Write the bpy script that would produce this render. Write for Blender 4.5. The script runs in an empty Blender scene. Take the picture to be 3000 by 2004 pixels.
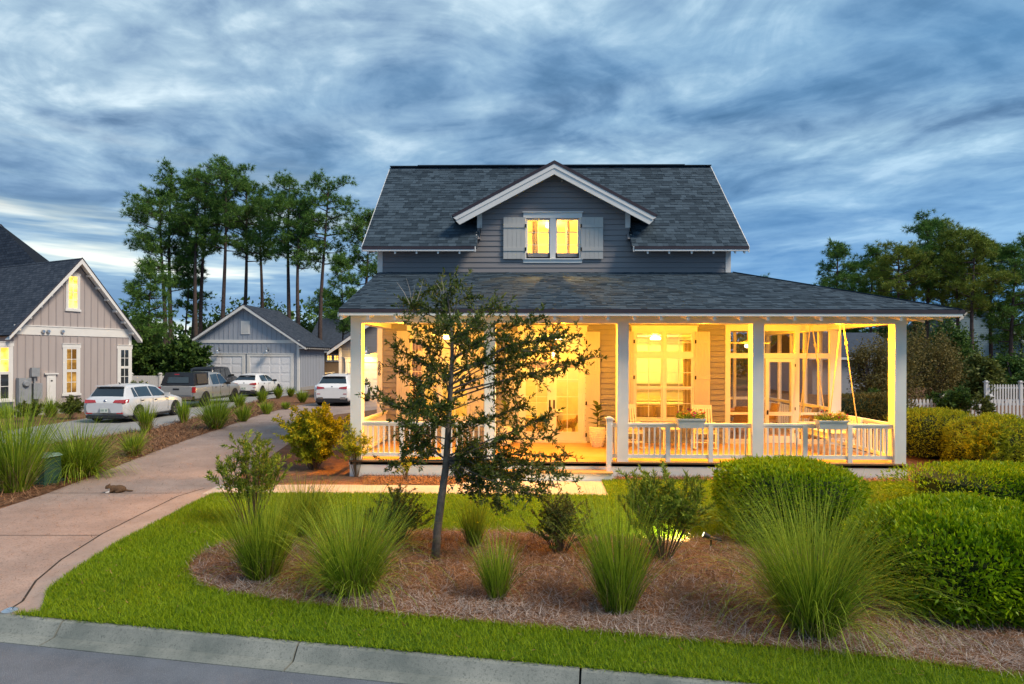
import bpy, math, random
import numpy as np
from mathutils import Vector, Matrix

SC = bpy.context.scene
COL = SC.collection
R = math.radians
random.seed(7)
RNG = np.random.default_rng(11)

# ------------------------------------------------------------------ camera
F = 1800.0; HOR = 1046.0; CAMZ = 2.7; YAW = R(1.25); ROLL = R(0.2)
cam_data = bpy.data.cameras.new('camera')
cam_data.sensor_width = 36.0
cam_data.lens = 36.0 * F / 3000.0
cam_data.shift_y = (HOR - 1002.0) / 3000.0
cam_data.clip_start = 0.05; cam_data.clip_end = 3000.0
cam = bpy.data.objects.new('camera', cam_data)
COL.objects.link(cam)
cam.location = (0, 0, CAMZ)
CM = Matrix.Rotation(YAW, 3, 'Z') @ Matrix.Rotation(R(90), 3, 'X') @ Matrix.Rotation(ROLL, 3, 'Z')
cam.rotation_euler = CM.to_euler()
SC.camera = cam

# ------------------------------------------------------------------ exposure and render
SC.render.engine = 'CYCLES'
SC.view_settings.view_transform = 'Standard'
SC.view_settings.look = 'None'
SC.view_settings.exposure = 1.35
SC.view_settings.gamma = 1.0
SC.view_settings.use_curve_mapping = False
cy = SC.cycles
cy.use_denoising = True
cy.max_bounces = 7; cy.diffuse_bounces = 3; cy.glossy_bounces = 3; cy.transmission_bounces = 4
cy.transparent_max_bounces = 10; cy.caustics_reflective = False; cy.caustics_refractive = False
cy.sample_clamp_indirect = 6.0
cy.use_light_tree = True

# ------------------------------------------------------------------ world: dusk sky with drifting cloud layers
SUN_EL, SUN_AZ = 46.0, 62.0          # sun lamp: soft, from the right behind the camera
W = bpy.data.worlds.new('World'); SC.world = W; W.use_nodes = True
nt = W.node_tree; nt.nodes.clear()
def wn(t, **k):
    n = nt.nodes.new(t)
    for a, b in k.items(): setattr(n, a, b)
    return n
def wm(op, a, b=None, c=None):
    n = wn('ShaderNodeMath', operation=op)
    for i, s in enumerate((a, b, c)):
        if s is None: continue
        if isinstance(s, (int, float)): n.inputs[i].default_value = s
        else: nt.links.new(s, n.inputs[i])
    return n.outputs[0]
tc = wn('ShaderNodeTexCoord'); sep = wn('ShaderNodeSeparateXYZ')
nt.links.new(tc.outputs['Generated'], sep.inputs[0])
dx, dy, dz = sep.outputs
zz = wm('ADD', wm('MAXIMUM', dz, 0.0), 0.10)
def planar(rot, sx, sy, off):
    cx = wm('DIVIDE', dx, zz); cyy = wm('DIVIDE', dy, zz)
    c, s = math.cos(rot), math.sin(rot)
    a = wm('MULTIPLY', wm('ADD', wm('MULTIPLY', cx, c), wm('MULTIPLY', cyy, s)), sx)
    b = wm('MULTIPLY', wm('SUBTRACT', wm('MULTIPLY', cyy, c), wm('MULTIPLY', cx, s)), sy)
    cmb = wn('ShaderNodeCombineXYZ')
    nt.links.new(a, cmb.inputs[0]); nt.links.new(b, cmb.inputs[1]); cmb.inputs[2].default_value = off
    return cmb.outputs[0]
def wnoise(vec, sc, det, rough, dist=0.0):
    n = wn('ShaderNodeTexNoise'); n.inputs['Scale'].default_value = sc; n.inputs['Detail'].default_value = det
    n.inputs['Roughness'].default_value = rough; n.inputs['Distortion'].default_value = dist
    nt.links.new(vec, n.inputs['Vector']); return n.outputs['Fac']
def ramp(fac, stops):
    n = wn('ShaderNodeValToRGB'); e = n.color_ramp.elements
    while len(e) < len(stops): e.new(0.5)
    for i, (p, c) in enumerate(stops): e[i].position = p; e[i].color = (*c, 1)
    nt.links.new(fac, n.inputs[0]); return n.outputs[0]
def wmix(fac, a, b, mode='MIX'):
    n = wn('ShaderNodeMix', data_type='RGBA', blend_type=mode)
    if isinstance(fac, (int, float)): n.inputs[0].default_value = fac
    else: nt.links.new(fac, n.inputs[0])
    for i, s in ((6, a), (7, b)):
        if isinstance(s, tuple): n.inputs[i].default_value = (*s, 1)
        else: nt.links.new(s, n.inputs[i])
    return n.outputs[2]
big = wnoise(planar(R(-28), 0.62, 0.95, 2.3), 0.80, 5, 0.50, 0.9)
mid = wnoise(planar(R(-24), 1.15, 1.30, 7.1), 1.6, 7, 0.55, 0.7)
fine = wnoise(planar(R(-30), 1.6, 1.9, 4.4), 4.6, 6, 0.58, 0.4)
cl = wm('ADD', wm('ADD', wm('MULTIPLY', big, 0.46), wm('MULTIPLY', mid, 0.46)), wm('MULTIPLY', fine, 0.15))
cloud = ramp(cl, [(0.44, (0.050, 0.098, 0.175)), (0.495, (0.092, 0.160, 0.258)), (0.540, (0.155, 0.240, 0.345)),
                  (0.590, (0.235, 0.335, 0.425)), (0.66, (0.43, 0.525, 0.58))])
# bluer, brighter clear air towards the right, twilight glow low on the left
sky = wn('ShaderNodeTexSky', sky_type='NISHITA'); sky.sun_disc = False
sky.sun_elevation = R(2.0); sky.sun_rotation = R(-42.0); sky.air_density = 1.4; sky.dust_density = 0.6; sky.ozone_density = 3.0
clear = wmix(1.0, sky.outputs[0], (0.055, 0.055, 0.058), 'MULTIPLY')
clear = wmix(0.72, clear, (0.10, 0.27, 0.48))
gap = wm('SMOOTHSTEP', 0.50, 0.40, cl) if False else ramp(wnoise(planar(R(-20), 0.3, 0.8, 11.0), 0.9, 4, 0.5), [(0.46, (0, 0, 0)), (0.66, (1, 1, 1))])
colr = wmix(wm('MULTIPLY', gap, 0.55), cloud, clear)
# low horizon banding: thin bright slots between stratus decks
bcmb = wn('ShaderNodeCombineXYZ')
nt.links.new(wm('MULTIPLY', wm('ARCTAN2', dx, dy), 1.3), bcmb.inputs[0]); nt.links.new(wm('MULTIPLY', dz, 13.0), bcmb.inputs[1])
band = wnoise(bcmb.outputs[0], 1.5, 5, 0.55, 0.3)
low = ramp(dz, [(0.0, (0.9, 0.9, 0.9)), (0.10, (1, 1, 1)), (0.30, (0, 0, 0))])
az = wm('ARCTAN2', dx, dy)
azd = wm('ADD', az, R(38)); glow = wm('POWER', 2.718, wm('MULTIPLY', wm('MULTIPLY', azd, azd), -3.2))
bandc = ramp(band, [(0.43, (0.120, 0.215, 0.345)), (0.50, (0.20, 0.32, 0.44)), (0.56, (0.44, 0.54, 0.56)), (0.65, (0.95, 0.92, 0.76))])
bandr = ramp(band, [(0.40, (0.085, 0.205, 0.390)), (0.66, (0.20, 0.345, 0.51))])
bandm = wmix(glow, bandr, bandc)
colr = wmix(wm('MULTIPLY', low, 0.92), colr, bandm)
duskf = ramp(wm('ADD', wm('MULTIPLY', az, 0.5), 0.5), [(0.35, (0, 0, 0)), (0.95, (1, 1, 1))])
colr = wmix(duskf, colr, wmix(1.0, colr, (0.80, 0.93, 1.0), 'MULTIPLY'))
bg = wn('ShaderNodeBackground'); bg.inputs[1].default_value = 0.69
nt.links.new(colr, bg.inputs[0])
wo = wn('ShaderNodeOutputWorld'); nt.links.new(bg.outputs[0], wo.inputs[0])

# ------------------------------------------------------------------ sun: last soft light of a covered sky
sl = bpy.data.lights.new('sun', 'SUN'); sl.energy = 1.5; sl.angle = R(18); sl.color = (1.0, 0.84, 0.66)
sun = bpy.data.objects.new('sun', sl); COL.objects.link(sun)
a = R(SUN_AZ); e = R(SUN_EL)
to_sun = Vector((math.sin(a) * math.cos(e), -math.cos(a) * math.cos(e), math.sin(e)))
sun.rotation_euler = to_sun.to_track_quat('Z', 'Y').to_euler(); sun.location = (20, -20, 30)

# ------------------------------------------------------------------ pixel helpers (photograph is 3000 x 2004)
def ray(px, py):
    return CM @ Vector(((px - 1500.0) / F, (HOR - py) / F, -1.0))
def gp(px, py, z=0.0):
    d = ray(px, py); t = (z - CAMZ) / d.z
    return Vector((d.x * t, d.y * t, z))
def yp(px, py, Y):
    d = ray(px, py); t = Y / d.y
    return Vector((d.x * t, Y, CAMZ + d.z * t))
def plane_hit(px, py, P, n):
    d = ray(px, py); o = Vector((0, 0, CAMZ)); t = (P - o).dot(n) / d.dot(n)
    return o + d * t

# ------------------------------------------------------------------ materials
MATS = {}
def mat(name, col, rough=0.6, metal=0.0, var=0.12, scale=6.0, bump=0.0, bscale=60.0, island=0.0, obj=0.0, col2=None,
        trans=0.0, spec=0.3, coat=0.0, stretch=(1, 1, 1), emit=None, estr=0.0):
    if name in MATS: return MATS[name]
    m = bpy.data.materials.new(name); m.use_nodes = True
    t = m.node_tree; N = t.nodes; L = t.links
    b = N['Principled BSDF']
    b.inputs['Roughness'].default_value = rough; b.inputs['Metallic'].default_value = metal
    b.inputs['Specular IOR Level'].default_value = spec
    b.inputs['Coat Weight'].default_value = coat
    if emit: b.inputs['Emission Color'].default_value = (*emit, 1); b.inputs['Emission Strength'].default_value = estr
    tcn = N.new('ShaderNodeTexCoord'); mp = N.new('ShaderNodeMapping'); mp.inputs['Scale'].default_value = stretch
    L.new(tcn.outputs['Object'], mp.inputs[0])
    no = N.new('ShaderNodeTexNoise'); no.inputs['Scale'].default_value = scale; no.inputs['Detail'].default_value = 6
    L.new(mp.outputs[0], no.inputs['Vector'])
    fac = no.outputs['Fac']
    if island or obj:
        gi = N.new('ShaderNodeNewGeometry'); oi = N.new('ShaderNodeObjectInfo')
        ad = N.new('ShaderNodeMath'); ad.operation = 'ADD'
        L.new(gi.outputs['Random Per Island'], ad.inputs[0]); L.new(oi.outputs['Random'], ad.inputs[1])
        if not obj: ad.inputs[1].default_value = 0; L.remove(ad.inputs[1].links[0])
        fr = N.new('ShaderNodeMath'); fr.operation = 'FRACT'; L.new(ad.outputs[0], fr.inputs[0])
        mx = N.new('ShaderNodeMix'); mx.inputs[0].default_value = max(island, obj)
        L.new(fac, mx.inputs[2]); L.new(fr.outputs[0], mx.inputs[3]); fac = mx.outputs[0]
    rp = N.new('ShaderNodeValToRGB'); c = Vector(col)
    lo = c * (1 - var); hi = Vector(col2) if col2 else c * (1 + var)
    lo = lo if not col2 else c
    e0, e1 = rp.color_ramp.elements
    e0.position = 0.28 if not (island or obj) else 0.1; e1.position = 0.72 if not (island or obj) else 0.9
    e0.color = (*lo, 1); e1.color = (*hi, 1)
    L.new(fac, rp.inputs[0]); L.new(rp.outputs[0], b.inputs['Base Color'])
    if bump:
        n2 = N.new('ShaderNodeTexNoise'); n2.inputs['Scale'].default_value = bscale; n2.inputs['Detail'].default_value = 4
        L.new(mp.outputs[0], n2.inputs['Vector'])
        bm = N.new('ShaderNodeBump'); bm.inputs['Strength'].default_value = bump; bm.inputs['Distance'].default_value = 0.01
        L.new(n2.outputs['Fac'], bm.inputs['Height']); L.new(bm.outputs[0], b.inputs['Normal'])
    if trans:
        tr = N.new('ShaderNodeBsdfTranslucent'); L.new(rp.outputs[0], tr.inputs[0])
        ms = N.new('ShaderNodeMixShader'); ms.inputs[0].default_value = trans
        L.new(b.outputs[0], ms.inputs[1]); L.new(tr.outputs[0], ms.inputs[2])
        L.new(ms.outputs[0], N['Material Output'].inputs[0])
    MATS[name] = m; return m
def glass(name, tint=(1, 1, 1), refl=0.10, rough=0.02):
    m = bpy.data.materials.new(name); m.use_nodes = True
    t = m.node_tree; N = t.nodes; L = t.links; N.remove(N['Principled BSDF'])
    tr = N.new('ShaderNodeBsdfTransparent'); tr.inputs[0].default_value = (*tint, 1)
    gl = N.new('ShaderNodeBsdfGlossy'); gl.inputs['Roughness'].default_value = rough
    lw = N.new('ShaderNodeLayerWeight'); lw.inputs[0].default_value = 0.25
    mm = N.new('ShaderNodeMath'); mm.operation = 'MULTIPLY_ADD'; mm.inputs[1].default_value = 0.35; mm.inputs[2].default_value = refl
    L.new(lw.outputs['Fresnel'], mm.inputs[0])
    ms = N.new('ShaderNodeMixShader'); L.new(mm.outputs[0], ms.inputs[0])
    L.new(tr.outputs[0], ms.inputs[1]); L.new(gl.outputs[0], ms.inputs[2]); L.new(ms.outputs[0], N['Material Output'].inputs[0])
    MATS[name] = m; return m
def emis(name, col, s):
    m = bpy.data.materials.new(name); m.use_nodes = True; N = m.node_tree.nodes; N.remove(N['Principled BSDF'])
    em = N.new('ShaderNodeEmission'); em.inputs[0].default_value = (*col, 1); em.inputs[1].default_value = s
    m.node_tree.links.new(em.outputs[0], N['Material Output'].inputs[0]); MATS[name] = m; return m

# ------------------------------------------------------------------ mesh builder
class MB:
    def __init__(s): s.v = []; s.f = []
    def add(s, vs, fs):
        o = len(s.v); s.v += [tuple(p) for p in vs]; s.f += [tuple(i + o for i in q) for q in fs]; return s
    def hexa(s, p):   # 8 points: bottom ring then top ring
        return s.add(p, [(3, 2, 1, 0), (4, 5, 6, 7), (0, 1, 5, 4), (1, 2, 6, 5), (2, 3, 7, 6), (3, 0, 4, 7)])
    def box(s, x0, x1, y0, y1, z0, z1):
        return s.hexa([(x0, y0, z0), (x1, y0, z0), (x1, y1, z0), (x0, y1, z0), (x0, y0, z1), (x1, y0, z1), (x1, y1, z1), (x0, y1, z1)])
    def beam(s, p, q, w, h, up=(0, 0, 1)):
        p = Vector(p); q = Vector(q); d = (q - p).normalized(); up = Vector(up)
        a = d.cross(up)
        if a.length < 1e-5: a = d.cross(Vector((1, 0, 0)))
        a.normalize(); b = a.cross(d); a = a * (w / 2); b = b * (h / 2)
        return s.hexa([p - a - b, p + a - b, q + a - b, q - a - b, p - a + b, p + a + b, q + a + b, q - a + b])
    def prism(s, pts, vec):
        n = len(pts); vec = Vector(vec); a = [Vector(p) for p in pts]; b = [p + vec for p in a]
        return s.add(a + b, [tuple(range(n))[::-1], tuple(range(n, 2 * n))] + [(i, (i + 1) % n, n + (i + 1) % n, n + i) for i in range(n)])
    def quad(s, *p): return s.add(p, [tuple(range(len(p)))])
    def tube(s, pts, radii, n=6, caps=True):
        pts = [Vector(p) for p in pts]; m = len(pts)
        if isinstance(radii, (int, float)): radii = [radii] * m
        o = len(s.v); ref = Vector((0, 0, 1))
        prev = None
        for i, p in enumerate(pts):
            d = (pts[min(i + 1, m - 1)] - pts[max(i - 1, 0)]).normalized()
            if prev is None:
                a = d.cross(ref)
                if a.length < 0.05: a = d.cross(Vector((1, 0, 0)))
            else: a = prev - d * prev.dot(d)
            a.normalize(); prev = a; b = d.cross(a)
            for k in range(n):
                t = 2 * math.pi * k / n
                s.v.append(tuple(p + (a * math.cos(t) + b * math.sin(t)) * radii[i]))
        for i in range(m - 1):
            for k in range(n):
                k2 = (k + 1) % n
                s.f.append((o + i * n + k, o + i * n + k2, o + (i + 1) * n + k2, o + (i + 1) * n + k))
        if caps:
            s.f.append(tuple(o + k for k in range(n))[::-1]); s.f.append(tuple(o + (m - 1) * n + k for k in range(n)))
        return s
    def lathe(s, c, prof, n=16, axis='z', caps=True):
        o = len(s.v); c = Vector(c)
        for r, z in prof:
            for k in range(n):
                t = 2 * math.pi * k / n; x, y = r * math.cos(t), r * math.sin(t)
                s.v.append(tuple(c + (Vector((x, y, z)) if axis == 'z' else Vector((z, x, y)) if axis == 'x' else Vector((x, z, y)))))
        for i in range(len(prof) - 1):
            for k in range(n):
                k2 = (k + 1) % n
                s.f.append((o + i * n + k, o + i * n + k2, o + (i + 1) * n + k2, o + (i + 1) * n + k))
        if caps:
            s.f.append(tuple(o + k for k in range(n))[::-1]); q = o + (len(prof) - 1) * n; s.f.append(tuple(q + k for k in range(n)))
        return s
    def mesh(s, name):
        me = bpy.data.meshes.new(name); me.from_pydata(s.v, [], s.f); return me
    def build(s, name, m, parent=None, smooth=False, kind=None):
        return put(name, s.mesh(name), m, parent, smooth, kind)
def put(name, me, m, parent=None, smooth=False, kind=None, loc=None):
    if m is not None and len(me.materials) == 0: me.materials.append(m)
    if smooth: me.polygons.foreach_set('use_smooth', [True] * len(me.polygons))
    o = bpy.data.objects.new(name, me); COL.objects.link(o)
    if parent is not None:
        o.parent = parent
        if parent.type == 'EMPTY' and not parent.get('_local'):
            o.matrix_parent_inverse = Matrix.Translation(-parent.location)
    if kind: o['kind'] = kind
    if loc is not None: o.location = loc
    return o
def np_mesh(name, V, Fc):
    V = np.asarray(V, dtype=np.float32).reshape(-1, 3); Fc = np.asarray(Fc, dtype=np.int32)
    k = Fc.shape[1]; n = len(Fc)
    me = bpy.data.meshes.new(name)
    me.vertices.add(len(V)); me.vertices.foreach_set('co', V.ravel())
    me.loops.add(n * k); me.loops.foreach_set('vertex_index', Fc.ravel())
    me.polygons.add(n); me.polygons.foreach_set('loop_start', np.arange(0, n * k, k, dtype=np.int32))
    me.update(calc_edges=True); me.validate()
    return me
def tag(o, label=None, cat=None, group=None, kind=None):
    if label: o['label'] = label
    if cat: o['category'] = cat
    if group: o['group'] = group
    if kind: o['kind'] = kind
    return o
def thing(name, label, cat, loc, group=None, local=False, rz=0.0):
    o = bpy.data.objects.new(name, None); COL.objects.link(o)
    o.empty_display_size = 0.2; o.location = loc; o.rotation_euler = (0, 0, rz)
    if local: o['_local'] = 1
    return tag(o, label, cat, group)
def lamp(name, loc, power, col, radius=0.06, parent=None):
    l = bpy.data.lights.new(name, 'POINT'); l.energy = power; l.color = col; l.shadow_soft_size = radius
    o = bpy.data.objects.new(name, l); COL.objects.link(o)
    if parent is not None:
        o.parent = parent
        if parent.type == 'EMPTY' and not parent.get('_local'): o.matrix_parent_inverse = Matrix.Translation(-parent.location)
    o.location = loc; return o

# ------------------------------------------------------------------ palette (base colours)
M_SIDE = mat('siding_greige', (0.245, 0.235, 0.240), 0.65, var=0.06, scale=3, bump=0.25, bscale=90, obj=0.35, stretch=(0.3, 1, 3))
M_TRIM = mat('trim_white', (0.74, 0.73, 0.70), 0.5, var=0.05, scale=2.5, bump=0.05)
M_SHUT = mat('shutter_paint', (0.50, 0.49, 0.46), 0.55, var=0.05, scale=3, obj=0.3)
M_SHIN = mat('asphalt_shingle', (0.020, 0.036, 0.052), 0.9, var=0.5, scale=9, bump=0.6, bscale=160, island=0.85, obj=0.85, col2=(0.060, 0.092, 0.122))
M_ROOFD = mat('roof_underlay', (0.05, 0.06, 0.075), 0.9, var=0.2, scale=8)
M_DRIP = mat('drip_edge_dark', (0.045, 0.035, 0.045), 0.5, var=0.1)
M_DECK = mat('deck_wood', (0.42, 0.24, 0.10), 0.45, var=0.15, scale=3, stretch=(0.4, 6, 6), obj=0.4, col2=(0.55, 0.33, 0.15))
M_GLASS = glass('window_glass')
M_SCREEN = None
M_DARK = mat('dark_metal', (0.03, 0.025, 0.02), 0.45, 0.6)
M_CREAM = mat('interior_cream', (0.70, 0.64, 0.50), 0.8, var=0.04)
M_PALE = mat('pale_ceiling', (0.72, 0.72, 0.68), 0.7, var=0.03)
WARM = (1.0, 0.39, 0.006)
WARM2 = (1.0, 0.54, 0.055)
# ================================================================== GROUND SETTING
YC, YW = 13.8, 16.9            # porch front plane, house front wall plane
ZF = 0.364                     # porch floor
CA = gp(33, 1805); CB = gp(1800, 1971)
CD = (CB - CA).normalized(); CN = Vector((CD.y, -CD.x, 0))       # along the kerb, and towards the street
def cpt(s, n, z): p = CA + CD * s + CN * n; return Vector((p.x, p.y, z))

def nodes_ground(name, c1, c2, c3, s1, s2, rough=0.95, bump=0.5, bs=40.0, vor=None):
    m = bpy.data.materials.new(name); m.use_nodes = True; t = m.node_tree; N = t.nodes; L = t.links; b = N['Principled BSDF']
    b.inputs['Roughness'].default_value = rough; b.inputs['Specular IOR Level'].default_value = 0.25
    g = N.new('ShaderNodeTexCoord')
    a1 = N.new('ShaderNodeTexNoise'); a1.inputs['Scale'].default_value = s1; a1.inputs['Detail'].default_value = 8; a1.inputs['Roughness'].default_value = 0.65
    a2 = N.new('ShaderNodeTexNoise'); a2.inputs['Scale'].default_value = s2; a2.inputs['Detail'].default_value = 6; a2.inputs['Roughness'].default_value = 0.7
    L.new(g.outputs['Object'], a1.inputs[0]); L.new(g.outputs['Object'], a2.inputs[0])
    r1 = N.new('ShaderNodeValToRGB'); r1.color_ramp.elements[0].position = 0.35; r1.color_ramp.elements[1].position = 0.65
    r1.color_ramp.elements[0].color = (*c1, 1); r1.color_ramp.elements[1].color = (*c2, 1); L.new(a1.outputs[0], r1.inputs[0])
    r2 = N.new('ShaderNodeValToRGB'); r2.color_ramp.elements[0].position = 0.52; r2.color_ramp.elements[1].position = 0.70
    r2.color_ramp.elements[0].color = (0, 0, 0, 1); r2.color_ramp.elements[1].color = (1, 1, 1, 1); L.new(a2.outputs[0], r2.inputs[0])
    mx = N.new('ShaderNodeMix'); mx.data_type = 'RGBA'; L.new(r2.outputs[0], mx.inputs[0]); L.new(r1.outputs[0], mx.inputs[6]); mx.inputs[7].default_value = (*c3, 1)
    L.new(mx.outputs[2], b.inputs['Base Color'])
    if bump:
        n3 = N.new('ShaderNodeTexNoise'); n3.inputs['Scale'].default_value = bs; n3.inputs['Detail'].default_value = 5; L.new(g.outputs['Object'], n3.inputs[0])
        bm = N.new('ShaderNodeBump'); bm.inputs['Strength'].default_value = bump; bm.inputs['Distance'].default_value = 0.012
        L.new(n3.outputs[0], bm.inputs['Height']); L.new(bm.outputs[0], b.inputs['Normal'])
    MATS[name] = m; return m
M_MULCH = nodes_ground('pine_straw_ground', (0.105, 0.048, 0.024), (0.21, 0.105, 0.055), (0.30, 0.19, 0.12), 3.0, 22.0, bump=1.0, bs=70)
M_LAWN = nodes_ground('lawn_soil', (0.065, 0.140, 0.010), (0.10, 0.19, 0.014), (0.045, 0.085, 0.008), 1.2, 30.0, bump=0.8, bs=90)
M_ASPH = nodes_ground('asphalt', (0.118, 0.134, 0.162), (0.165, 0.186, 0.220), (0.28, 0.29, 0.30), 2.0, 130.0, 0.85, 0.9, 150)
M_CONC = nodes_ground('concrete_kerb', (0.150, 0.172, 0.160), (0.30, 0.315, 0.285), (0.105, 0.120, 0.110), 1.3, 45.0, 0.85, 0.5, 120)
M_DRIVE = nodes_ground('driveway_aggregate', (0.30, 0.225, 0.19), (0.42, 0.315, 0.265), (0.135, 0.100, 0.085), 0.9, 48.0, 0.9, 0.5, 140)
M_BORDER = nodes_ground('driveway_border', (0.31, 0.24, 0.205), (0.40, 0.315, 0.27), (0.24, 0.185, 0.16), 1.5, 40.0, 0.88, 0.2, 140)
M_WALK = nodes_ground('walkway_concrete', (0.40, 0.355, 0.31), (0.50, 0.445, 0.39), (0.31, 0.27, 0.23), 1.2, 40.0, 0.88, 0.25, 120)
M_FARG = nodes_ground('far_ground', (0.055, 0.070, 0.030), (0.11, 0.085, 0.045), (0.07, 0.09, 0.03), 0.15, 3.0, bump=0.3, bs=10)
M_GREYC = nodes_ground('neighbour_concrete', (0.26, 0.26, 0.255), (0.33, 0.325, 0.31), (0.19, 0.19, 0.185), 0.8, 25.0, 0.88, 0.25, 100)

def sheet(name, pts, z, m, kind='structure', dz=0.0):
    mb = MB(); mb.quad(*[(p[0], p[1], z) for p in pts])
    if dz:
        mb.v = []; mb.f = []; mb.prism([(p[0], p[1], z - dz) for p in pts], (0, 0, dz))
    return tag(mb.build(name, m), kind=kind)
g0 = cpt(-300, 0, 0); g1 = cpt(300, 0, 0)
sheet('ground', [(g0.x, g0.y), (g1.x, g1.y), (420, 600), (-420, 600)], -0.01, M_FARG)
# soil / straw around the houses
sheet('pine_straw_bed', [cpt(-60, 0.0, 0), cpt(60, 0.0, 0), (60, 60), (-60, 60)], -0.004, M_MULCH)
# road and kerb
rd = MB(); rd.quad(cpt(-300, 0.29, -0.118), cpt(-300, 40, -0.118), cpt(300, 40, -0.118), cpt(300, 0.29, -0.118))
tag(rd.build('road', M_ASPH), kind='structure')
kerb = tag(MB().prism([cpt(-60, -0.4, -0.3), cpt(-60, 0.30, -0.3), cpt(-60, 0.30, -0.155), cpt(-60, -0.024, -0.155), cpt(-60, -0.024, -0.012), cpt(-60, -0.4, -0.012)], CD * 120).build('kerb', M_CONC), kind='structure')
prof = [(-0.02, -0.15), (-0.02, 0.018), (0.03, 0.022), (0.06, 0.012), (0.125, -0.078), (0.142, -0.100), (0.30, -0.110), (0.30, -0.15)]
s = -7.15
while s < 12:
    ln = 2.62 + random.uniform(-0.05, 0.05)
    MB().prism([cpt(s + 0.010, n, z) for n, z in prof], CD * (ln - 0.020)).build('kerb_stone', M_CONC, kerb)
    s += ln

# driveway of the house
DR_R = [(-60, 1880), (40, 1855), (118, 1795), (180, 1738), (300, 1655), (420, 1580), (520, 1515), (580, 1470), (640, 1438), (700, 1395), (790, 1340), (860, 1290), (905, 1248), (985, 1215)]
DR_L = [(860, 1190), (760, 1216), (640, 1258), (560, 1285), (470, 1318), (380, 1352), (260, 1400), (130, 1450), (0, 1492), (-160, 1560), (-420, 1700)]
drv_r = [gp(*p) for p in DR_R]; drv_l = [gp(*p) for p in DR_L]
drv_poly = drv_r + drv_l
drv_top = [(-4.2, 38.9), (-11.6, 38.9)]
DRIVE_POLY = [(p.x, p.y) for p in drv_r] + drv_top + [(p.x, p.y) for p in drv_l] + [tuple(cpt(-14, 0, 0)[:2]), tuple(cpt(0.05, 0, 0)[:2])]
DRIVE_POLY = DRIVE_POLY[2:]
sheet('driveway', DRIVE_POLY, 0.008, M_DRIVE)
# smooth border band along the lawn side, set off by an open joint
edge = [gp(*p) for p in [(10, 1800), (66, 1765), (105, 1705), (180, 1642), (300, 1566), (410, 1510), (520, 1456), (600, 1432)]]
outer = [gp(*p) for p in [(118, 1795), (118, 1795), (140, 1730), (215, 1675), (330, 1602), (440, 1544), (545, 1488), (620, 1448)]]
bd = MB(); jt = MB(); n = len(edge)
for i in range(n - 1):
    a, b, c, d = edge[i], edge[i + 1], outer[i + 1], outer[i]
    bd.quad(*[(q.x, q.y, 0.012) for q in (a, b, c, d)])
    t = (b - a).normalized(); nn = Vector((t.y, -t.x, 0)) * 0.012
    jt.quad(*[(q.x, q.y, 0.0145) for q in (a - nn, b - nn, b + nn, a + nn)])
b_ = tag(bd.build('driveway_border', M_BORDER), kind='structure')
M_JOINT = mat('joint_dark', (0.035, 0.028, 0.022), 0.95)
jt.build('joint', M_JOINT, b_)
drv = bpy.data.objects['driveway']
for (a, b) in (((-200, 1570), (305, 1570)), ((-100, 1446), (600, 1446))):
    A, B = gp(*a), gp(*b)
    MB().quad((A.x, A.y - 0.008, 0.011), (B.x, B.y - 0.008, 0.011), (B.x, B.y + 0.008, 0.011), (A.x, A.y + 0.008, 0.011)).build('joint', M_JOINT, drv)
# front walk
WALK = [gp(*p) for p in [(590, 1451), (900, 1448), (1300, 1450), (1783, 1455), (1760, 1408), (1440, 1406), (1300, 1424), (900, 1422), (640, 1424)]]
WALK_POLY = [(p.x, p.y) for p in WALK]
wk = sheet('front_walk', WALK_POLY, 0.018, M_WALK)
for px in (900, 1120, 1340, 1560):
    A, B = gp(px, 1450), gp(px + 14, 1424 if px < 1400 else 1407)
    MB().quad((A.x - .007, A.y, .0215), (A.x + .007, A.y, .0215), (B.x + .007, B.y, .0215), (B.x - .007, B.y, .0215)).build('joint', M_JOINT, wk)
# neighbour's drive
ND = [(-16.6, 47.1), (-25.2, 47.1), (-25.0, 41), (-19.8, 33), (-18.6, 24), (-18.6, 20), (-20.5, 16.5), (-28, 12.5), (-28, 9.0), (-18.2, 13.6), (-15.6, 16.2), (-14.2, 19), (-13.7, 22.5), (-15.0, 30), (-16.2, 38)]
sheet('neighbour_driveway', ND, 0.006, M_GREYC)

# lawn: everything between kerb, drive and walk, the bed cut out as its own raised sheet
lawn_px = [(118, 1795), (140, 1730), (215, 1675), (330, 1602), (440, 1544), (545, 1488), (630, 1446), (900, 1449), (1300, 1451), (1783, 1456), (1762, 1409), (2000, 1412), (2400, 1416), (2700, 1418), (2760, 1370), (3000, 1420), (3400, 1450)]
LAWN_POLY = [(p.x, p.y) for p in (gp(*q) for q in lawn_px)] + [(13, 7.0), tuple(cpt(14, 0.0, 0)[:2]), tuple(cpt(0.05, 0.0, 0)[:2])]
sheet('lawn', LAWN_POLY, 0.022, M_LAWN)
bed_px = [(548, 1668), (556, 1692), (590, 1722), (660, 1744), (780, 1762), (950, 1784), (1150, 1808), (1350, 1828), (1600, 1850), (1850, 1872), (2100, 1893), (2350, 1915), (2600, 1938), (2850, 1972), (3100, 2010),
          (3100, 1700), (2700, 1560), (2480, 1480), (2300, 1500), (2150, 1575), (1950, 1590), (1700, 1575), (1450, 1563), (1200, 1560), (950, 1562), (760, 1572), (660, 1595), (585, 1630)]
BED_POLY = [(p.x, p.y) for p in (gp(*q) for q in bed_px)]
M_BED = M_MULCH
sheet('planting_bed', BED_POLY, 0.035, M_BED)
SBED = [(p.x, p.y) for p in (gp(*q) for q in [(1060, 1440), (1060, 1378), (1440, 1384), (1440, 1406), (1300, 1423), (1060, 1423)])]

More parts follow.
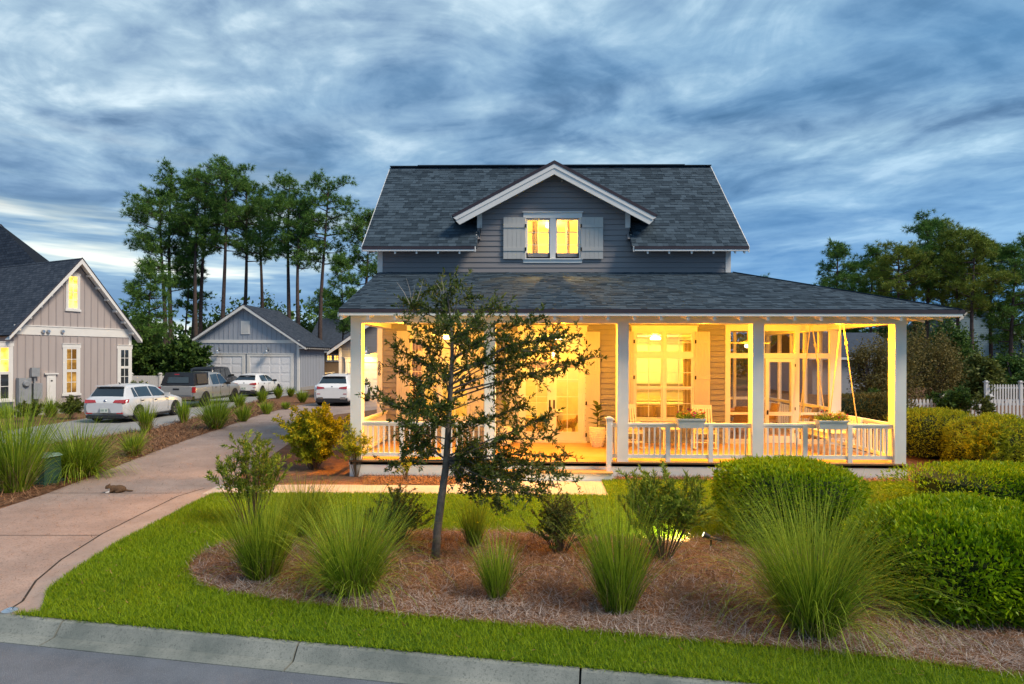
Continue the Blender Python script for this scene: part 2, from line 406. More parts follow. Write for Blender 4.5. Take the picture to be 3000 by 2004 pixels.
def inpoly(P, poly):
    x, y = P[:, 0], P[:, 1]; r = np.zeros(len(P), bool); n = len(poly)
    for i in range(n):
        x1, y1 = poly[i]; x2, y2 = poly[(i + 1) % n]
        if abs(y2 - y1) < 1e-9: continue
        c = ((y1 > y) != (y2 > y)) & (x < (x2 - x1) * (y - y1) / (y2 - y1) + x1)
        r ^= c
    return r

# ================================================================== THE HOUSE
def hx(px, Y=YW, py=HOR): return yp(px, py, Y).x
def hz(py, px=1600, Y=YW): return yp(px, py, Y).z
XL, XR = hx(1107), hx(2138)
HOUSE = thing('house', 'grey lap-sided house with a wraparound lit porch and gabled dormer', 'house', ((XL + XR) / 2, YW, 0))
M_ROW = {}
def wall_holes(x0, x1, z0, z1, Y, t, holes):
    mb = MB(); xs = sorted({x0, x1, *[h[0] for h in holes], *[h[1] for h in holes]}); zs = sorted({z0, z1, *[h[2] for h in holes], *[h[3] for h in holes]})
    for i in range(len(xs) - 1):
        for j in range(len(zs) - 1):
            cx, cz = (xs[i] + xs[i + 1]) / 2, (zs[j] + zs[j + 1]) / 2
            if any(h[0] < cx < h[1] and h[2] < cz < h[3] for h in holes): continue
            for yy in (Y, Y + t): mb.quad((xs[i], yy, zs[j]), (xs[i + 1], yy, zs[j]), (xs[i + 1], yy, zs[j + 1]), (xs[i], yy, zs[j + 1]))
    for a, b, c, d in holes:
        for p, q in (((a, c), (b, c)), ((b, c), (b, d)), ((b, d), (a, d)), ((a, d), (a, c))):
            mb.quad((p[0], Y, p[1]), (q[0], Y, q[1]), (q[0], Y + t, q[1]), (p[0], Y + t, p[1]))
    return mb
def siding(parent, Y, z0, z1, outline, holes, expo=0.148, m=None, th=0.028, gap=.011):
    z = z0
    while z < z1 - 0.01:
        zt = min(z + expo, z1); zm = (z + zt) / 2
        a0, b0 = outline(z); a1, b1 = outline(zt); cuts = []
        for h in holes:
            if h[2] < zm < h[3]: cuts.append((h[0], h[1]))
        cuts.sort(); segs = []; cur = None
        for c in cuts:
            segs.append((cur, c[0])); cur = c[1]
        segs.append((cur, None))
        for l, r in segs:
            la, lb = (l, l) if l is not None else (a0, a1); ra, rb = (r, r) if r is not None else (b0, b1)
            if ra - la < 0.03 and rb - lb < 0.03: continue
            ra = max(ra, la + .005); rb = max(rb, lb + .005)
            MB().hexa([(la, Y - th, z), (ra, Y - th, z), (ra, Y, z), (la, Y, z), (lb, Y - 0.012, zt - gap), (rb, Y - 0.012, zt - gap), (rb, Y, zt - gap), (lb, Y, zt - gap)]).build('plank', m or M_SIDE, parent)
        z += expo
def glazed(parent, name, x0, x1, z0, z1, Y, st, nx, nz, t=0.045, rb=None, rt=None, m=None, zs=None, mw=0.018, gl=None):
    m = m or M_TRIM; rb = rb or st; rt = rt or st
    mb = MB(); mb.box(x0, x0 + st, Y, Y + t, z0, z1).box(x1 - st, x1, Y, Y + t, z0, z1)
    mb.box(x0 + st, x1 - st, Y, Y + t, z0, z0 + rb).box(x0 + st, x1 - st, Y, Y + t, z1 - rt, z1)
    o = mb.build(name, m, parent)
    gx0, gx1, gz0, gz1 = x0 + st, x1 - st, z0 + rb, z1 - rt
    zc = zs or [gz0 + (gz1 - gz0) * k / nz for k in range(nz + 1)]
    xc = [gx0 + (gx1 - gx0) * k / nx for k in range(nx + 1)]
    for x in xc[1:-1]: MB().box(x - mw / 2, x + mw / 2, Y + .008, Y + t - .008, gz0, gz1).build('muntin', m, o)
    for i in range(nx):
        for j in range(1, nz):
            MB().box(xc[i] + (mw / 2 if i else 0), xc[i + 1] - (mw / 2 if i < nx - 1 else 0), Y + .010, Y + t - .010, zc[j] - mw / 2, zc[j] + mw / 2).build('muntin', m, o)
        for j in range(nz):
            MB().quad((xc[i], Y + t * .5, zc[j]), (xc[i + 1], Y + t * .5, zc[j]), (xc[i + 1], Y + t * .5, zc[j + 1]), (xc[i], Y + t * .5, zc[j + 1])).build('pane', gl or M_GLASS, o)
    return o
def shutter(parent, x0, x1, z0, z1, Y, rails, nb=5, hinge_side=0):
    o = MB().box(x0, x1, Y - .020, Y, z0, z1).build('shutter', M_SHUT, parent)
    w = (x1 - x0) / nb
    for k in range(nb): MB().box(x0 + k * w + .003, x0 + (k + 1) * w - .003, Y - .034, Y - .021, z0 + .002, z1 - .002).build('board', M_SHUT, o)
    for r in rails:
        MB().box(x0 + .002, x1 - .002, Y - .052, Y - .035, r - .045, r + .045).build('rail', M_SHUT, o)
        xh = x1 if hinge_side > 0 else x0
        if hinge_side: MB().box(xh - .012, xh + .03, Y - .062, Y - .053 + .012, r - .05, r + .05).build('hinge', M_DARK, o)
    return o

# ---- lower front wall
DX0, DX1, DZ1 = hx(1526), hx(1709), hz(973)
WRX0, WRX1, WZ0, WZ1 = hx(1860), hx(2031), hz(1226), hz(972)
WLX0, WLX1 = hx(1203), hx(1374)
ZC = 3.60                                                           # porch ceiling
ZB = 5.03                                                           # where porch roof meets the wall
holes_lo = [(DX0, DX1, ZF, DZ1), (WRX0, WRX1, WZ0, WZ1), (WLX0, WLX1, WZ0, WZ1)]
wl = wall_holes(XL, XR, ZF - .3, ZB + .05, YW, 0.16, holes_lo).build('wall', M_SIDE, HOUSE)
trimmed = [(a - .05, b + .05, c - .05, d + .05) for a, b, c, d in holes_lo]
siding(wl, YW, ZF, ZC, lambda z: (XL + .14, XR - .10), trimmed, th=.038, gap=.018)
for x in (XL, XR - .12): MB().box(x - .012, x + .13, YW - .030, YW + .05, ZF, ZC).build('corner_board', M_TRIM, HOUSE)
# side and back walls (close the rooms)
hb = MB(); hb.box(XL, XL + .15, YW + .161, 22.6, 0, 5.6).box(XR - .15, XR, YW + .161, 22.6, 0, 5.6).box(XL + .151, XR - .151, 22.45, 22.6, 0, 5.6)
hb.build('side_wall', M_SIDE, HOUSE)
def trim_set(x0, x1, z0, z1, head=0.20, side=0.085, sill=0.06, cap=True, Y=YW, base=True):
    mb = MB()
    mb.box(x0 - side, x0 + .012, Y - .035, Y + .02, z0, z1).box(x1 - .012, x1 + side, Y - .035, Y + .02, z0, z1)
    mb.box(x0 - side - .012, x1 + side + .012, Y - .042, Y + .02, z1, z1 + head)
    if cap: mb.box(x0 - side - .04, x1 + side + .04, Y - .075, Y + .02, z1 + head, z1 + head + .028)
    if base: mb.box(x0 - side - .03, x1 + side + .03, Y - .085, Y + .02, z0 - sill, z0)
    return mb
def double_window(x0, x1):
    trim_set(x0, x1, WZ0, WZ1, head=hz(956) - WZ1).build('window_trim', M_TRIM, HOUSE)
    xm = (x0 + x1) / 2; mw = .07; zt0, zt1 = hz(1045), hz(1033); zm = hz(1135)
    MB().box(xm - mw / 2, xm + mw / 2, YW - .025, YW + .07, WZ0, WZ1).build('mullion', M_TRIM, HOUSE)
    MB().box(x0 + .012, xm - mw / 2 - .001, YW - .022, YW + .07, zt0, zt1).box(xm + mw / 2 + .001, x1 - .012, YW - .022, YW + .07, zt0, zt1).build('transom_bar', M_TRIM, HOUSE)
    for a, b in ((x0 + .013, xm - mw / 2 - .001), (xm + mw / 2 + .001, x1 - .013)):
        glazed(HOUSE, 'window', a, b, zt1 + .001, WZ1 - .001, YW - .005, .04, 2, 2)
        glazed(HOUSE, 'window', a, b, zm, zt0 - .001, YW - .005, .04, 2, 2)
        glazed(HOUSE, 'window', a, b, WZ0 + .001, zm - .001, YW + .02, .04, 2, 2)
double_window(WRX0, WRX1); double_window(WLX0, WLX1)
sr = [hz(1226) + .08, hz(1104), hz(1000)]
for a, b, hs in ((hx(2034), hx(2078), -1), (hx(1812), hx(1855), 1), (hx(1163), hx(1202), 1), (hx(1377), hx(1418), -1)):
    shutter(HOUSE, a, b, WZ0 - .02, WZ1 + .01, YW - .046, sr, 5, hs)
# French doors with transom
trim_set(DX0, DX1, ZF, DZ1, head=hz(956) - DZ1, base=False).build('door_trim', M_TRIM, HOUSE)
zd = hz(1046); dxm = (DX0 + DX1) / 2
MB().box(DX0 + .012, DX1 - .012, YW - .02, YW + .09, zd, hz(1031)).build('transom_bar', M_TRIM, HOUSE)
MB().box(DX0 - .10, DX1 + .10, YW - .12, YW + .10, ZF + .001, ZF + .045).build('threshold', M_TRIM, HOUSE)
glazed(HOUSE, 'transom_window', DX0 + .013, dxm - .002, hz(1031) + .001, DZ1 - .002, YW, .05, 2, 2)
glazed(HOUSE, 'transom_window', dxm + .002, DX1 - .013, hz(1031) + .001, DZ1 - .002, YW, .05, 2, 2)
for a, b, s in ((DX0 + .013, dxm - .003, 1), (dxm + .003, DX1 - .013, -1)):
    d = glazed(HOUSE, 'door', a, b, ZF + .046, zd - .001, YW + .005, .125, 2, 4, t=.05, rb=.24, rt=.13)
    xh = b - .055 if s > 0 else a + .055
    MB().box(xh - .022, xh + .022, YW - .010, YW + .004, ZF + .92, ZF + 1.16).beam((xh, YW - .05, ZF + 1.0), (xh, YW - .011, ZF + 1.0), .02, .02).box(xh - .012, xh + .012, YW - .062, YW - .050, ZF + .94, ZF + 1.06).build('door_handle', M_DARK, d)
    MB().box(a + .126, b - .126, YW + .06, YW + .07, zd - .30, zd - .12).build('blind', mat('blind_cloth', (.42, .36, .2), .9), d)
for x0, x1, hs in ((hx(1716), hx(1757), -1), (hx(1480), hx(1520), 1)):
    shutter(HOUSE, x0, x1, ZF + .03, DZ1 + .01, YW - .046, [ZF + .22, hz(1180), hz(1090), hz(1003)], 5, hs)
# ---- house number on the corner board
for i, ch in enumerate('286'):
    c = bpy.data.curves.new('digit', 'FONT'); c.body = ch; c.size = 0.17; c.extrude = 0.006; c.align_x = 'CENTER'
    tmp = bpy.data.objects.new('digit', c); COL.objects.link(tmp); bpy.context.view_layer.update()
    me = bpy.data.meshes.new_from_object(tmp.evaluated_get(bpy.context.evaluated_depsgraph_get())); bpy.data.objects.remove(tmp)
    o = put('house_number', me, M_DARK, HOUSE)
    o.rotation_euler = (R(90), 0, 0); o.location = (XL + .055, YW - .042, hz(1071 + i * 14.2, 1113)); 

# ---- upper wall and dormer
XD0, XD1 = hx(1398, YW, 640), hx(1846, YW, 640); XDC = (XD0 + XD1) / 2
YE, ZE = 16.36, hz(721, 1600, 16.36)             # main eave (top of shingles at edge)
YR = 19.75; ZR = hz(489, 1600, YR); SM = (ZR - ZE) / (YR - YE)
XEL, XER = hx(1062, YE, 720), hx(2193, YE, 720)
YD = YW - .42; ZA = hz(474, 1622, YD); TIP = (hx(1921, YD, 640) - hx(1322, YD, 640)) / 2; ZT = hz(633, 1500, YD); SD = (ZA - ZT) / TIP
zroof_w = ZE + SM * (YW - YE)                    # main roof height over the wall plane
ups = [(hx(1541, YW, 700), hx(1612, YW, 700), hz(758), hz(640)), (hx(1627, YW, 700), hx(1697, YW, 700), hz(758), hz(640))]
uw = wall_holes(XL, XR, ZB + .051, 5.56, YW, .15, [])
uw2 = wall_holes(XD0, XD1, 5.561, ZA - SD * (XD1 - XDC) - .16, YW, .15, ups)
uw.add(uw2.v, uw2.f)
zg = ZA - SD * (XD1 - XDC) - .16
uw.prism([(XD0, YW, zg), (XD1, YW, zg), (XDC, YW, ZA - .16)], (0, .15, 0))
uwo = uw.build('wall', M_SIDE, HOUSE)
def out_up(z):
    if z < zroof_w - .32: return (XL + .13, XR - .13)
    if z < zg: return (XD0 + .02, XD1 - .02)
    h = max(.01, (ZA - .15 - z) / SD); return (max(XD0 + .02, XDC - h), min(XD1 - .02, XDC + h))
HU = [(ups[0][0] - .03, ups[1][1] + .03, ups[0][2] - .03, ups[0][3] + .03)]
siding(uwo, YW, ZB - .02, ZA - .2, out_up, HU)
for x in (XL, XR - .12): MB().box(x - .012, x + .13, YW - .034, YW + .05, ZB - .03, zroof_w - .15).build('corner_board', M_TRIM, HOUSE)
for x in (XD0, XD1 - .135): MB().box(x, x + .135, YW - .034, YW + .05, hz(668), zg + .12).build('corner_board', M_TRIM, HOUSE)
u0, u1 = ups[0][0], ups[1][1]
tu = MB(); Yt = YW - .036
tu.box(u0 - .06, u0 + .01, Yt, YW, ups[0][2], ups[0][3]).box(u1 - .01, u1 + .06, Yt, YW, ups[0][2], ups[0][3]).box(ups[0][1] - .005, ups[1][0] + .005, Yt, YW, ups[0][2], ups[0][3])
tu.box(u0 - .075, u1 + .075, Yt - .006, YW, ups[0][3], ups[0][3] + .15).box(u0 - .10, u1 + .10, Yt - .045, YW, ups[0][3] + .15, ups[0][3] + .175)
tu.box(u0 - .075, u1 + .075, Yt - .006, YW, ups[0][2] - .12, ups[0][2] - .03).box(u0 - .10, u1 + .10, Yt - .04, YW, ups[0][2] - .03, ups[0][2])
tu.build('window_trim', M_TRIM, HOUSE)
for a, b, c, d in ups: glazed(HOUSE, 'window', a + .003, b - .003, c + .003, d - .003, YW, .045, 2, 3, mw=.014)
for x0, x1, hs in ((hx(1475, YW, 700), hx(1539, YW, 700), 1), (hx(1701, YW, 700), hx(1766, YW, 700), -1)):
    shutter(HOUSE, x0, x1, hz(760), hz(638), YW - .046, [hz(732), hz(664)], 5, hs)
MB().lathe((hx(1646, YW, 530), YW - .03, hz(531)), [(.025, -.02), (.03, 0), (.01, .02)], 10).build('alarm_siren', M_TRIM, HOUSE)

# ---- roofs
def shingle_faces(O, U, V, N, outl, vmax, expo=.146):
    out = []; v = 0.0; rnd = random.Random(5)
    while v < vmax - .02:
        v1 = min(v + expo + .03, vmax)
        i0, i1 = outl(v + .001), outl(min(v1, vmax - .001))
        if len(i0) != len(i1): i1 = i0
        for (a0, b0), (a1, b1) in zip(i0, i1):
            lo, hi = min(a0, a1), max(b0, b1); u = lo - rnd.random() * .25
            while u < hi:
                w = rnd.choice((.11, .14, .17, .21, .25, .31)) * rnd.uniform(.9, 1.1); ua, ub = u + .002, u + w - .002
                q = [min(max(ua, a0), b0), min(max(ub, a0), b0), min(max(ub, a1), b1), min(max(ua, a1), b1)]
                if q[1] - q[0] > .02 or q[2] - q[3] > .02:
                    h = rnd.choice((.010, .013, .019)); d = rnd.uniform(-.006, .004)
                    P = lambda uu, vv, hh: O + U * uu + V * vv + N * hh
                    out.append([P(q[0], v + d - .012, 0), P(q[1], v + d - .012, 0), P(q[2], v1, 0), P(q[3], v1, 0),
                                P(q[0], v + d - .012, h), P(q[1], v + d - .012, h), P(q[2], v1, .003), P(q[3], v1, .003)])
                u += w
        v += expo
    return out
def shingle_roof(roof, faces, n_single, key=None):
    if key: faces.sort(key=key)
    for p in faces[:n_single]: MB().hexa(p).build('shingle', M_SHIN, roof)
    rest = MB()
    for p in faces[n_single:]: rest.hexa(p)
    if rest.v: rest.build('shingle_field', M_SHIN, roof, kind='stuff')
V = Vector((0, YR - YE, ZR - ZE)); LV = V.length; V.normalize(); N = Vector((0, -V.z, V.y)); U = Vector((1, 0, 0))
O = Vector((0, YE, ZE))
zat = lambda v: ZE + V.z * v
def main_out(v):
    z = zat(v)
    if z < ZT + .25: h0, h1 = XD0 + .03, XD1 - .03
    elif z < ZA: h = (ZA - z) / SD + .02; h0, h1 = XDC - h, XDC + h
    else: return [(XEL, XER)]
    return [(XEL, h0), (h1, XER)]
rf = MB()
vT = (ZA - SD * (XD1 - XDC) - ZE) / V.z; vA = (ZA - ZE) / V.z
pts = [(XEL, 0), (XD0 + .04, 0), (XD0 + .04, vT), (XDC, vA), (XD1 - .04, vT), (XD1 - .04, 0), (XER, 0), (XER, LV), (XEL, LV)]
for tri in ([0, 1, 2, 8], [2, 3, 7, 8], [3, 4, 6, 7], [4, 5, 6]):
    rf.prism([O + U * pts[i][0] + V * pts[i][1] - N * .001 for i in tri], -N * .09)
YB = 2 * YR - YE
rf.prism([(XEL, YR, ZR), (XER, YR, ZR), (XER, YB, ZE), (XEL, YB, ZE)], (0, -.06, -.09))
# dormer roof slabs
YDB = YE + (ZA - ZE) / SM + .05
Ls = math.hypot(TIP, ZA - ZT)
for sgn in (-1, 1):
    nn = Vector((sgn * SD, 0, 1)).normalized() * -.06
    ybt = YE + (ZT - ZE) / SM + .1
    rf.prism([(XDC, YD - .04, ZA), (XDC + sgn * TIP, YD - .04, ZT), (XDC + sgn * TIP, ybt, ZT), (XDC, YDB, ZA)], nn)
roof = rf.build('roof', M_ROOFD, HOUSE)
fs = shingle_faces(O, U, V, N, main_out, LV)
shingle_roof(roof, fs, 210)
ds = []
for sgn in (-1, 1):
    Vd = Vector((-sgn * TIP, 0, ZA - ZT)).normalized(); Nd = Vector((sgn * SD, 0, 1)).normalized()
    ds += shingle_faces(Vector((XDC + sgn * TIP, 0, ZT)), Vector((0, 1, 0)), Vd, Nd, lambda v: [(YD - .05, YE + (ZT + (ZA - ZT) * v / Ls - ZE) / SM + .02)], Ls)
shingle_roof(roof, ds, 0)
rc = MB(); rc.beam((hx(1226, YR, 490), YR, ZR + .022), (hx(2003, YR, 490), YR, ZR + .022), .30, .018).build('ridge_vent', M_SHIN, roof)
MB().beam((XEL, YR, ZR + .005), (XER, YR, ZR + .005), .26, .02).build('ridge_cap', M_SHIN, roof)
# eaves: dark edge, white fascia, rafter tails
for a, b in ((XEL, XD0 - .02), (XD1 + .02, XER)):
    MB().box(a, b, YE - .035, YE - .004, ZE - .085, ZE - .012).build('drip_edge', M_DRIP, HOUSE)
    MB().box(a + .01, b - .01, YE - .022, YE + .03, ZE - .135, ZE - .086).build('fascia', M_TRIM, HOUSE)
    MB().prism([(a, YE + .031, ZE - .10), (b, YE + .031, ZE - .10), (b, YW - .02, zroof_w - .10 - .02), (a, YW - .02, zroof_w - .10 - .02)], (0, 0, -.012)).build('soffit', M_TRIM, HOUSE)
k = 0
for x, sg in ((XD0 - .02, -1), (XD1 + .02, 1)):
    MB().prism([(x, YE - .02, ZE - .02), (x, YW - .036, zroof_w - .02), (x, YW - .036, zroof_w - .15), (x, YE - .02, ZE - .15)], (-sg * .03, 0, 0)).build('rake_board', M_TRIM, HOUSE)
for px in (1078, 1096, 1157, 1220, 1283, 1346, 1898, 1961, 2027, 2091, 2155, 2182):
    x = hx(px, YE, 735); MB().prism([(x - .022, YE + .01, ZE - .137), (x - .022, YE + .01, ZE - .20), (x - .022, YW - .02, zroof_w - .27), (x - .022, YW - .02, zroof_w - .135)], (.044, 0, 0)).build('rafter_tail', M_TRIM, HOUSE)
# main rakes
for x, sg in ((XEL, -1), (XER, 1)):
    MB().prism([(x, YE, ZE - .01), (x, YR, ZR - .01), (x, YR, ZR - .17), (x, YE, ZE - .17)], (sg * .03, 0, 0)).build('rake_board', M_TRIM, HOUSE)
    xx = XL if sg < 0 else XR - .15
    MB().prism([(xx, YW, zroof_w - .15), (xx, YR, ZR - .15), (xx, 2 * YR - YW, zroof_w - .15), (xx, 2 * YR - YW, 5.5), (xx, YW, 5.5)], (.15, 0, 0)).build('gable_wall', M_SIDE, HOUSE)
# dormer rake boards and soffit
for sgn in (-1, 1):
    dirv = Vector((sgn * TIP, 0, ZT - ZA)).normalized(); dn = Vector((sgn * SD, 0, 1)).normalized()
    a = Vector((XDC, 0, ZA)); b = Vector((XDC + sgn * TIP, 0, ZT))
    def rk(y0, y1, o0, o1, ext=0.0, m=M_TRIM, nm='rake_board'):
        A0, A1, B0, B1 = a - Vector((0, 0, o0 / dn.z)), a - Vector((0, 0, o1 / dn.z)), b - dn * o0 + dirv * ext, b - dn * o1 + dirv * (ext - .05)
        MB().prism([Vector((q.x, y0, q.z)) for q in (A0, B0, B1, A1)], (0, y1 - y0, 0)).build(nm, m, HOUSE)
    rk(YD - .062, YD - .041, -.022, .055, .01, M_DRIP, 'drip_edge')
    rk(YD - .050, YD - .005, .056, .155, .0)
    rk(YD - .030, YD + .015, .156, .30, -.02)
    rk(YD + .016, YW - .001, .07, .10, -.05, M_TRIM, 'soffit')
    for q in (.3, .55, .8):
        p = a.lerp(b, q) - dn * .13
        MB().beam((p.x, YD + .016, p.z), (p.x, YW - .02, p.z), .05, .06).build('outlooker', M_TRIM, HOUSE)
    xs = XD0 if sgn < 0 else XD1 - .1
    MB().prism([(xs, YW + .151, 5.9), (xs, YW + .151, ZA - SD * (XD1 - XDC) - .1), (xs, YE + (ZA - SD * (XD1 - XDC) - ZE) / SM, ZA - SD * (XD1 - XDC) - .1), (xs, YE + (5.9 - ZE) / SM, 5.9)], (.1, 0, 0)).build('cheek_wall', M_SIDE, HOUSE)

# ---- porch roof
YPE = 13.28; ZPE = hz(906, 1850, YPE)
XPL = hx(993, YPE, 906); XPT = hx(2150, YW, 797); XPR = XPT + (YW - YPE)
V2 = Vector((0, YW - YPE, ZB - ZPE)); LV2 = V2.length; V2.normalize(); N2 = Vector((0, -V2.z, V2.y))
O2 = Vector((0, YPE, ZPE)); fr2 = V2.y
pf = MB()
pf.prism([(XPL, YPE, ZPE), (XPR, YPE, ZPE), (XPT, YW, ZB), (XPL, YW, ZB)], -N2 * .08)
YPB = 22.2
pf.prism([(XPR, YPE, ZPE), (XPR, YPB, ZPE), (XPT, YPB, ZB), (XPT, YW, ZB)], Vector((-.02, 0, -.08)))
proof = pf.build('porch_roof', M_ROOFD, HOUSE)
fs = shingle_faces(O2, U, V2, N2, lambda v: [(XPL, XPR - v * fr2)], LV2)
V3 = Vector((-(XPR - XPT), 0, ZB - ZPE)).normalized(); N3 = Vector((V3.z, 0, -V3.x))
shingle_roof(proof, fs, 90, key=lambda p: p[0].z)
f3 = shingle_faces(Vector((XPR, 0, ZPE)), Vector((0, 1, 0)), V3, N3, lambda v: [(YPE + v * fr2, YPB)], LV2)
rest = MB()
for p in f3: rest.hexa(p)
rest.build('shingle_field', M_SHIN, proof, kind='stuff')
MB().beam(Vector((XPR, YPE, ZPE)) + Vector((0, 0, .012)), Vector((XPT, YW, ZB)) + Vector((0, 0, .012)), .16, .014).build('hip_cap', M_SHIN, proof)
MB().box(XPL, XPR, YPE - .03, YPE + .002, ZPE - .085, ZPE - .004).build('drip_edge', M_DRIP, HOUSE)
MB().box(XPL + .01, XPR - .01, YPE - .018, YPE + .03, ZPE - .145, ZPE - .086).build('fascia', M_TRIM, HOUSE)
MB().box(XPR - .002, XPR + .03, YPE - .03, YPB, ZPE - .085, ZPE - .004).build('drip_edge', M_DRIP, HOUSE)
MB().box(XPR - .03, XPR + .018, YPE + .031, YPB, ZPE - .145, ZPE - .086).build('fascia', M_TRIM, HOUSE)
MB().prism([(XPL, YPE, ZPE - .085), (XPL, YW, ZB - .085), (XPL, YW, ZB - .24), (XPL, YPE, ZPE - .17)], (-.03, 0, 0)).build('rake_board', M_TRIM, HOUSE)
SP = (ZB - ZPE) / (YW - YPE)
sf = MB(); sf.prism([(XPL, YPE + .031, ZPE - .10 + .03 * SP), (XPR - .05, YPE + .031, ZPE - .10 + .03 * SP), (XPR - .65, YC - .01, ZPE - .10 + (YC - YPE) * SP), (XPL, YC - .01, ZPE - .10 + (YC - YPE) * SP)], (0, 0, -.01))
sf.build('soffit', M_TRIM, HOUSE)
XC5 = hx(2655, YC, 1150)                        # right face of the corner column
sf = MB(); sf.prism([(XPR - .031, YPE + .05, ZPE - .10), (XPR - .031, YPB, ZPE - .10), (XC5, YPB, ZPE - .10 + (XPR - XC5) * SP), (XC5, YC, ZPE - .10 + (XPR - XC5) * SP)], (0, 0, -.01))
sf.build('soffit', M_TRIM, HOUSE)
for i in range(24):
    px = 1001 + 78 * i; x = hx(px, YPE + .05, 925)
    if x > XC5 - .1: break
    MB().prism([(x - .03, YPE + .02, ZPE - .146), (x - .03, YPE + .02, ZPE - .235), (x - .03, YC - .005, ZPE - .31 + (YC - YPE) * SP), (x - .03, YC - .005, ZPE - .125 + (YC - YPE) * SP)], (.06, 0, 0)).build('rafter_tail', M_TRIM, HOUSE)
for i in range(9):
    y = YC + .1 + i * .62; x0 = XPR - .02; h = (XPR - XC5) * SP
    MB().prism([(x0, y - .025, ZPE - .146), (x0, y - .025, ZPE - .205), (XC5 + .003, y - .025, ZPE - .27 + h), (XC5 + .003, y - .025, ZPE - .125 + h)], (0, .05, 0)).build('rafter_tail', M_TRIM, HOUSE)

# ---- porch columns, beams, ceiling
cw = .25
colx = [(hx(1027, YC), 'c'), (hx(1419, YC), 'c'), (hx(1809, YC), 'c'), (hx(2205, YC), 'c'), (XC5 - cw, 'c')]
ZBM = hz(947, 1850, YC)
for x, _ in colx:
    MB().box(x, x + cw, YC - .004, YC + cw, ZF + .001, ZBM - .001).build('column', M_TRIM, HOUSE)
XCL = colx[0][0]
MB().box(XCL, XC5, YC, YC + cw - .01, ZBM, ZC + .16).build('porch_beam', M_TRIM, HOUSE)
MB().box(XCL + .003, XCL + cw - .003, YC + cw, YW - .001, ZBM + .003, ZC + .10).build('porch_beam', M_TRIM, HOUSE)
MB().box(XC5 - cw + .003, XC5 - .003, YC + cw, 21.9, ZBM + .003, ZC + .10).build('porch_beam', M_TRIM, HOUSE)
MB().box(XCL + cw, XC5 - cw, YC + cw - .009, YW - .001, ZC, ZC + .02).build('porch_ceiling', M_PALE, HOUSE)
# ---- deck, skirt, steps
nb = 22; y0 = YC - .06; bw = (YW - y0) / nb
deck = MB().box(XCL - .02, XC5 + .02, y0 + .03, YW, ZF - .10, ZF - .028).build('deck', M_TRIM, HOUSE)
for k in range(nb): MB().box(XCL - .03, XC5 + .03, y0 + k * bw + .002, y0 + (k + 1) * bw - .003, ZF - .027, ZF).build('deck_board', M_DECK, deck)
MB().box(XCL - .015, XC5 + .015, y0 - .012, y0 - .001, ZF - .032, ZF - .002).build('deck_nosing', mat('nosing_brown', (.16, .09, .05), .6), deck)
MB().box(XCL, XC5, YC - .03, YC + .05, -.02, ZF - .034).build('porch_skirt', M_TRIM, HOUSE)
MB().box(XC5 - .08, XC5 - .003, YC + .051, 21.9, -.02, ZF - .034).box(XCL + .003, XCL + .08, YC + .051, YW, -.02, ZF - .034).build('porch_skirt', M_TRIM, HOUSE)
SX0, SX1 = hx(1440, 13.4, 1380), hx(1796, 13.4, 1380)
st = MB().box(SX0 + .03, SX1 - .03, YC - .40, YC - .032, -.02, ZF - .20).build('porch_step', M_TRIM, HOUSE)
for k in range(3): MB().box(SX0, SX1, YC - .43 + k * .133, YC - .43 + k * .133 + .13, ZF - .199, ZF - .168).build('tread_board', M_DECK, st)

# ---- railings
RH = .865
bal_me = MB().box(-.017, .017, -.017, .017, 0, RH - .05 - .16).mesh('baluster'); bal_me.materials.append(M_TRIM)
def railing(p, q, skip_ends=True, z=ZF, sp=.127):
    p = Vector((p[0], p[1], 0)); q = Vector((q[0], q[1], 0)); d = q - p; L = d.length
    mb = MB(); mb.beam(p + Vector((0, 0, z + RH - .022)), q + Vector((0, 0, z + RH - .022)), .085, .044).beam(p + Vector((0, 0, z + RH - .072)), q + Vector((0, 0, z + RH - .072)), .04, .054)
    mb.beam(p + Vector((0, 0, z + .115)), q + Vector((0, 0, z + .115)), .045, .085)
    o = mb.build('railing', M_TRIM, HOUSE); n = max(1, int(round(L / sp)))
    for k in range(1, n):
        put('baluster', bal_me, M_TRIM, o, loc=p.lerp(q, k / n) + Vector((0, 0, z + .16)))
    return o
def rpost(x, y, top=ZF + RH + .002, z0=ZF + .001, cap=False, w=.10):
    mb = MB().box(x - w / 2, x + w / 2, y - w / 2, y + w / 2, z0, top)
    o = mb.build('railing_post', M_TRIM, HOUSE)
    if cap: MB().box(x - w / 2 - .03, x + w / 2 + .03, y - w / 2 - .03, y + w / 2 + .03, top + .001, top + .03).box(x - w / 2 + .01, x + w / 2 - .01, y - w / 2 + .01, y + w / 2 - .01, top + .031, top + .055).build('post_cap', M_TRIM, o)
yr = YC + .10
def rail_run(xa, xb, posts):
    xs = [xa] + [hx(p, yr, 1290) for p in posts] + [xb]
    for p in xs[1:-1]: rpost(p, yr)
    for i in range(len(xs) - 1): railing((xs[i] + (.05 if i else 0), yr), (xs[i + 1] - (.05 if i < len(xs) - 2 else 0), yr))
rail_run(colx[0][0] + cw, colx[1][0], [1178, 1300])
rail_run(colx[2][0] + cw, colx[3][0], [1956, 2081])
rail_run(colx[3][0] + cw, colx[4][0], [2357, 2488])
npx = hx(1784, YC - .25, 1300)
rpost(npx, YC - .22, top=ZF + .98, z0=ZF - .167, cap=True)
rpost(colx[2][0] - .14, yr, top=ZF + .93, cap=True)
railing((colx[2][0] - .09, yr), (colx[2][0], yr), sp=.06)
railing((npx, YC - .17), (colx[2][0] - .14, yr - .05), sp=.1)
railing((XC5 - cw / 2, YC + cw), (XC5 - cw / 2, YW))
railing((XCL + cw / 2, YC + cw), (XCL + cw / 2, YW - .04))

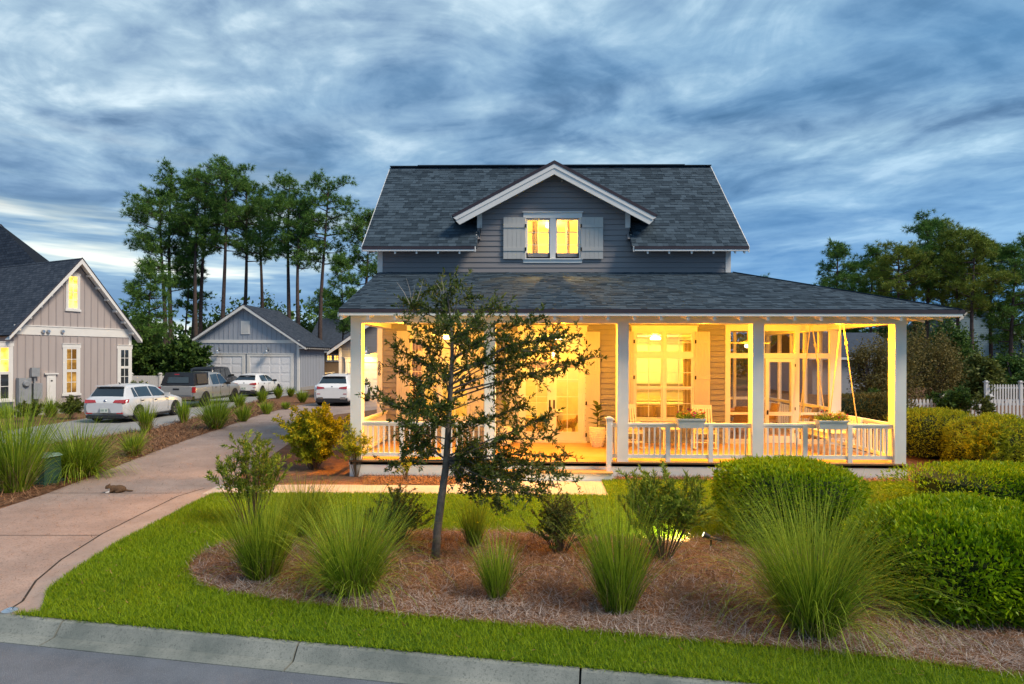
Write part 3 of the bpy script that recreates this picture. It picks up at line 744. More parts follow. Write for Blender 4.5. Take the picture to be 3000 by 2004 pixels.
# ---- screened room to the right of the rooms
m = bpy.data.materials.new('insect_screen'); m.use_nodes = True; Nn = m.node_tree.nodes; Nn.remove(Nn['Principled BSDF'])
t_ = Nn.new('ShaderNodeBsdfTransparent'); d_ = Nn.new('ShaderNodeBsdfDiffuse'); d_.inputs[0].default_value = (.10, .09, .08, 1)
x_ = Nn.new('ShaderNodeMixShader'); x_.inputs[0].default_value = .26
m.node_tree.links.new(t_.outputs[0], x_.inputs[1]); m.node_tree.links.new(d_.outputs[0], x_.inputs[2]); m.node_tree.links.new(x_.outputs[0], Nn['Material Output'].inputs[0])
M_SCREEN = m
SCX = hx(2462, YW, 1100); SCB = 21.8
def sbar(x0, x1, z0, z1, nm='screen_frame', y0=YW - .05, y1=YW + .05): return MB().box(x0, x1, y0, y1, z0, z1).build(nm, M_TRIM, HOUSE)
zt, zr_, zc0 = hz(1040), hz(1208), hz(968)
for a, b in ((2124, 2138), (2193, 2238), (2327, 2340), (2429, 2462)): sbar(hx(a), hx(b), ZF + .001, ZC, 'screen_post')
for a, b in ((2138, 2193), (2238, 2327), (2340, 2429)):
    x0, x1 = hx(a) + .001, hx(b) - .001
    sbar(x0, x1, zc0, ZC); sbar(x0, x1, zt - .07, zt + .07)
    if a != 2238: sbar(x0, x1, zr_ - .03, zr_ + .03); sbar(x0, x1, ZF + .001, ZF + .12)
    MB().quad((x0, YW, ZF + .1), (x1, YW, ZF + .1), (x1, YW, zc0), (x0, YW, zc0)).build('screen_panel', M_SCREEN, HOUSE)
xa, xb = hx(2240), hx(2325)
sd_ = MB().box(xa, xa + .09, YW - .085, YW - .051, ZF + .03, zt - .075).box(xb - .09, xb, YW - .085, YW - .051, ZF + .03, zt - .075).box(xa + .091, xb - .091, YW - .085, YW - .051, zt - .17, zt - .075)
sd_.box(xa + .091, xb - .091, YW - .085, YW - .051, zr_ - .05, zr_ + .05).box(xa + .091, xb - .091, YW - .085, YW - .051, ZF + .03, ZF + .22)
sdo = sd_.build('screen_door', M_TRIM, HOUSE)
MB().box(xa + .03, xa + .06, YW - .13, YW - .086, zr_ - .02, zr_ + .10).build('door_handle', M_DARK, sdo)
for zz_ in (ZF + .3, zr_ + .1, zt - .3): MB().box(xb - .004, xb + .02, YW - .095, YW - .052, zz_, zz_ + .08).build('hinge', M_DARK, sdo)
# side and back screen walls
for k in range(6):
    y = YW + .12 + (SCB - YW - .2) * k / 5
    MB().box(SCX - .10, SCX - .003, y - .05, y + .05, ZF, ZC).build('screen_post', M_TRIM, HOUSE)
    if k < 5:
        y2 = YW + .12 + (SCB - YW - .2) * (k + 1) / 5
        for z_ in (ZF + .05, ZF + .92, zt): MB().box(SCX - .08, SCX - .02, y + .051, y2 - .051, z_ - .045, z_ + .045).build('screen_rail', M_TRIM, HOUSE)
        MB().quad((SCX - .05, y, ZF), (SCX - .05, y2, ZF), (SCX - .05, y2, ZC), (SCX - .05, y, ZC)).build('screen_panel', M_SCREEN, HOUSE)
        n = int((y2 - y) / .12)
        for j in range(1, n): put('baluster', bal_me, M_TRIM, HOUSE, loc=(SCX - .05, y + (y2 - y) * j / n, ZF + .16))
for k in range(6):
    x = XR + .06 + (SCX - XR - .12) * k / 5
    MB().box(x - .05, x + .05, SCB - .05, SCB + .05, ZF, ZC).build('screen_post', M_TRIM, HOUSE)
    if k < 5:
        x2 = XR + .06 + (SCX - XR - .12) * (k + 1) / 5
        for z_ in (ZF + .05, ZF + .92, zt): MB().box(x + .051, x2 - .051, SCB - .03, SCB + .03, z_ - .045, z_ + .045).build('screen_rail', M_TRIM, HOUSE)
        MB().quad((x, SCB, ZF), (x2, SCB, ZF), (x2, SCB, ZC), (x, SCB, ZC)).build('screen_panel', M_SCREEN, HOUSE)
MB().box(XR + .003, SCX - .1, YW + .051, SCB, ZC, ZC + .02).build('screen_room_ceiling', M_PALE, HOUSE)
MB().box(XR + .003, SCX, YW + .003, SCB + .05, ZF - .2, ZF - .006).build('screen_room_floor', M_DECK, HOUSE)

# ---- interiors
rm = MB(); rm.box(XL + .155, XR - .155, YW + .165, 22.4, ZF - .05, ZF - .004); rm.build('room_floor', mat('oak_floor', (.45, .30, .14), .4, var=.15, scale=2, stretch=(1, 8, 1)), HOUSE)
rm = MB(); rm.box(XL + .155, XR - .155, YW + .165, 22.4, 3.36, 3.40); rm.build('room_ceiling', M_CREAM, HOUSE)
rm = MB(); rm.box(XL + .155, XR - .155, 20.9, 21.0, ZF, 3.355).box(XL + .155, XL + .17, YW + .17, 20.89, ZF, 3.355).box(XR - .17, XR - .155, YW + .17, 20.89, ZF, 3.355)
rm.build('room_wall', M_CREAM, HOUSE)
rm = MB(); xp0, xp1 = hx(1790), hx(1474)
rm.box(xp0, xp0 + .1, YW + .17, 19.4, ZF, 3.355).box(xp1, xp1 + .1, YW + .17, 18.6, ZF, 3.355); rm.build('partition_wall', M_CREAM, HOUSE)
# upper room
rm = MB(); rm.box(XD0 + .1, XD1 - .1, YW + .155, 20.0, 5.40, 5.44).box(XD0 + .1, XD1 - .1, YW + .155, 20.0, 6.75, 6.79).box(XD0 + .1, XD1 - .1, 19.9, 20.0, 5.45, 6.74).box(XD0 + .1, XD0 + .15, YW + .155, 19.89, 5.45, 6.74).box(XD1 - .15, XD1 - .1, YW + .155, 19.89, 5.45, 6.74)
rm.build('attic_room', M_CREAM, HOUSE)
# ================================================================== VEGETATION
def foliage(name, c1, c2, tr=0.25, rough=0.6):
    return mat(name, c1, rough, island=0.8, col2=c2, trans=tr, spec=0.25, scale=1.5)
M_GRASS = mat('lawn_blades', (0.070, 0.165, 0.004), 0.6, island=0.55, col2=(0.35, 0.470, 0.006), trans=0.3, spec=0.25, scale=0.8)
M_STRAW = mat('pine_straw', (0.105, 0.046, 0.022), 0.9, island=0.85, col2=(0.40, 0.225, 0.125), spec=.1)
M_STRAWG = mat('grey_straw', (0.17, 0.125, 0.105), 0.9, island=0.85, col2=(0.52, 0.45, 0.41), spec=.1)
M_TUFT = foliage('tuft_green', (0.045, 0.125, 0.006), (0.40, 0.520, 0.040), 0.3)
M_TUFTD = foliage('tuft_dry', (0.16, 0.115, 0.050), (0.42, 0.34, 0.16), 0.25)
M_HEDGE = mat('hedge_leaf', (0.050, 0.140, 0.004), 0.45, island=0.6, col2=(0.38, 0.560, 0.008), trans=0.3, spec=0.25, scale=2.6)
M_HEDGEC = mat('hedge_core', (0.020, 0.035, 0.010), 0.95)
M_OAK = foliage('oak_leaf', (0.030, 0.064, 0.012), (0.150, 0.200, 0.036), 0.32, 0.45)
M_OLE = foliage('shrub_leaf', (0.085, 0.150, 0.014), (0.34, 0.430, 0.045), 0.3, 0.5)
M_SPARSE = foliage('sparse_leaf', (0.060, 0.085, 0.018), (0.20, 0.225, 0.045), 0.25)
M_LAMPLIT = foliage('lamplit_leaf', (0.20, 0.230, 0.012), (0.52, 0.560, 0.030), 0.5)  # yellow of the porch lamplight is put into this leaf colour
M_PINE = foliage('pine_needle', (0.026, 0.090, 0.018), (0.170, 0.310, 0.050), 0.15, 0.7)
M_PINE2 = foliage('pine_needle_warm', (0.060, 0.120, 0.014), (0.32, 0.370, 0.050), 0.15, 0.7)
M_BARKP = mat('pine_bark', (0.085, 0.062, 0.055), 0.95, var=.4, scale=5, bump=.8, bscale=25)
M_BARK = mat('oak_bark', (0.15, 0.135, 0.115), 0.95, var=.35, scale=14, bump=1.0, bscale=60)
M_DECID = foliage('far_leaf', (0.026, 0.070, 0.016), (0.13, 0.220, 0.036), 0.2)
M_BROWN = foliage('brown_leaf', (0.075, 0.070, 0.020), (0.26, 0.205, 0.055), 0.25)
M_TWIG = mat('twig', (0.12, 0.085, 0.055), 0.95, var=.3)
M_TWIGP = mat('bare_twig', (0.42, 0.38, 0.33), 0.95, var=.2)

def unit(a): return a / np.maximum(np.linalg.norm(a, axis=1, keepdims=True), 1e-6)
def rdir(n, rng): return unit(rng.normal(size=(n, 3)))
def blades(base, az, lean, length, width, curve, nseg=4, rng=RNG):
    n = len(base); t = np.linspace(0, 1, nseg + 1)
    th = lean[:, None] + curve[:, None] * t[None, :] ** 1.5
    ds = (length / nseg)[:, None]
    h = np.concatenate([np.zeros((n, 1)), np.cumsum(np.sin((th[:, 1:] + th[:, :-1]) / 2) * ds, 1)], 1)
    z = np.concatenate([np.zeros((n, 1)), np.cumsum(np.cos((th[:, 1:] + th[:, :-1]) / 2) * ds, 1)], 1)
    d = np.stack([np.cos(az), np.sin(az)], 1); tw = az + np.pi / 2 + rng.normal(0, .6, n)
    sd = np.stack([np.cos(tw), np.sin(tw)], 1)
    wid = width[:, None] * (1 - t[None, :]) ** 0.7 * .5 + .0004
    P = np.zeros((n, nseg + 1, 2, 3))
    for k, sg in ((0, -1), (1, 1)):
        P[:, :, k, 0] = base[:, 0:1] + d[:, 0:1] * h + sg * sd[:, 0:1] * wid
        P[:, :, k, 1] = base[:, 1:2] + d[:, 1:2] * h + sg * sd[:, 1:2] * wid
        P[:, :, k, 2] = np.maximum(base[:, 2:3] + z, base[:, 2:3] * 0 + .03)
    o = (np.arange(n) * (nseg + 1) * 2)[:, None]; k = np.arange(nseg)[None, :] * 2
    Fc = np.stack([o + k, o + k + 1, o + k + 3, o + k + 2], 2).reshape(-1, 4)
    return P.reshape(-1, 3), Fc
def leaves(c, d, L, Wd, rng=RNG, fold=.25):
    n = len(c); s = unit(np.cross(d, rdir(n, rng))); nn = np.cross(d, s)
    L = np.broadcast_to(np.asarray(L, float), (n,))[:, None]; Wd = np.broadcast_to(np.asarray(Wd, float), (n,))[:, None]
    m = c + d * L * .45 + nn * Wd * fold
    P = np.stack([c, m + s * Wd * .5, c + d * L, m - s * Wd * .5], 1)
    return P.reshape(-1, 3), np.arange(n * 4).reshape(-1, 4)
def needles(c, d, n, L, w, rng=RNG):
    N0 = len(c); cc = np.repeat(c, n, 0); dd = unit(np.repeat(d, n, 0) * .75 + rdir(N0 * n, rng) * 1.0)
    s = unit(np.cross(dd, rdir(N0 * n, rng))) * w * .5; LL = (L * rng.uniform(.6, 1.1, N0 * n))[:, None]
    P = np.stack([cc - s, cc + s, cc + dd * LL], 1)
    return P.reshape(-1, 3), np.arange(N0 * n * 3).reshape(-1, 3)

# ---- lawn blades
def scatter(poly, n, excl=(), rng=RNG, far=None):
    p = np.array(poly); lo, hi = p.min(0), p.max(0); out = []
    tot = 0
    while tot < n:
        q = rng.uniform(lo, hi, (n * 2, 2)); k = inpoly(q, poly)
        for e in excl: k &= ~inpoly(q, e)
        if far is not None: k &= rng.uniform(size=len(q)) < far(q)
        q = q[k]; out.append(q); tot += len(q)
        if len(q) < n * .004: break
    return np.concatenate(out)[:n]
def visible(q):
    ang = (q[:, 0] + q[:, 1] * math.tan(YAW)) / np.maximum(q[:, 1], .5)
    return (np.abs(ang) < .90).astype(float) * np.clip(9.0 / np.maximum(q[:, 1], 4.8), 0, 1) ** 1.5
q = scatter(LAWN_POLY, 330000, (BED_POLY, WALK_POLY), far=visible)
n = len(q); dist = np.maximum(q[:, 1], 4.5) / 7.0
patch = .5 + .5 * np.sin(q[:, 0] * 1.7 + 1.3 * np.sin(q[:, 1] * 1.3)) * np.cos(q[:, 1] * 2.1)
P, Fc = blades(np.column_stack([q, np.full(n, .015)]), RNG.uniform(0, 6.28, n), np.abs(RNG.normal(.25, .25, n)), RNG.uniform(.035, .07, n) * (1 + .3 * patch), .0065 * dist * RNG.uniform(.7, 1.3, n), RNG.uniform(.1, .9, n), 1)
tag(put('grass', np_mesh('grass', P, Fc), M_GRASS), 'short green lawn grass between the kerb and the house', 'grass', kind='stuff')
# longer blades spilling over the kerb and the bed edge
eb = []
for poly in (BED_POLY,):
    pts = np.array(poly + [poly[0]])
    for i in range(len(pts) - 1):
        L_ = np.linalg.norm(pts[i + 1] - pts[i]); k = int(L_ * 320)
        t = RNG.uniform(0, 1, (k, 1)); eb.append(pts[i] + (pts[i + 1] - pts[i]) * t + RNG.normal(0, .02, (k, 2)))
t = RNG.uniform(.05, 13, 5200)
eb.append(np.array([[cpt(a, 0, 0).x, cpt(a, 0, 0).y] for a in t]) + RNG.normal(0, .018, (5200, 2)))
q = np.concatenate(eb); q = q[visible(q) > 0]; n = len(q)
P, Fc = blades(np.column_stack([q, np.full(n, .012)]), RNG.uniform(0, 6.28, n), np.abs(RNG.normal(.3, .3, n)), RNG.uniform(.04, .085, n), np.full(n, .007), RNG.uniform(.2, 1.2, n), 2)
tag(put('edge_grass', np_mesh('edge_grass', P, Fc), M_GRASS), 'ragged grass growing over the edges of the planting bed', 'grass', kind='stuff')
# ---- pine straw
def straw(name, q, m, zmin, zr, L0, L1, w, label):
    n = len(q); az = RNG.uniform(0, 6.28, n)
    P, Fc = blades(np.column_stack([q, zmin + RNG.uniform(0, zr, n)]), az, RNG.normal(1.45, .22, n), RNG.uniform(L0, L1, n), np.full(n, w) * np.maximum(q[:, 1], 6) / 8, RNG.normal(0, .7, n), 2)
    tag(put(name, np_mesh(name, P, Fc), m), label, 'straw', kind='stuff')
q = scatter(BED_POLY, 80000, far=visible)
row = (q - np.array(cpt(0, 0, 0)[:2])) @ np.array(CN[:2]); edge_d = -row
grey = RNG.uniform(size=len(q)) < np.clip(1.25 - (edge_d - .75) * 1.15, .22, .9)
straw('bed_straw', q[~grey], M_STRAW, .036, .03, .06, .17, .0055, 'reddish brown pine straw covering the front planting bed')
straw('weathered_straw', q[grey], M_STRAWG, .038, .03, .06, .17, .0055, 'grey weathered straw along the street edge of the bed')
ISLE = [(-9.5, 10.9), (-10.8, 12.0), (-13.2, 15.5), (-14.0, 19), (-13.5, 22.5), (-14.8, 30), (-16.0, 38), (-13.0, 38), (-12.9, 33), (-12.2, 26), (-11.0, 20.5), (-9.8, 16.5), (-8.7, 13.2), (-8.6, 11.2)]
isl = [gp(*p) for p in [(-40, 1500), (120, 1452), (260, 1402), (380, 1354), (470, 1320), (560, 1287), (640, 1260), (760, 1218), (860, 1192)]]
ISLE = [(p.x, p.y) for p in isl] + [(-16.4, 38), (-15.2, 30), (-13.9, 22.5), (-14.4, 19), (-15.8, 16.2), (-18, 13.8)]
q = scatter(ISLE, 26000, far=lambda q: np.clip(12.0 / q[:, 1], 0, 1) ** 1.2)
straw('verge_straw', q, M_STRAW, 0.0, .03, .12, .28, .009, 'brown pine straw on the strip between the two driveways')
q = scatter(SBED, 6000); straw('porch_straw', q, M_STRAW, .0, .03, .08, .2, .007, 'orange lit pine straw below the porch skirt beside the walk')
q = scatter([(XR - 1.2, 13.35), (10.0, 13.35), (10.0, 13.75), (SX1 + .1, 13.75), (SX1 + .1, 13.4)], 6000); straw('skirt_straw', q, M_STRAW, .024, .03, .08, .2, .007, 'strip of straw mulch under the porch railing beside the lawn')

# ---- litter blown over the drive
q = scatter(DRIVE_POLY, 2600, far=lambda q: np.clip(11.0 / np.maximum(q[:, 1], 3), 0, 1) ** 2 * (np.abs(q[:, 0] / np.maximum(q[:, 1], 1)) < .95))
straw('driveway_litter', q, M_STRAW, .012, .004, .03, .10, .006, 'scattered needles and leaf litter on the driveway slab')
q = scatter(LAWN_POLY, 900, (BED_POLY, WALK_POLY), far=visible)
straw('lawn_litter', q, M_STRAW, .045, .02, .03, .08, .010, 'a few dry leaves and needles lying on the lawn')
# ---- grass clumps
def clump(px, pyb, pyt, halfw, n, label, droop=1.0, base_r=None, dry=.3, group=None, mg=None, wid=.0095, name='grass_clump', up=.12, arch=0):
    b = gp(px, pyb); dpt = b.y; H = (pyb - pyt) / F * dpt; W_ = halfw / F * dpt
    br = base_r or W_ * .36
    t = thing(name, label, 'grass clump', b, group)
    def mk(nm, n, m, hs, dr, ln):
        az = RNG.uniform(0, 6.28, n); r = br * np.sqrt(RNG.uniform(0, 1, n))
        base = np.column_stack([b.x + r * np.cos(az), b.y + r * np.sin(az), np.full(n, .02)])
        wb = RNG.uniform(0, 6.28); az2 = np.arctan2(np.sin(az) + .45 * math.sin(wb), np.cos(az) + .45 * math.cos(wb)) + RNG.normal(0, .55, n)
        rr = r / br
        lean = np.abs(RNG.normal(up, .11, n)) + rr * ln * W_ / max(H, .1) * .55
        P, Fc = blades(base, az2, lean, H * RNG.uniform(.42, 1.14, n) * hs, np.full(n, wid * max(dpt, 5) / 8.0) * RNG.uniform(.6, 1.2, n), np.abs(RNG.normal(.45, .35, n)) * dr * (0.4 + rr), 5)
        put(nm, np_mesh(nm, P, Fc), m, t)
    n = int(n * .62)
    mk('blades', n, mg or M_TUFT, 1.0, droop, 1.0)
    mk('dry_blades', int(n * dry) + 20, M_TUFTD, .52, droop * 1.6, 1.6)
    arch = arch or int(n * .12)
    if arch:
        mk('arching_blades', arch, mg or M_TUFT, 1.05, droop * 2.6, 2.2)
    return t
clump(773, 1700, 1440, 118, 1500, 'upright fountain grass at the rounded tip of the planting bed', .5, up=.05)
clump(1035, 1742, 1436, 150, 1700, 'loose arching grass clump between the upright clump and the young oak', 1.2, dry=.25, arch=600)
clump(892, 1575, 1396, 78, 900, 'dark grass clump behind the bed tip, close to the front walk', .8)
clump(1388, 1606, 1462, 48, 520, 'narrow upright grass clump just behind the young oak trunk', .3, up=.03, dry=.3)
clump(1455, 1760, 1570, 66, 800, 'short dense grass clump in front of the oak trunk near the lawn strip', .6, up=.06)
clump(1812, 1795, 1462, 118, 1500, 'tall upright grass clump standing before the leafy shrub with the spotlight', .5, up=.04, dry=.22)
clump(2380, 1858, 1420, 165, 2100, 'largest drooping grass clump spreading between the clipped bushes', 1.4, dry=.25, arch=700, wid=.0095)
clump(45, 1442, 1155, 95, 1500, 'big grass clump in front of the green utility box', .8, dry=.3, mg=M_TUFT)
clump(228, 1398, 1215, 105, 1500, 'wide windswept grass clump behind the green utility box', 1.4, dry=.3, arch=500)
clump(390, 1338, 1250, 36, 420, 'small brownish grass clump at the drive edge with wispy dry stalks', 1.0, dry=1.2, arch=120)
clump(428, 1268, 1178, 26, 420, 'slim grass clump beside the wheels of the silver hatchback', .35, up=.05, dry=.4)
clump(538, 1240, 1168, 19, 380, 'slim grass clump standing behind the pickup truck', .3, up=.04, dry=.4)
clump(632, 1258, 1150, 44, 700, 'bushy grass clump in front of the pickup front wheel', .7, dry=.8, arch=200)
for px, pb, pt, hw, lb in ((713, 1236, 1180, 26, 'rounded green grass mound at the drive edge past the bushy clump'), (782, 1214, 1172, 22, 'rounded green grass mound second along the drive'), (700, 1196, 1150, 16, 'grass tuft next to the rear wheel of the white hatchback'),
                           (767, 1182, 1138, 14, 'grass tuft by the front of the white hatchback'), (815, 1168, 1130, 12, 'grass tuft before the trim between the garage doors and corner'), (852, 1163, 1132, 11, 'brown grass tuft at the garage corner'),
                           (838, 1200, 1176, 14, 'tiny green mound on the straw verge'), (886, 1180, 1140, 18, 'dark green mound beside the garage side wall')):
    clump(px, pb, pt, hw, 420, lb, .6, up=.12, name='grass_mound' if 'mound' in lb else 'grass_clump', dry=.25)
clump(150, 1222, 1165, 26, 420, 'brownish grass clump under the wall of the board and batten house', .5, dry=.7)
clump(15, 1225, 1180, 40, 420, 'dim grass clump at the far corner of the board and batten house', .5, dry=.4)

# ---- clipped hedges: leafy skin over a dark core
def hedge(c, a, b, h, n, label, p=3.2, leaf=(.050, .018), m=None, lump=.06, name='clipped_bush', rz=0.0, seed=1, core=.86, cat='bush'):
    rng = np.random.default_rng(seed); t = thing(name, label, cat, Vector((c[0], c[1], 0)))
    d = rdir(n * 2, rng); d = d[d[:, 2] > -.45][:n]
    ab = np.array([a, b, h * .56]); r = (np.abs(d / ab) ** p).sum(1) ** (-1 / p)
    ph = rng.uniform(0, 6, 9)
    def bumpf(q): return np.sin(q[:, 0] * 5 / max(a, .3) * .8 + ph[0]) * np.sin(q[:, 1] * 4 + ph[1]) * np.cos(q[:, 2] * 5 + ph[2]) + .5 * np.sin(q[:, 0] * 11 + ph[3]) * np.sin(q[:, 2] * 12 + ph[4]) * np.cos(q[:, 1] * 10 + ph[5])
    q = d * r[:, None]
    hol = np.clip(np.sin(q[:, 0] * 9 + ph[6]) * np.sin(q[:, 1] * 8.3 + ph[7]) * np.sin(q[:, 2] * 9.7 + ph[8]) - .15, 0, 1)
    r2 = r * (1 + lump * bumpf(q) - .16 * hol) * (1 - .22 * rng.uniform(0, 1, len(r)) ** 2.0) * (1 + .07 * (rng.uniform(0, 1, len(r)) > .975))
    q = d * r2[:, None]
    nrm = unit(np.sign(d) * np.abs(q / ab) ** (p - 1) / ab)
    ld = unit(nrm * .8 + rdir(len(q), rng) * .75 + np.array([0, 0, .35]))
    cs, sn = math.cos(rz), math.sin(rz)
    def place(v):
        w = v.copy(); w[:, 0] = v[:, 0] * cs - v[:, 1] * sn; w[:, 1] = v[:, 0] * sn + v[:, 1] * cs; return w
    q = place(q) + np.array([c[0], c[1], h * .44]); ld = place(ld)
    q[:, 2] = np.maximum(q[:, 2], .03)
    P, Fc = leaves(q, ld, leaf[0] * rng.uniform(.5, 1.5, len(q)), leaf[1] * rng.uniform(.6, 1.4, len(q)), rng)
    put('foliage', np_mesh('foliage', P, Fc), m or M_HEDGE, t)
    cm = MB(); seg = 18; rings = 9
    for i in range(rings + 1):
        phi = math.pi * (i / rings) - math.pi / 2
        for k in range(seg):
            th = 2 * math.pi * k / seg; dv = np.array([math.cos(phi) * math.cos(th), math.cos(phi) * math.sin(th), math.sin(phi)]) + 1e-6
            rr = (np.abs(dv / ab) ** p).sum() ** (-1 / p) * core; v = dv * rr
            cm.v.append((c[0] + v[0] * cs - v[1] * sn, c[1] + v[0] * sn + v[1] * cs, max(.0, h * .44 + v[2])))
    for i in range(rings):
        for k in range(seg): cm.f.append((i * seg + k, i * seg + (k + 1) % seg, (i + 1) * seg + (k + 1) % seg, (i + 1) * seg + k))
    cm.build('dark_core', M_HEDGEC, t)  # added dark filler shell, blocks the view through the leaves
    return t
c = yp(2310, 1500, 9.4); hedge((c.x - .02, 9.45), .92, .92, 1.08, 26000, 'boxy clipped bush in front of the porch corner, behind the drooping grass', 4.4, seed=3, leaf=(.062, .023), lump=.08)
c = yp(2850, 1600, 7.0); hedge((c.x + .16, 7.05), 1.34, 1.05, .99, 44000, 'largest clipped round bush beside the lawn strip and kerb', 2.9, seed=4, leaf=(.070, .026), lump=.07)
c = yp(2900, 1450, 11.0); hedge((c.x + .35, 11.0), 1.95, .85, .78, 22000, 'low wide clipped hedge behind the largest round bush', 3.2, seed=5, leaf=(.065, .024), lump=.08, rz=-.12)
c = yp(2755, 1280, 16.9); hedge((c.x, 17.2), 1.0, .9, 1.28, 11000, 'amber lit hedge just past the porch corner column', 3.4, seed=6, leaf=(.07, .028), m=M_LAMPLIT)
c = yp(2950, 1290, 15.0); hedge((c.x + .2, 15.6), 1.1, 1.0, 1.25, 11000, 'loose amber lit hedge past the straw patch beyond the low hedge', 2.6, seed=7, leaf=(.07, .028), m=M_LAMPLIT, lump=.12)
c = yp(2560, 1150, 23.0); hedge((c.x, 23.2), 1.6, .9, 1.35, 7000, 'dark hedge seen through the porch behind the swing', 3.0, seed=8, leaf=(.10, .04), m=M_BROWN)

# ---- leafy shrubs with visible stems
def shrub(px, pyb, pyt, halfw, nst, label, m, leaf=(.05, .014), per=34, lean=.5, seed=1, stem=.008, twig=3, mtw=None, name='shrub', low=.3, tuftd=.6, upright=False):
    rng = np.random.default_rng(seed); b = gp(px, pyb); H = (pyb - pyt) / F * b.y; W_ = halfw / F * b.y
    t = thing(name, label, 'shrub', b); sm = MB(); C = []; D = []
    for i in range(nst):
        az = rng.uniform(0, 6.28); rr = math.sqrt(rng.uniform(0, 1)); tipx = W_ * rr * math.cos(az); tipy = W_ * .8 * rr * math.sin(az)
        hh = H * (1 - .45 * rr ** 2 * rng.uniform(.3, 1.2)) * rng.uniform(.75, 1.03)
        p0 = Vector((b.x + tipx * .12, b.y + tipy * .12, 0)); p3 = Vector((b.x + tipx, b.y + tipy, hh)); pm = p0.lerp(p3, .5) + Vector((tipx * (-.12 if not upright else .15), tipy * -.1, hh * .08))
        pts = [p0, p0.lerp(pm, .5), pm, pm.lerp(p3, .55), p3]
        sm.tube(pts, [stem, stem * .85, stem * .65, stem * .45, stem * .2], 5)
        paths = [(pts, 1.0)]
        for k in range(twig):
            u = rng.uniform(low, .85); a = pts[int(u * 4)].lerp(pts[min(4, int(u * 4) + 1)], (u * 4) % 1)
            v = Vector(rng.normal(size=3)); v.z = abs(v.z) * .8 + (.5 if upright else .1); v.normalize(); e = a + v * H * rng.uniform(.13, .3)
            if e.z < .05: e.z = .05
            sm.tube([a, a.lerp(e, .5) + Vector((0, 0, .01)), e], [stem * .4, stem * .3, stem * .15], 4); paths.append(([a, a.lerp(e, .5), e], .75))
        for pth, f in paths:
            k = int(per * f); u = rng.uniform(low if f == 1 else .1, 1, k) ** tuftd
            arr = np.array([list(p) for p in pth]); idx = u * (len(arr) - 1); i0 = np.minimum(idx.astype(int), len(arr) - 2); fr = (idx - i0)[:, None]
            C.append(arr[i0] * (1 - fr) + arr[i0 + 1] * fr)
            dd = unit(arr[i0 + 1] - arr[i0]); D.append(unit(dd * (.9 if upright else .55) + rdir(k, rng) * .8 + np.array([0, 0, .12])))
    C = np.concatenate(C); D = np.concatenate(D)
    sm.build('stems', mtw or M_TWIG, t)
    P, Fc = leaves(C, D, leaf[0] * rng.uniform(.6, 1.25, len(C)), leaf[1] * rng.uniform(.7, 1.2, len(C)), rng)
    put('foliage', np_mesh('foliage', P, Fc), m, t); return t
shrub(735, 1545, 1258, 105, 26, 'upright leafy shrub with willow-like shoots behind the bed tip', M_OLE, (.075, .017), 60, seed=2, twig=4, upright=True, low=.25)
shrub(920, 1374, 1180, 108, 54, 'bright yellow-lit shrub beside the porch corner and the drive', M_LAMPLIT, (.085, .026), 85, seed=3, twig=7, low=.15)
shrub(1045, 1396, 1238, 55, 16, 'bare-stemmed yellow-lit shrub against the corner column of the porch', M_LAMPLIT, (.07, .019), 42, seed=4, twig=5, low=.4)
shrub(1190, 1408, 1330, 26, 12, 'small thin shrub sprouting below the porch skirt', M_LAMPLIT, (.05, .014), 22, seed=5, low=.35)
shrub(1168, 1592, 1428, 112, 30, 'fine-twigged shrub between the arching grass and the oak trunk', M_SPARSE, (.035, .012), 60, seed=6, twig=8)
shrub(1640, 1625, 1440, 120, 32, 'fine-twigged shrub below the oak crown facing the porch steps', M_SPARSE, (.035, .012), 60, seed=7, twig=8)
shrub(1945, 1645, 1365, 135, 34, 'tall leafy shrub beside the glowing spotlight', M_OLE, (.075, .018), 48, seed=8, twig=6, low=.35, upright=True)
shrub(205, 1228, 1155, 48, 16, 'dark round shrub under the window of the board and batten house', M_SPARSE, (.10, .04), 60, seed=9, twig=6, name='dark_shrub')
shrub(85, 1235, 1170, 40, 14, 'dark shrub beneath the meter boxes', M_SPARSE, (.10, .04), 60, seed=10, twig=6, name='dark_shrub')
shrub(395, 1215, 1110, 46, 14, 'leafy bush rising behind the roof of the silver hatchback', M_SPARSE, (.11, .05), 50, seed=12, twig=6)
shrub(2900, 1395, 1212, 70, 22, 'loose lamp-yellowed bush with bare stems beside the straw patch', M_LAMPLIT, (.09, .026), 60, seed=13, twig=6)
shrub(2790, 1240, 1135, 70, 18, 'feathery green shrub before the white picket fence', M_DECID, (.14, .05), 60, seed=14, twig=6)
shrub(2880, 1250, 1160, 30, 10, 'thin bare shrub overlapping the white pickets', M_SPARSE, (.10, .04), 40, seed=15, twig=6, low=.4)
shrub(2560, 1245, 1140, 60, 16, 'green shrub seen between the swing rope and corner column', M_DECID, (.14, .05), 70, seed=16, twig=6)
for k, (px, pb, pt, hw, lb) in enumerate(((450, 1150, 1010, 75, 'broad evergreen bush behind the white board fence'), (530, 1152, 985, 70, 'tall evergreen bush against the side of the grey garage'), (405, 1150, 1000, 50, 'evergreen bush by the corner of the board and batten house'))):
    shrub(px, pb, pt, hw, 34, lb, M_DECID, (.34, .16), 90, seed=30 + k, twig=8, stem=.03, name='evergreen_bush', low=.1)

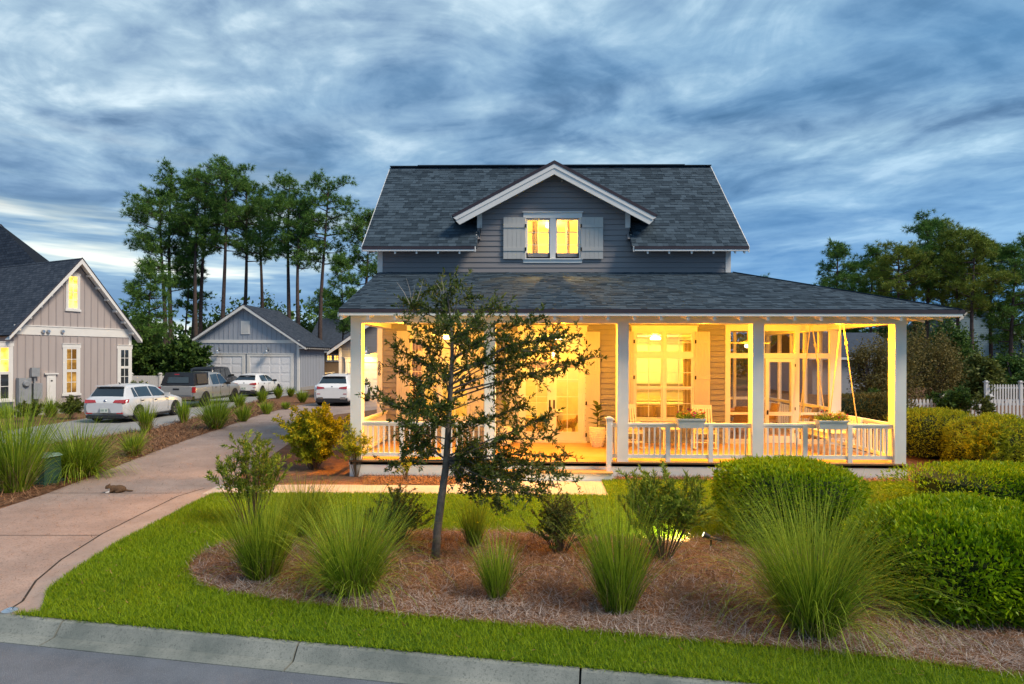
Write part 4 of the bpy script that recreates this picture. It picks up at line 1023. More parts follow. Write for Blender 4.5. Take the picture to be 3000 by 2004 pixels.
# ---- young oak on the front bed
OB = gp(1276, 1642); OY = OB.y
OAK = thing('young_oak', 'young oak tree with a dark sprawling crown in front of the porch', 'tree', OB)
tp = [(1276, 1642), (1281, 1560), (1292, 1470), (1306, 1370), (1312, 1290), (1316, 1200), (1322, 1110), (1325, 1030), (1322, 960), (1316, 900), (1308, 850)]
tpts = [yp(px, py, OY) for px, py in tp]; trad = [.064, .055, .051, .047, .043, .037, .031, .025, .018, .012, .006]
tpts[0].z = -.02
tr = MB().tube(tpts, trad, 9)
rng = np.random.default_rng(21); C = []; D = []; lm = MB(); bare = MB()
def tpt(z):
    for i in range(len(tpts) - 1):
        if tpts[i].z <= z <= tpts[i + 1].z: return tpts[i].lerp(tpts[i + 1], (z - tpts[i].z) / (tpts[i + 1].z - tpts[i].z))
    return tpts[-1]
ends = [(1098, 1158), (1126, 1178), (1150, 1015), (1160, 1075), (1142, 1358), (1186, 948), (1190, 880), (1165, 1230), (1210, 1290), (1215, 1120), (1180, 1330), (1240, 1010), (1225, 1180), (1230, 900),
        (1343, 838), (1388, 872), (1488, 908), (1400, 930), (1300, 880), (1260, 850), (1440, 960),
        (1604, 930), (1560, 960), (1640, 985), (1703, 980), (1747, 1046), (1690, 1030), (1610, 1050), (1540, 1040), (1480, 1060), (1430, 1050), (1636, 1096), (1524, 1136), 
        (1537, 1184), (1613, 1216), (1618, 1284), (1667, 1337), (1689, 1403), (1640, 1390), (1627, 1426), (1587, 1462), (1540, 1440), (1466, 1488), (1500, 1420), (1412, 1448), (1440, 1390),
        (1400, 1330), (1380, 1400), (1450, 1310), (1560, 1380), (1480, 1360), (1360, 1250), (1420, 1230), (1270, 1240), (1250, 1300), (1240, 1340), (1260, 1130), (1380, 1100), (1400, 1010), (1370, 970), (1290, 960), (1280, 1060),
        (1530, 1400), (1460, 1440), (1420, 1370), (1370, 1310), (1340, 1180), (1270, 1190), (1340, 920), (1290, 920), (1370, 1030), (1210, 1250), (1190, 1190), (1340, 1370), (1230, 1060)]
for px, py in ends:
    yoff = OY + rng.normal(0, .38); e = yp(px, py, yoff)
    dxh = abs(e.x - tpt(e.z).x); zs = min(max(e.z - .25 - .25 * dxh * rng.uniform(.2, 1), tpts[2].z + .55), 3.45); a = tpt(zs)
    mid_ = a.lerp(e, .5) + Vector((rng.normal(0, .10), rng.normal(0, .12), .04 + rng.normal(0, .10)))
    pts = [a, a.lerp(mid_, .5), mid_, mid_.lerp(e, .55), e]; L_ = (e - a).length
    r0 = .006 + .005 * min(L_, 1.5); lm.tube(pts, [r0, r0 * .8, r0 * .6, r0 * .4, r0 * .15], 5)
    paths = [(pts, .35)]
    for k in range(int(9 + 10 * L_)):
        u = rng.uniform(.35, 1); s0 = pts[int(u * 3.99)].lerp(pts[int(u * 3.99) + 1], (u * 3.99) % 1)
        v = Vector(rng.normal(size=3)) + (e - a).normalized() * .7 + Vector((0, 0, .1)); v.normalize(); q_ = s0 + v * rng.uniform(.10, .30)
        lm.tube([s0, s0.lerp(q_, .5), q_], [.0035, .0028, .0015], 3); paths.append(([s0, s0.lerp(q_, .5), q_], 0))
    for pth, lo in paths:
        arr = np.array([list(p) for p in pth]); ln = np.linalg.norm(arr[-1] - arr[0]); k = int(ln * 74) + 4; u = rng.uniform(lo, 1, k)
        idx = u * (len(arr) - 1); i0 = np.minimum(idx.astype(int), len(arr) - 2); fr = (idx - i0)[:, None]
        C.append(arr[i0] * (1 - fr) + arr[i0 + 1] * fr); D.append(unit(unit(arr[i0 + 1] - arr[i0]) * .7 + rdir(k, rng) * .8 + np.array([0, 0, .15])))
for px, py, bx, by in ((1162, 826, 1200, 890), (1190, 815, 1205, 880), (1215, 835, 1205, 885), (1292, 808, 1300, 870), (1275, 825, 1298, 870), (1318, 822, 1300, 860), (1240, 818, 1222, 880)):
    a, e = yp(bx, by, OY - .1), yp(px, py, OY - .15); bare.tube([a, a.lerp(e, .5) + Vector((.01, 0, .01)), e], [.005, .0035, .0015], 4)
tro = tr.build('trunk', M_BARK, OAK, smooth=True); lm.build('branches', M_BARK, OAK); bare.build('bare_twigs', M_TWIGP, OAK)
C = np.concatenate(C); D = np.concatenate(D)
P, Fc = leaves(C, D, .064 * rng.uniform(.6, 1.25, len(C)), .022 * rng.uniform(.7, 1.2, len(C)), rng)
put('crown', np_mesh('crown', P, Fc), M_OAK, OAK)

# ---- pines
def pine(px, pyt, depth, label, crown=.45, rad=None, lean=0.0, m=None, seed=0, dens=1.0, trunk=.22, group=None, limbs=None, name='pine_tree'):
    rng = np.random.default_rng(100 + seed); d = ray(px, HOR); t_ = depth / d.y; bx = d.x * t_
    top = yp(px + lean, pyt, depth); Ht = top.z; t = thing(name, label, 'tree', Vector((bx, depth, 0)), group)
    rad = (rad / F * depth) if rad else Ht * .14
    n = 9; tp_ = []
    for i in range(n + 1):
        u = i / n; tp_.append(Vector((bx + (top.x - bx) * u ** 1.3 + math.sin(u * 5 + seed) * .12, depth + math.cos(u * 4 + seed) * .12, Ht * u * .985)))
    trk = MB().tube(tp_, [trunk * (1 - .82 * (i / n)) for i in range(n + 1)], 7)
    def at(z):
        u = min(max(z / (Ht * .985), 0), .999) * n; return tp_[int(u)].lerp(tp_[int(u) + 1], u % 1)
    br = MB(); C = []; D = []
    nl = int((limbs or 30) * dens); z0 = Ht * (1 - crown)
    for i in range(nl):
        u = (i + rng.uniform(0, 1)) / nl; z = z0 + (Ht - z0) * u * .97
        shape = math.sin(math.pi * min(1, .16 + u * .80)) ** .7
        L_ = rad * shape * rng.uniform(.55, 1.2) + .25; az_ = i * 2.4 + rng.normal(0, .4)
        a = at(z); e = a + Vector((math.cos(az_) * L_, math.sin(az_) * L_, L_ * rng.uniform(-.05, .55)))
        pm = a.lerp(e, .5) + Vector((0, 0, -L_ * .06)); pts = [a, pm, e]
        br.tube(pts, [.045 + .02 * L_ * .5, .035, .012], 4)
        for k in range(int(6 + L_ * 3.4)):
            w = rng.uniform(.5, 1.0); s0 = a.lerp(pm, w * 2) if w < .5 else pm.lerp(e, w * 2 - 1)
            q_ = s0 + Vector((rng.normal(0, .42), rng.normal(0, .42), abs(rng.normal(.18, .3)))) * (.5 + .35 * L_ / 2)
            br.tube([s0, q_], [.014, .006], 3, caps=False)
            kk = 4; C.append(np.array(q_) + rng.normal(0, .17, (kk, 3))); D.append(np.tile(np.array((q_ - s0).normalized()), (kk, 1)))
    for k in range(8): C.append(np.array(at(Ht * rng.uniform(.93, 1.0))) + rng.normal(0, .22, (4, 3))); D.append(np.tile([[0, 0, 1.0]], (4, 1)))
    C = np.concatenate(C); D = np.concatenate(D)
    P, Fc = needles(C, D, 16, .46, .042, rng)
    trk.build('trunk', M_BARKP, t, smooth=True); br.build('branches', M_BARKP, t)
    put('crown', np_mesh('crown', P, Fc), m or M_PINE, t); return t
PG = 'tall pines behind the grey garage'
for i, a in enumerate([(482, 560, 60, .42, 74, -10), (497, 490, 61, .60, 100, 6), (576, 540, 60, .36, 64, 0), (590, 505, 63, .40, 76, 8), (653, 468, 60, .42, 102, 6), (711, 520, 62, .42, 92, 14), (765, 575, 66, .34, 60, 0),
                           (843, 520, 60, .40, 72, 8), (876, 588, 58, .38, 66, 0), (938, 528, 59, .42, 95, 20), (1064, 622, 61, .44, 60, 14)]):
    px, pyt, dp, cr, rd_, ln = a
    lbs = ['slender pine, the lower of the twin trunks nearest the batten gable', 'broad pine with long side limbs reaching over the batten gable', 'thin pine trunk next to the broad pine', 'pine leaning slightly between the broad pine and the tallest one', 'tallest pine, rising above the grey garage gable',
           'pine with full crown above the garage ridge', 'pine crown filling the gap past the garage ridge', 'pine rising behind the garage roof slope', 'shorter pine in front of the one behind the roof slope', 'thick-trunked pine between the garage and the lit house', 'crooked pine partly hidden by the lit house roof']
    pine(px, pyt, dp, lbs[i], cr, rd_, ln, seed=i, limbs=24, trunk=.27, group=PG)
pine(445, 770, 52, 'young pine with drooping side boughs beside the batten gable', .75, 60, -8, seed=21, limbs=26, trunk=.12, group=PG)
pine(545, 735, 64, 'thin pine trunk with a sparse top behind the white fence', .5, 30, 6, seed=22, limbs=14, trunk=.13, group=PG)
pine(563, 700, 66, 'second thin pine trunk with a sparse top behind the white fence', .5, 34, 0, seed=23, limbs=16, trunk=.13, group=PG)
pine(1001, 755, 55, 'young slim pine right beside the porch roof edge', .62, 36, 0, seed=24, limbs=20, trunk=.11, group=PG)
pine(955, 852, 70, 'small round pine far behind the garage', .7, 36, 0, seed=25, limbs=22, trunk=.12, group=PG)
pine(985, 880, 72, 'second small round pine far behind the garage', .7, 34, 0, seed=26, limbs=20, trunk=.12, group=PG)
RG = 'pines beyond the white picket fence'
for i, a in enumerate([(2454, 714, 62, .60, 52, 0), (2554, 730, 64, .55, 56, 0), (2630, 722, 58, .50, 78, 0), (2715, 638, 60, .48, 64, 2), (2757, 655, 63, .52, 56, 3), (2804, 682, 58, .52, 66, 0), (2842, 684, 56, .50, 70, 18), (2905, 715, 62, .54, 58, 0), (2965, 722, 57, .70, 70, 6), (3010, 700, 60, .70, 70, 0), (2500, 770, 68, .66, 46, 0), (2600, 775, 70, .66, 50, 0), (2680, 735, 68, .66, 55, 0)]):
    px, pyt, dp, cr, rd_, ln = a
    lbs = ['lone pine standing clear above the porch roof hip', 'pine next to the lone one above the roof hip', 'wide rounded pine above the porch eave', 'tallest pine beyond the picket fence', 'pine crowded against the tallest one beyond the fence', 'bronze tinted pine in front of the tallest ones', 'leaning pine before the blue gabled house',
           'pine behind the blue gable', 'full pine beyond the blue gable', 'outermost pine past the blue gabled house', 'small pine between the lone pine and its neighbour', 'small pine behind the wide rounded one', 'dense pine filling between the rounded and the tallest pine']
    pine(px, pyt, dp, lbs[i], cr, rd_, ln, seed=40 + i, limbs=26, trunk=.22, m=M_PINE2 if i in (2, 4, 5, 6) else M_PINE, group=RG)
pine(2240, 812, 75, 'treetop showing just over the porch roof beside the house', .8, 34, 0, seed=70, limbs=26, trunk=.15)

# ---- broadleaf trees and undergrowth in the distance
def broad(px, pyt, depth, halfw, label, seed, m=None, n=5200, leaf=.30, low=.12, name='broadleaf_tree', group=None, pyb=None):
    rng = np.random.default_rng(300 + seed); d = ray(px, HOR); bx = d.x * depth / d.y; H = yp(px, pyt, depth).z; Wd = halfw / F * depth
    t = thing(name, label, 'tree', Vector((bx, depth, 0)), group)
    tk = MB().tube([(bx, depth, 0), (bx + .1, depth, H * .4), (bx - .1, depth + .1, H * .85)], [.13 + H * .008, .09 + H * .004, .03], 6)
    C = []; ncl = 34
    for i in range(ncl):
        v = rng.normal(size=3); v /= np.linalg.norm(v); r_ = rng.uniform(.45, 1) ** .6
        c_ = np.array([bx, depth, H * (low + 1) / 2]) + v * r_ * np.array([Wd, Wd * .9, H * (1 - low) / 2 * .93])
        tk.tube([(bx, depth, max(H * .2, c_[2] * .6)), tuple(c_)], [.03, .008], 3, caps=False)
        C.append(c_ + rng.normal(size=(n // ncl, 3)) * np.array([Wd, Wd, H * .5]) * .17)
    C = np.concatenate(C); C[:, 2] = np.maximum(C[:, 2], .1)
    P, Fc = leaves(C, rdir(len(C), rng), leaf * rng.uniform(.6, 1.3, len(C)), leaf * .5, rng)
    tk.build('trunk', M_BARKP, t); put('crown', np_mesh('crown', P, Fc), m or M_DECID, t)
BG = 'broadleaf trees behind the grey garage'
for k, (px, pt, hw, dp, lb) in enumerate(((690, 895, 70, 66, 'rounded dark tree just over the garage ridge'), (770, 880, 60, 68, 'rounded dark tree behind the garage roof slope'), (840, 900, 60, 64, 'leafy tree low behind the garage eave'), (900, 930, 55, 66, 'leafy tree between the garage and the thick-trunked pine'), (620, 945, 60, 70, 'low leafy tree behind the garage gable'), (400, 925, 60, 62, 'leafy tree low beside the batten gable'), (470, 960, 60, 66, 'low leafy tree between the twin pine trunks'), (1000, 950, 50, 74, 'low leafy tree next to the young slim pine'))):
    broad(px, pt, dp, hw, lb, k, group=BG)
for k, (px, pt, hw, dp, m_, lb) in enumerate(((2640, 950, 85, 29, M_BROWN, 'wispy brown-leaved tree behind the corner column'), (2545, 1010, 50, 28.5, M_BROWN, 'brownish tree seen past the swing rope'), (2750, 985, 62, 31, M_BROWN, 'bronze-leaved tree beside the corner eave'), (2960, 1040, 70, 40, M_DECID, 'dark leafy tree at the foot of the blue gabled house'), (2880, 1050, 45, 38, M_SPARSE, 'thin grey-leaved tree before the blue siding'), (2700, 965, 60, 62, M_DECID, 'dense leafy tree behind the porch eave'), (2600, 950, 70, 68, M_DECID, 'dense leafy tree over the porch roof'), (2800, 970, 60, 66, M_DECID, 'leafy tree behind the leaning pines'), (2990, 900, 70, 68, M_DECID, 'leafy tree behind the blue gabled house'), (2480, 930, 60, 72, M_DECID, 'leafy tree behind the lone pine'), (2785, 935, 50, 44, M_DECID, 'leafy tree covering the shaded roof of the blue gabled house'))):
    broad(px, pt, dp, hw, lb, 20 + k, m=m_, n=5200 if dp > 35 else 6500, leaf=.26 if dp > 35 else .12, low=.05)
rng = np.random.default_rng(77); C = []
for i in range(420):
    x = rng.uniform(-105, 105); y = rng.uniform(84, 100); h = rng.uniform(4, 11) ; C.append(np.array([x, y, h * .5]) + rng.normal(size=(70, 3)) * np.array([2.2, 1.5, h * .26]))
C = np.concatenate(C); C[:, 2] = np.maximum(C[:, 2], .2)
P, Fc = leaves(C, rdir(len(C), rng), .9, .6, rng)
tag(put('distant_woods', np_mesh('distant_woods', P, Fc), M_DECID), 'dark distant woods closing the horizon', 'woods', kind='stuff')
# ================================================================== NEIGHBOURING BUILDINGS
def roof_mat(name, c1, c2, sx=1.0):
    m = bpy.data.materials.new(name); m.use_nodes = True; t = m.node_tree; N = t.nodes; L = t.links; b = N['Principled BSDF']
    b.inputs['Roughness'].default_value = .9; b.inputs['Specular IOR Level'].default_value = .2
    uv = N.new('ShaderNodeTexCoord'); mp = N.new('ShaderNodeMapping'); L.new(uv.outputs['UV'], mp.inputs[0])
    br = N.new('ShaderNodeTexBrick'); br.offset = .5; br.inputs['Scale'].default_value = 1.0; br.inputs['Brick Width'].default_value = .30; br.inputs['Row Height'].default_value = .145
    br.inputs['Mortar Size'].default_value = .010; br.inputs['Color1'].default_value = (*c1, 1); br.inputs['Color2'].default_value = (*c2, 1); br.inputs['Mortar'].default_value = (c1[0] * .4, c1[1] * .4, c1[2] * .4, 1)
    L.new(mp.outputs[0], br.inputs[0]); L.new(br.outputs[0], b.inputs['Base Color'])
    bm = N.new('ShaderNodeBump'); bm.inputs['Strength'].default_value = .5; bm.inputs['Distance'].default_value = .02; L.new(br.outputs['Fac'], bm.inputs['Height']); bm.invert = True
    L.new(bm.outputs[0], b.inputs['Normal']); MATS[name] = m; return m
M_NROOF = roof_mat('neighbour_shingle', (.030, .042, .062), (.065, .080, .105))
M_BATT = mat('batten_siding', (.42, .37, .355), .65, var=.05, scale=2, stretch=(3, 3, .3))
M_BATTL = mat('batten_strip', (.35, .315, .31), .65, var=.05)
M_GAR = mat('garage_siding', (.36, .395, .455), .65, var=.05, scale=2, stretch=(3, 3, .3))
M_GARL = mat('garage_batten', (.30, .33, .385), .65, var=.05)
M_STONE = mat('foundation', (.33, .32, .31), .9, var=.2, scale=8)
M_DOORW = mat('garage_door_white', (.80, .80, .82), .5, var=.03)
M_GALV = mat('galvanised_lamp', (.62, .64, .66), .3, .9)
M_DGLASS = mat('dark_window', (.035, .04, .045), .06, var=.2, spec=.8)
M_AMBW = emis('lit_window', (1.0, .62, .10), 1.25)
def lit_variation(m, c1, c2):
    t = m.node_tree; em = [n for n in t.nodes if n.type == 'EMISSION'][0]; g_ = t.nodes.new('ShaderNodeTexCoord'); n_ = t.nodes.new('ShaderNodeTexNoise'); n_.inputs['Scale'].default_value = 2.2; n_.inputs['Detail'].default_value = 3
    r_ = t.nodes.new('ShaderNodeValToRGB'); r_.color_ramp.elements[0].position = .38; r_.color_ramp.elements[1].position = .62; r_.color_ramp.elements[0].color = (*c1, 1); r_.color_ramp.elements[1].color = (*c2, 1)
    t.links.new(g_.outputs['Object'], n_.inputs[0]); t.links.new(n_.outputs[0], r_.inputs[0]); t.links.new(r_.outputs[0], em.inputs[0])
lit_variation(M_AMBW, (.62, .27, .03), (1.0, .68, .16))
M_AMBW2 = emis('amber_window', (.55, .30, .06), .42)
lit_variation(M_AMBW2, (.20, .09, .02), (.70, .38, .09))

def roof_slab(mb_list, pts, th, name, m, parent):
    """quad a,b (eave) c,d (ridge) with metric UVs, thickness downwards"""
    a, b, c, d = [Vector(p) for p in pts]
    me = bpy.data.meshes.new(name); n = (b - a).cross(d - a).normalized()
    if n.z < 0: n = -n
    lo = [p - n * th for p in (a, b, c, d)]
    me.from_pydata([tuple(p) for p in (a, b, c, d)] + [tuple(p) for p in lo], [], [(0, 1, 2, 3), (7, 6, 5, 4), (0, 4, 5, 1), (1, 5, 6, 2), (2, 6, 7, 3), (3, 7, 4, 0)])
    uvl = me.uv_layers.new(); U_ = (b - a).normalized(); V_ = n.cross(U_)
    for lp in me.loops:
        p = Vector(me.vertices[lp.vertex_index].co) - a; uvl.data[lp.index].uv = (p.dot(U_), p.dot(V_))
    return put(name, me, m, parent)
# ---- batten gable house
A = gp(0, HOR + 1); dA = ray(0, HOR); A = Vector((dA.x * 26 / dA.y, 26, 0)); dB = ray(383, HOR); B = Vector((dB.x * 31.2 / dB.y, 31.2, 0))
wv = (B - A).normalized(); nv = Vector((wv.y, -wv.x, 0))
NH = thing('batten_house', 'grey board and batten gable house beside the parked cars', 'house', A, local=True, rz=math.atan2(wv.y, wv.x))
def nl(px, py): p = plane_hit(px, py, A, nv); return (p - A).dot(wv), p.z
uc, _ = nl(383, 1000); ua, zapx = nl(226, 757); ut, ztip = nl(402, 993); NS = (zapx - ztip) / (ut - ua); ul = 2 * ua - uc
DEP = 10.0
def nz(u): return zapx - .22 - NS * abs(u - ua)
wallp = MB().prism([(ul, 0, 0), (uc, 0, 0), (uc, 0, nz(uc)), (ua, 0, nz(ua)), (ul, 0, nz(ul))], (0, .2, 0))
wallp.box(uc - .2, uc, .201, DEP, 0, nz(uc)).box(ul, ul + .2, .201, DEP, 0, nz(ul))
nwall = wallp.build('wall', M_BATT, NH)
_, zb0 = nl(200, 984); _, zb1 = nl(200, 960)
wins = []
for px0, px1, py0, py1 in ((190, 226, 1153, 1019), (349, 378, 1130, 1022), (-30, 28, 1172, 1014), (196, 229, 906, 806)):
    u0_, z0_ = nl(px0, py0); u1_, z1_ = nl(px1, py0); _, z1_ = nl((px0 + px1) / 2, py1); _, z0_ = nl((px0 + px1) / 2, py0)
    wins.append((u0_, u1_, z0_, z1_))
u = ul + .15
while u < uc - .1:
    for z0_, z1_ in ((.45, zb0), (zb1, nz(u) - .02)):
        segs = [(z0_, z1_)]
        for w in wins:
            if w[0] - .1 < u < w[1] + .1:
                segs = [s for a_, b_ in segs for s in ((a_, min(b_, w[2] - .1)), (max(a_, w[3] + .1), b_))]
        for a_, b_ in segs:
            if b_ - a_ > .05: MB().box(u - .022, u + .022, -.022, -.001, a_, b_).build('batten', M_BATTL, nwall)
    u += .31
MB().box(ul, uc + .02, -.035, -.001, zb0, zb1).box(ul, uc + .03, -.06, -.001, zb1, zb1 + .05).build('belt_board', M_TRIM, NH)
MB().box(uc - .12, uc + .02, -.03, -.001, .4, zb0 - .001).build('corner_board', M_TRIM, NH)
MB().box(ul - .02, uc + .015, -.025, -.002, 0, .449).build('foundation', M_STONE, NH)
for i, (a_, b_, z0_, z1_) in enumerate(wins):
    s_ = .11 if i < 3 else .06; hd_ = .17 if i < 3 else .05
    MB().box(a_ - s_, a_, -.05, -.001, z0_, z1_).box(b_, b_ + s_, -.05, -.001, z0_, z1_).box(a_ - s_ - .03, b_ + s_ + .03, -.055, -.001, z1_, z1_ + hd_).box(a_ - s_ - .03, b_ + s_ + .03, -.08, -.001, z1_ + hd_ + .001, z1_ + hd_ + .03).box(a_ - s_ - .04, b_ + s_ + .04, -.075, -.001, z0_ - .10, z0_ - .001).build('window_trim', M_TRIM, NH)
    gm = [M_AMBW2, M_DGLASS, M_AMBW, M_AMBW][i]
    zm_ = (z0_ + z1_) / 2
    if i == 3: glazed(NH, 'window', a_, b_, z0_, z1_, -.045, .06, 2, 4, t=.04, mw=.025, gl=gm)
    else:
        glazed(NH, 'window', a_, b_, zm_ + .001, z1_, -.048, .06, 2, 2, t=.04, mw=.028, gl=gm); glazed(NH, 'window', a_, b_, z0_, zm_ - .001, -.044, .06, 2, 2, t=.036, mw=.028, gl=M_DGLASS if i == 2 else gm)
OH = .38; le = ut - ua
for sg, nm in ((1, 'roof'), (-1, 'roof')):
    roof_slab(None, [(ua + sg * le, -OH, ztip), (ua + sg * le, DEP, ztip), (ua, DEP, zapx), (ua, -OH, zapx)], .08, nm, M_NROOF, NH)
    dn_ = Vector((sg * NS, 0, 1)).normalized(); a_ = Vector((ua, 0, zapx)); b_ = Vector((ua + sg * le, 0, ztip))
    MB().prism([(a_.x, -OH - .03, a_.z - .03), (b_.x, -OH - .03, b_.z - .03), (b_.x, -OH - .03, b_.z - .20), (a_.x, -OH - .03, a_.z - .28)], (0, .05, 0)).build('rake_board', M_TRIM, NH)
    MB().prism([(a_.x, -OH - .05, a_.z + .02), (b_.x, -OH - .05, b_.z + .02), (b_.x, -OH - .05, b_.z - .03), (a_.x, -OH - .05, a_.z - .03)], (0, .06, 0)).build('drip_edge', M_DRIP, NH)
    MB().prism([(a_.x, -OH + .03, a_.z - .19), (b_.x, -OH + .03, b_.z - .19), (b_.x, -.04, b_.z - .19), (a_.x, -.04, a_.z - .19)], (0, 0, -.01)).build('soffit', M_TRIM, NH)
    for k in range(1, 7):
        p = a_.lerp(b_, k / 7); MB().box(p.x - .04, p.x + .04, -OH + .03, -.03, p.z - .32, p.z - .21).build('outlooker', M_TRIM, NH)
# higher hipped roof behind
H1 = None
ridge0 = A + wv * ua; iv = -nv
d1 = ray(107, HOR); tt = None
best = min((abs((lambda p: (p.x / p.y) - (d1.x / d1.y))(ridge0 + iv * (k * .05))), k * .05) for k in range(0, 240)); v1 = best[1]
def nloc(p): q = p - A; return Vector((q.dot(wv), q.dot(iv), p.z))
P2 = ridge0 + iv * (v1 + 2.2) + wv * 1.4; d2 = ray(-2, 655); tz = P2.y / d2.y; Hz = CAMZ + d2.z * tz; d2x = d2.x * tz
L1 = Vector((ua, v1, zapx - .05)); L2 = nloc(Vector((d2x, P2.y, Hz))); dd = (L1 - L2); kk = 1.06; Cn = L2 + dd * kk
Rl = L2 + Vector((0, 14, 0)); Cn2 = Vector((2 * L2.x - Cn.x, Cn.y, Cn.z))
roof_slab(None, [Cn, Cn + Vector((0, 16, 0)), Rl, L2], .1, 'hip_roof', M_NROOF, NH)
roof_slab(None, [Cn2, Cn2 + Vector((0, 16, 0)), Rl, L2], .1, 'hip_roof', M_NROOF, NH)
MB().prism([Cn, Cn2, L2], (0, .05, -.05)).build('hip_end', M_NROOF, NH)
# meters, access hatch, vents
uo, zo = nl(98, 1165); MB().box(uo - .15, uo + .20, -.32, -.06, .75, 1.45).build('meter_box', mat('meter_grey', (.32, .34, .36), .5, .2), NH)
uo, _ = nl(60, 1165); MB().box(uo - .2, uo + .28, -.30, -.06, .55, 1.7).lathe((uo + .05, -.31, 1.45), [(.13, 0), (.13, -.08), (.10, -.12)], 12, 'y').build('electric_meter', MATS['meter_grey'], NH)
uo, _ = nl(97, 1125); MB().box(uo - .16, uo + .16, -.22, -.06, 1.75, 2.15).beam((uo, -.12, 1.75), (uo, -.12, .3), .05, .05).build('junction_box', MATS['meter_grey'], NH)
u0_, z0_ = nl(135, 1168); u1_, _ = nl(161, 1168); _, z1_ = nl(148, 1097)
hatch = MB().box(u0_, u1_, -.07, -.001, .45, z1_).box(u0_ - .1, u1_ + .1, -.12, -.001, z1_ + .001, z1_ + .06).build('utility_cabinet', M_TRIM, NH)
MB().box(u0_ + .1, u1_ - .1, -.085, -.071, .6, z1_ - .15).build('cabinet_door', M_TRIM, hatch); MB().box(u0_ + .22, u1_ - .22, -.10, -.086, z1_ - .32, z1_ - .26).build('handle_slot', M_DARK, hatch)
for px in (124, 139, 181):
    uo, zo = nl(px, 971); MB().lathe((uo, -.04, zo), [(.075, 0), (.085, -.06), (.06, -.11)], 10, 'y').build('vent_cap', M_GALV, NH)

# ---- grey two-door garage
GY = 47.2
gx = lambda px: hx(px, GY); gz = lambda py, px=720: hz(py, px, GY)
GL, GR = gx(563), gx(876); GC = (GL + GR) / 2; zap = gz(893, 715); ztp = gz(1015, 700); gle = (gx(893) - gx(533)) / 2; GS = (zap - ztp) / gle
NG = thing('grey_garage', 'blue-grey board and batten garage with two white doors', 'garage', (GC, GY, 0))
gzr = lambda x: zap - .2 - GS * abs(x - GC)
dt = gz(1044); d1_ = (gx(588), gx(710)); d2_ = (gx(733), gx(852))
gw = MB().prism([(GL, GY, 0), (GR, GY, 0), (GR, GY, gzr(GR)), (GC, GY, gzr(GC)), (GL, GY, gzr(GL))], (0, .2, 0)).box(GR - .2, GR, GY + .201, GY + 6, 0, gzr(GR)).box(GL, GL + .2, GY + .201, GY + 6, 0, gzr(GL))
gwall = gw.build('wall', M_GAR, NG); zb0, zb1 = gz(1005), gz(996)
vx0, vx1, vz0, vz1 = gx(706), gx(732), gz(979), gz(940)
x = GL + .3
while x < GR - .2:
    inD = any(a_ - .2 < x < b_ + .2 for a_, b_ in (d1_, d2_))
    MB().box(x - .025, x + .025, GY - .025, GY - .001, dt + .2 if inD else .3, zb0).build('batten', M_GARL, gwall)
    if gzr(x) - zb1 > .1:
        for a_, b_ in (((zb1, vz0 - .1), (vz1 + .1, gzr(x))) if vx0 - .1 < x < vx1 + .1 else ((zb1, gzr(x)),)): MB().box(x - .025, x + .025, GY - .025, GY - .001, a_, b_).build('batten', M_GARL, gwall)
    x += .37
y = GY + .3
while y < GY + 6:
    MB().box(GR + .001, GR + .025, y - .025, y + .025, .3, gzr(GR)).build('batten', M_GARL, gwall); y += .37
MB().box(GL - .02, GR + .02, GY - .05, GY - .001, zb0, zb1).build('belt_board', M_TRIM, NG)
MB().box(GL - .03, GL + .18, GY - .04, GY - .001, 0, zb0 - .001).box(GR - .15, GR + .03, GY - .04, GY + .12, 0, zb0 - .001).build('corner_board', M_TRIM, NG)
MB().box(GR + .002, GR + .035, GY + .121, GY + 6, 0, .28).build('foundation', M_STONE, NG)
for a_, b_ in (d1_, d2_):
    MB().box(a_ - .22, a_, GY - .06, GY - .001, 0, dt).box(b_, b_ + .22, GY - .06, GY - .001, 0, dt).box(a_ - .24, b_ + .24, GY - .065, GY - .001, dt, dt + .2).box(a_ - .28, b_ + .28, GY - .09, GY - .001, dt + .201, dt + .25).build('door_trim', M_TRIM, NG)
    dr = MB().box(a_, b_, GY - .015, GY - .001, .02, dt).build('garage_door', M_DOORW, NG); ph = dt / 4
    for r_ in range(4):
        for k in range(4):
            w_ = (b_ - a_) / 4; MB().box(a_ + k * w_ + .08, a_ + (k + 1) * w_ - .08, GY - .032, GY - .016, r_ * ph + .10, (r_ + 1) * ph - .08).build('door_panel', M_DOORW, dr)
MB().box(vx0, vx1, GY - .05, GY - .001, vz0, vz1).build('gable_vent', M_TRIM, NG)
for k in range(8):
    z_ = vz0 + .12 + k * (vz1 - vz0 - .24) / 8; MB().box(vx0 + .1, vx1 - .1, GY - .07, GY - .051, z_, z_ + .05).build('louver', M_TRIM, NG)
def gooseneck(parent, x, y, z):
    mb = MB().tube([(x, y, z + .25), (x, y - .15, z + .42), (x, y - .38, z + .38), (x, y - .42, z + .2)], .035, 6).lathe((x, y - .42, z), [(.26, -.06), (.25, .0), (.13, .09), (.06, .2)], 14).lathe((x, y - .02, z + .25), [(.08, -.04), (.08, .02)], 10)
    return mb.build('gooseneck_lamp', M_GALV, parent)
gooseneck(NG, gx(644), GY - .02, gz(1033)); gooseneck(NG, gx(787), GY - .02, gz(1033))
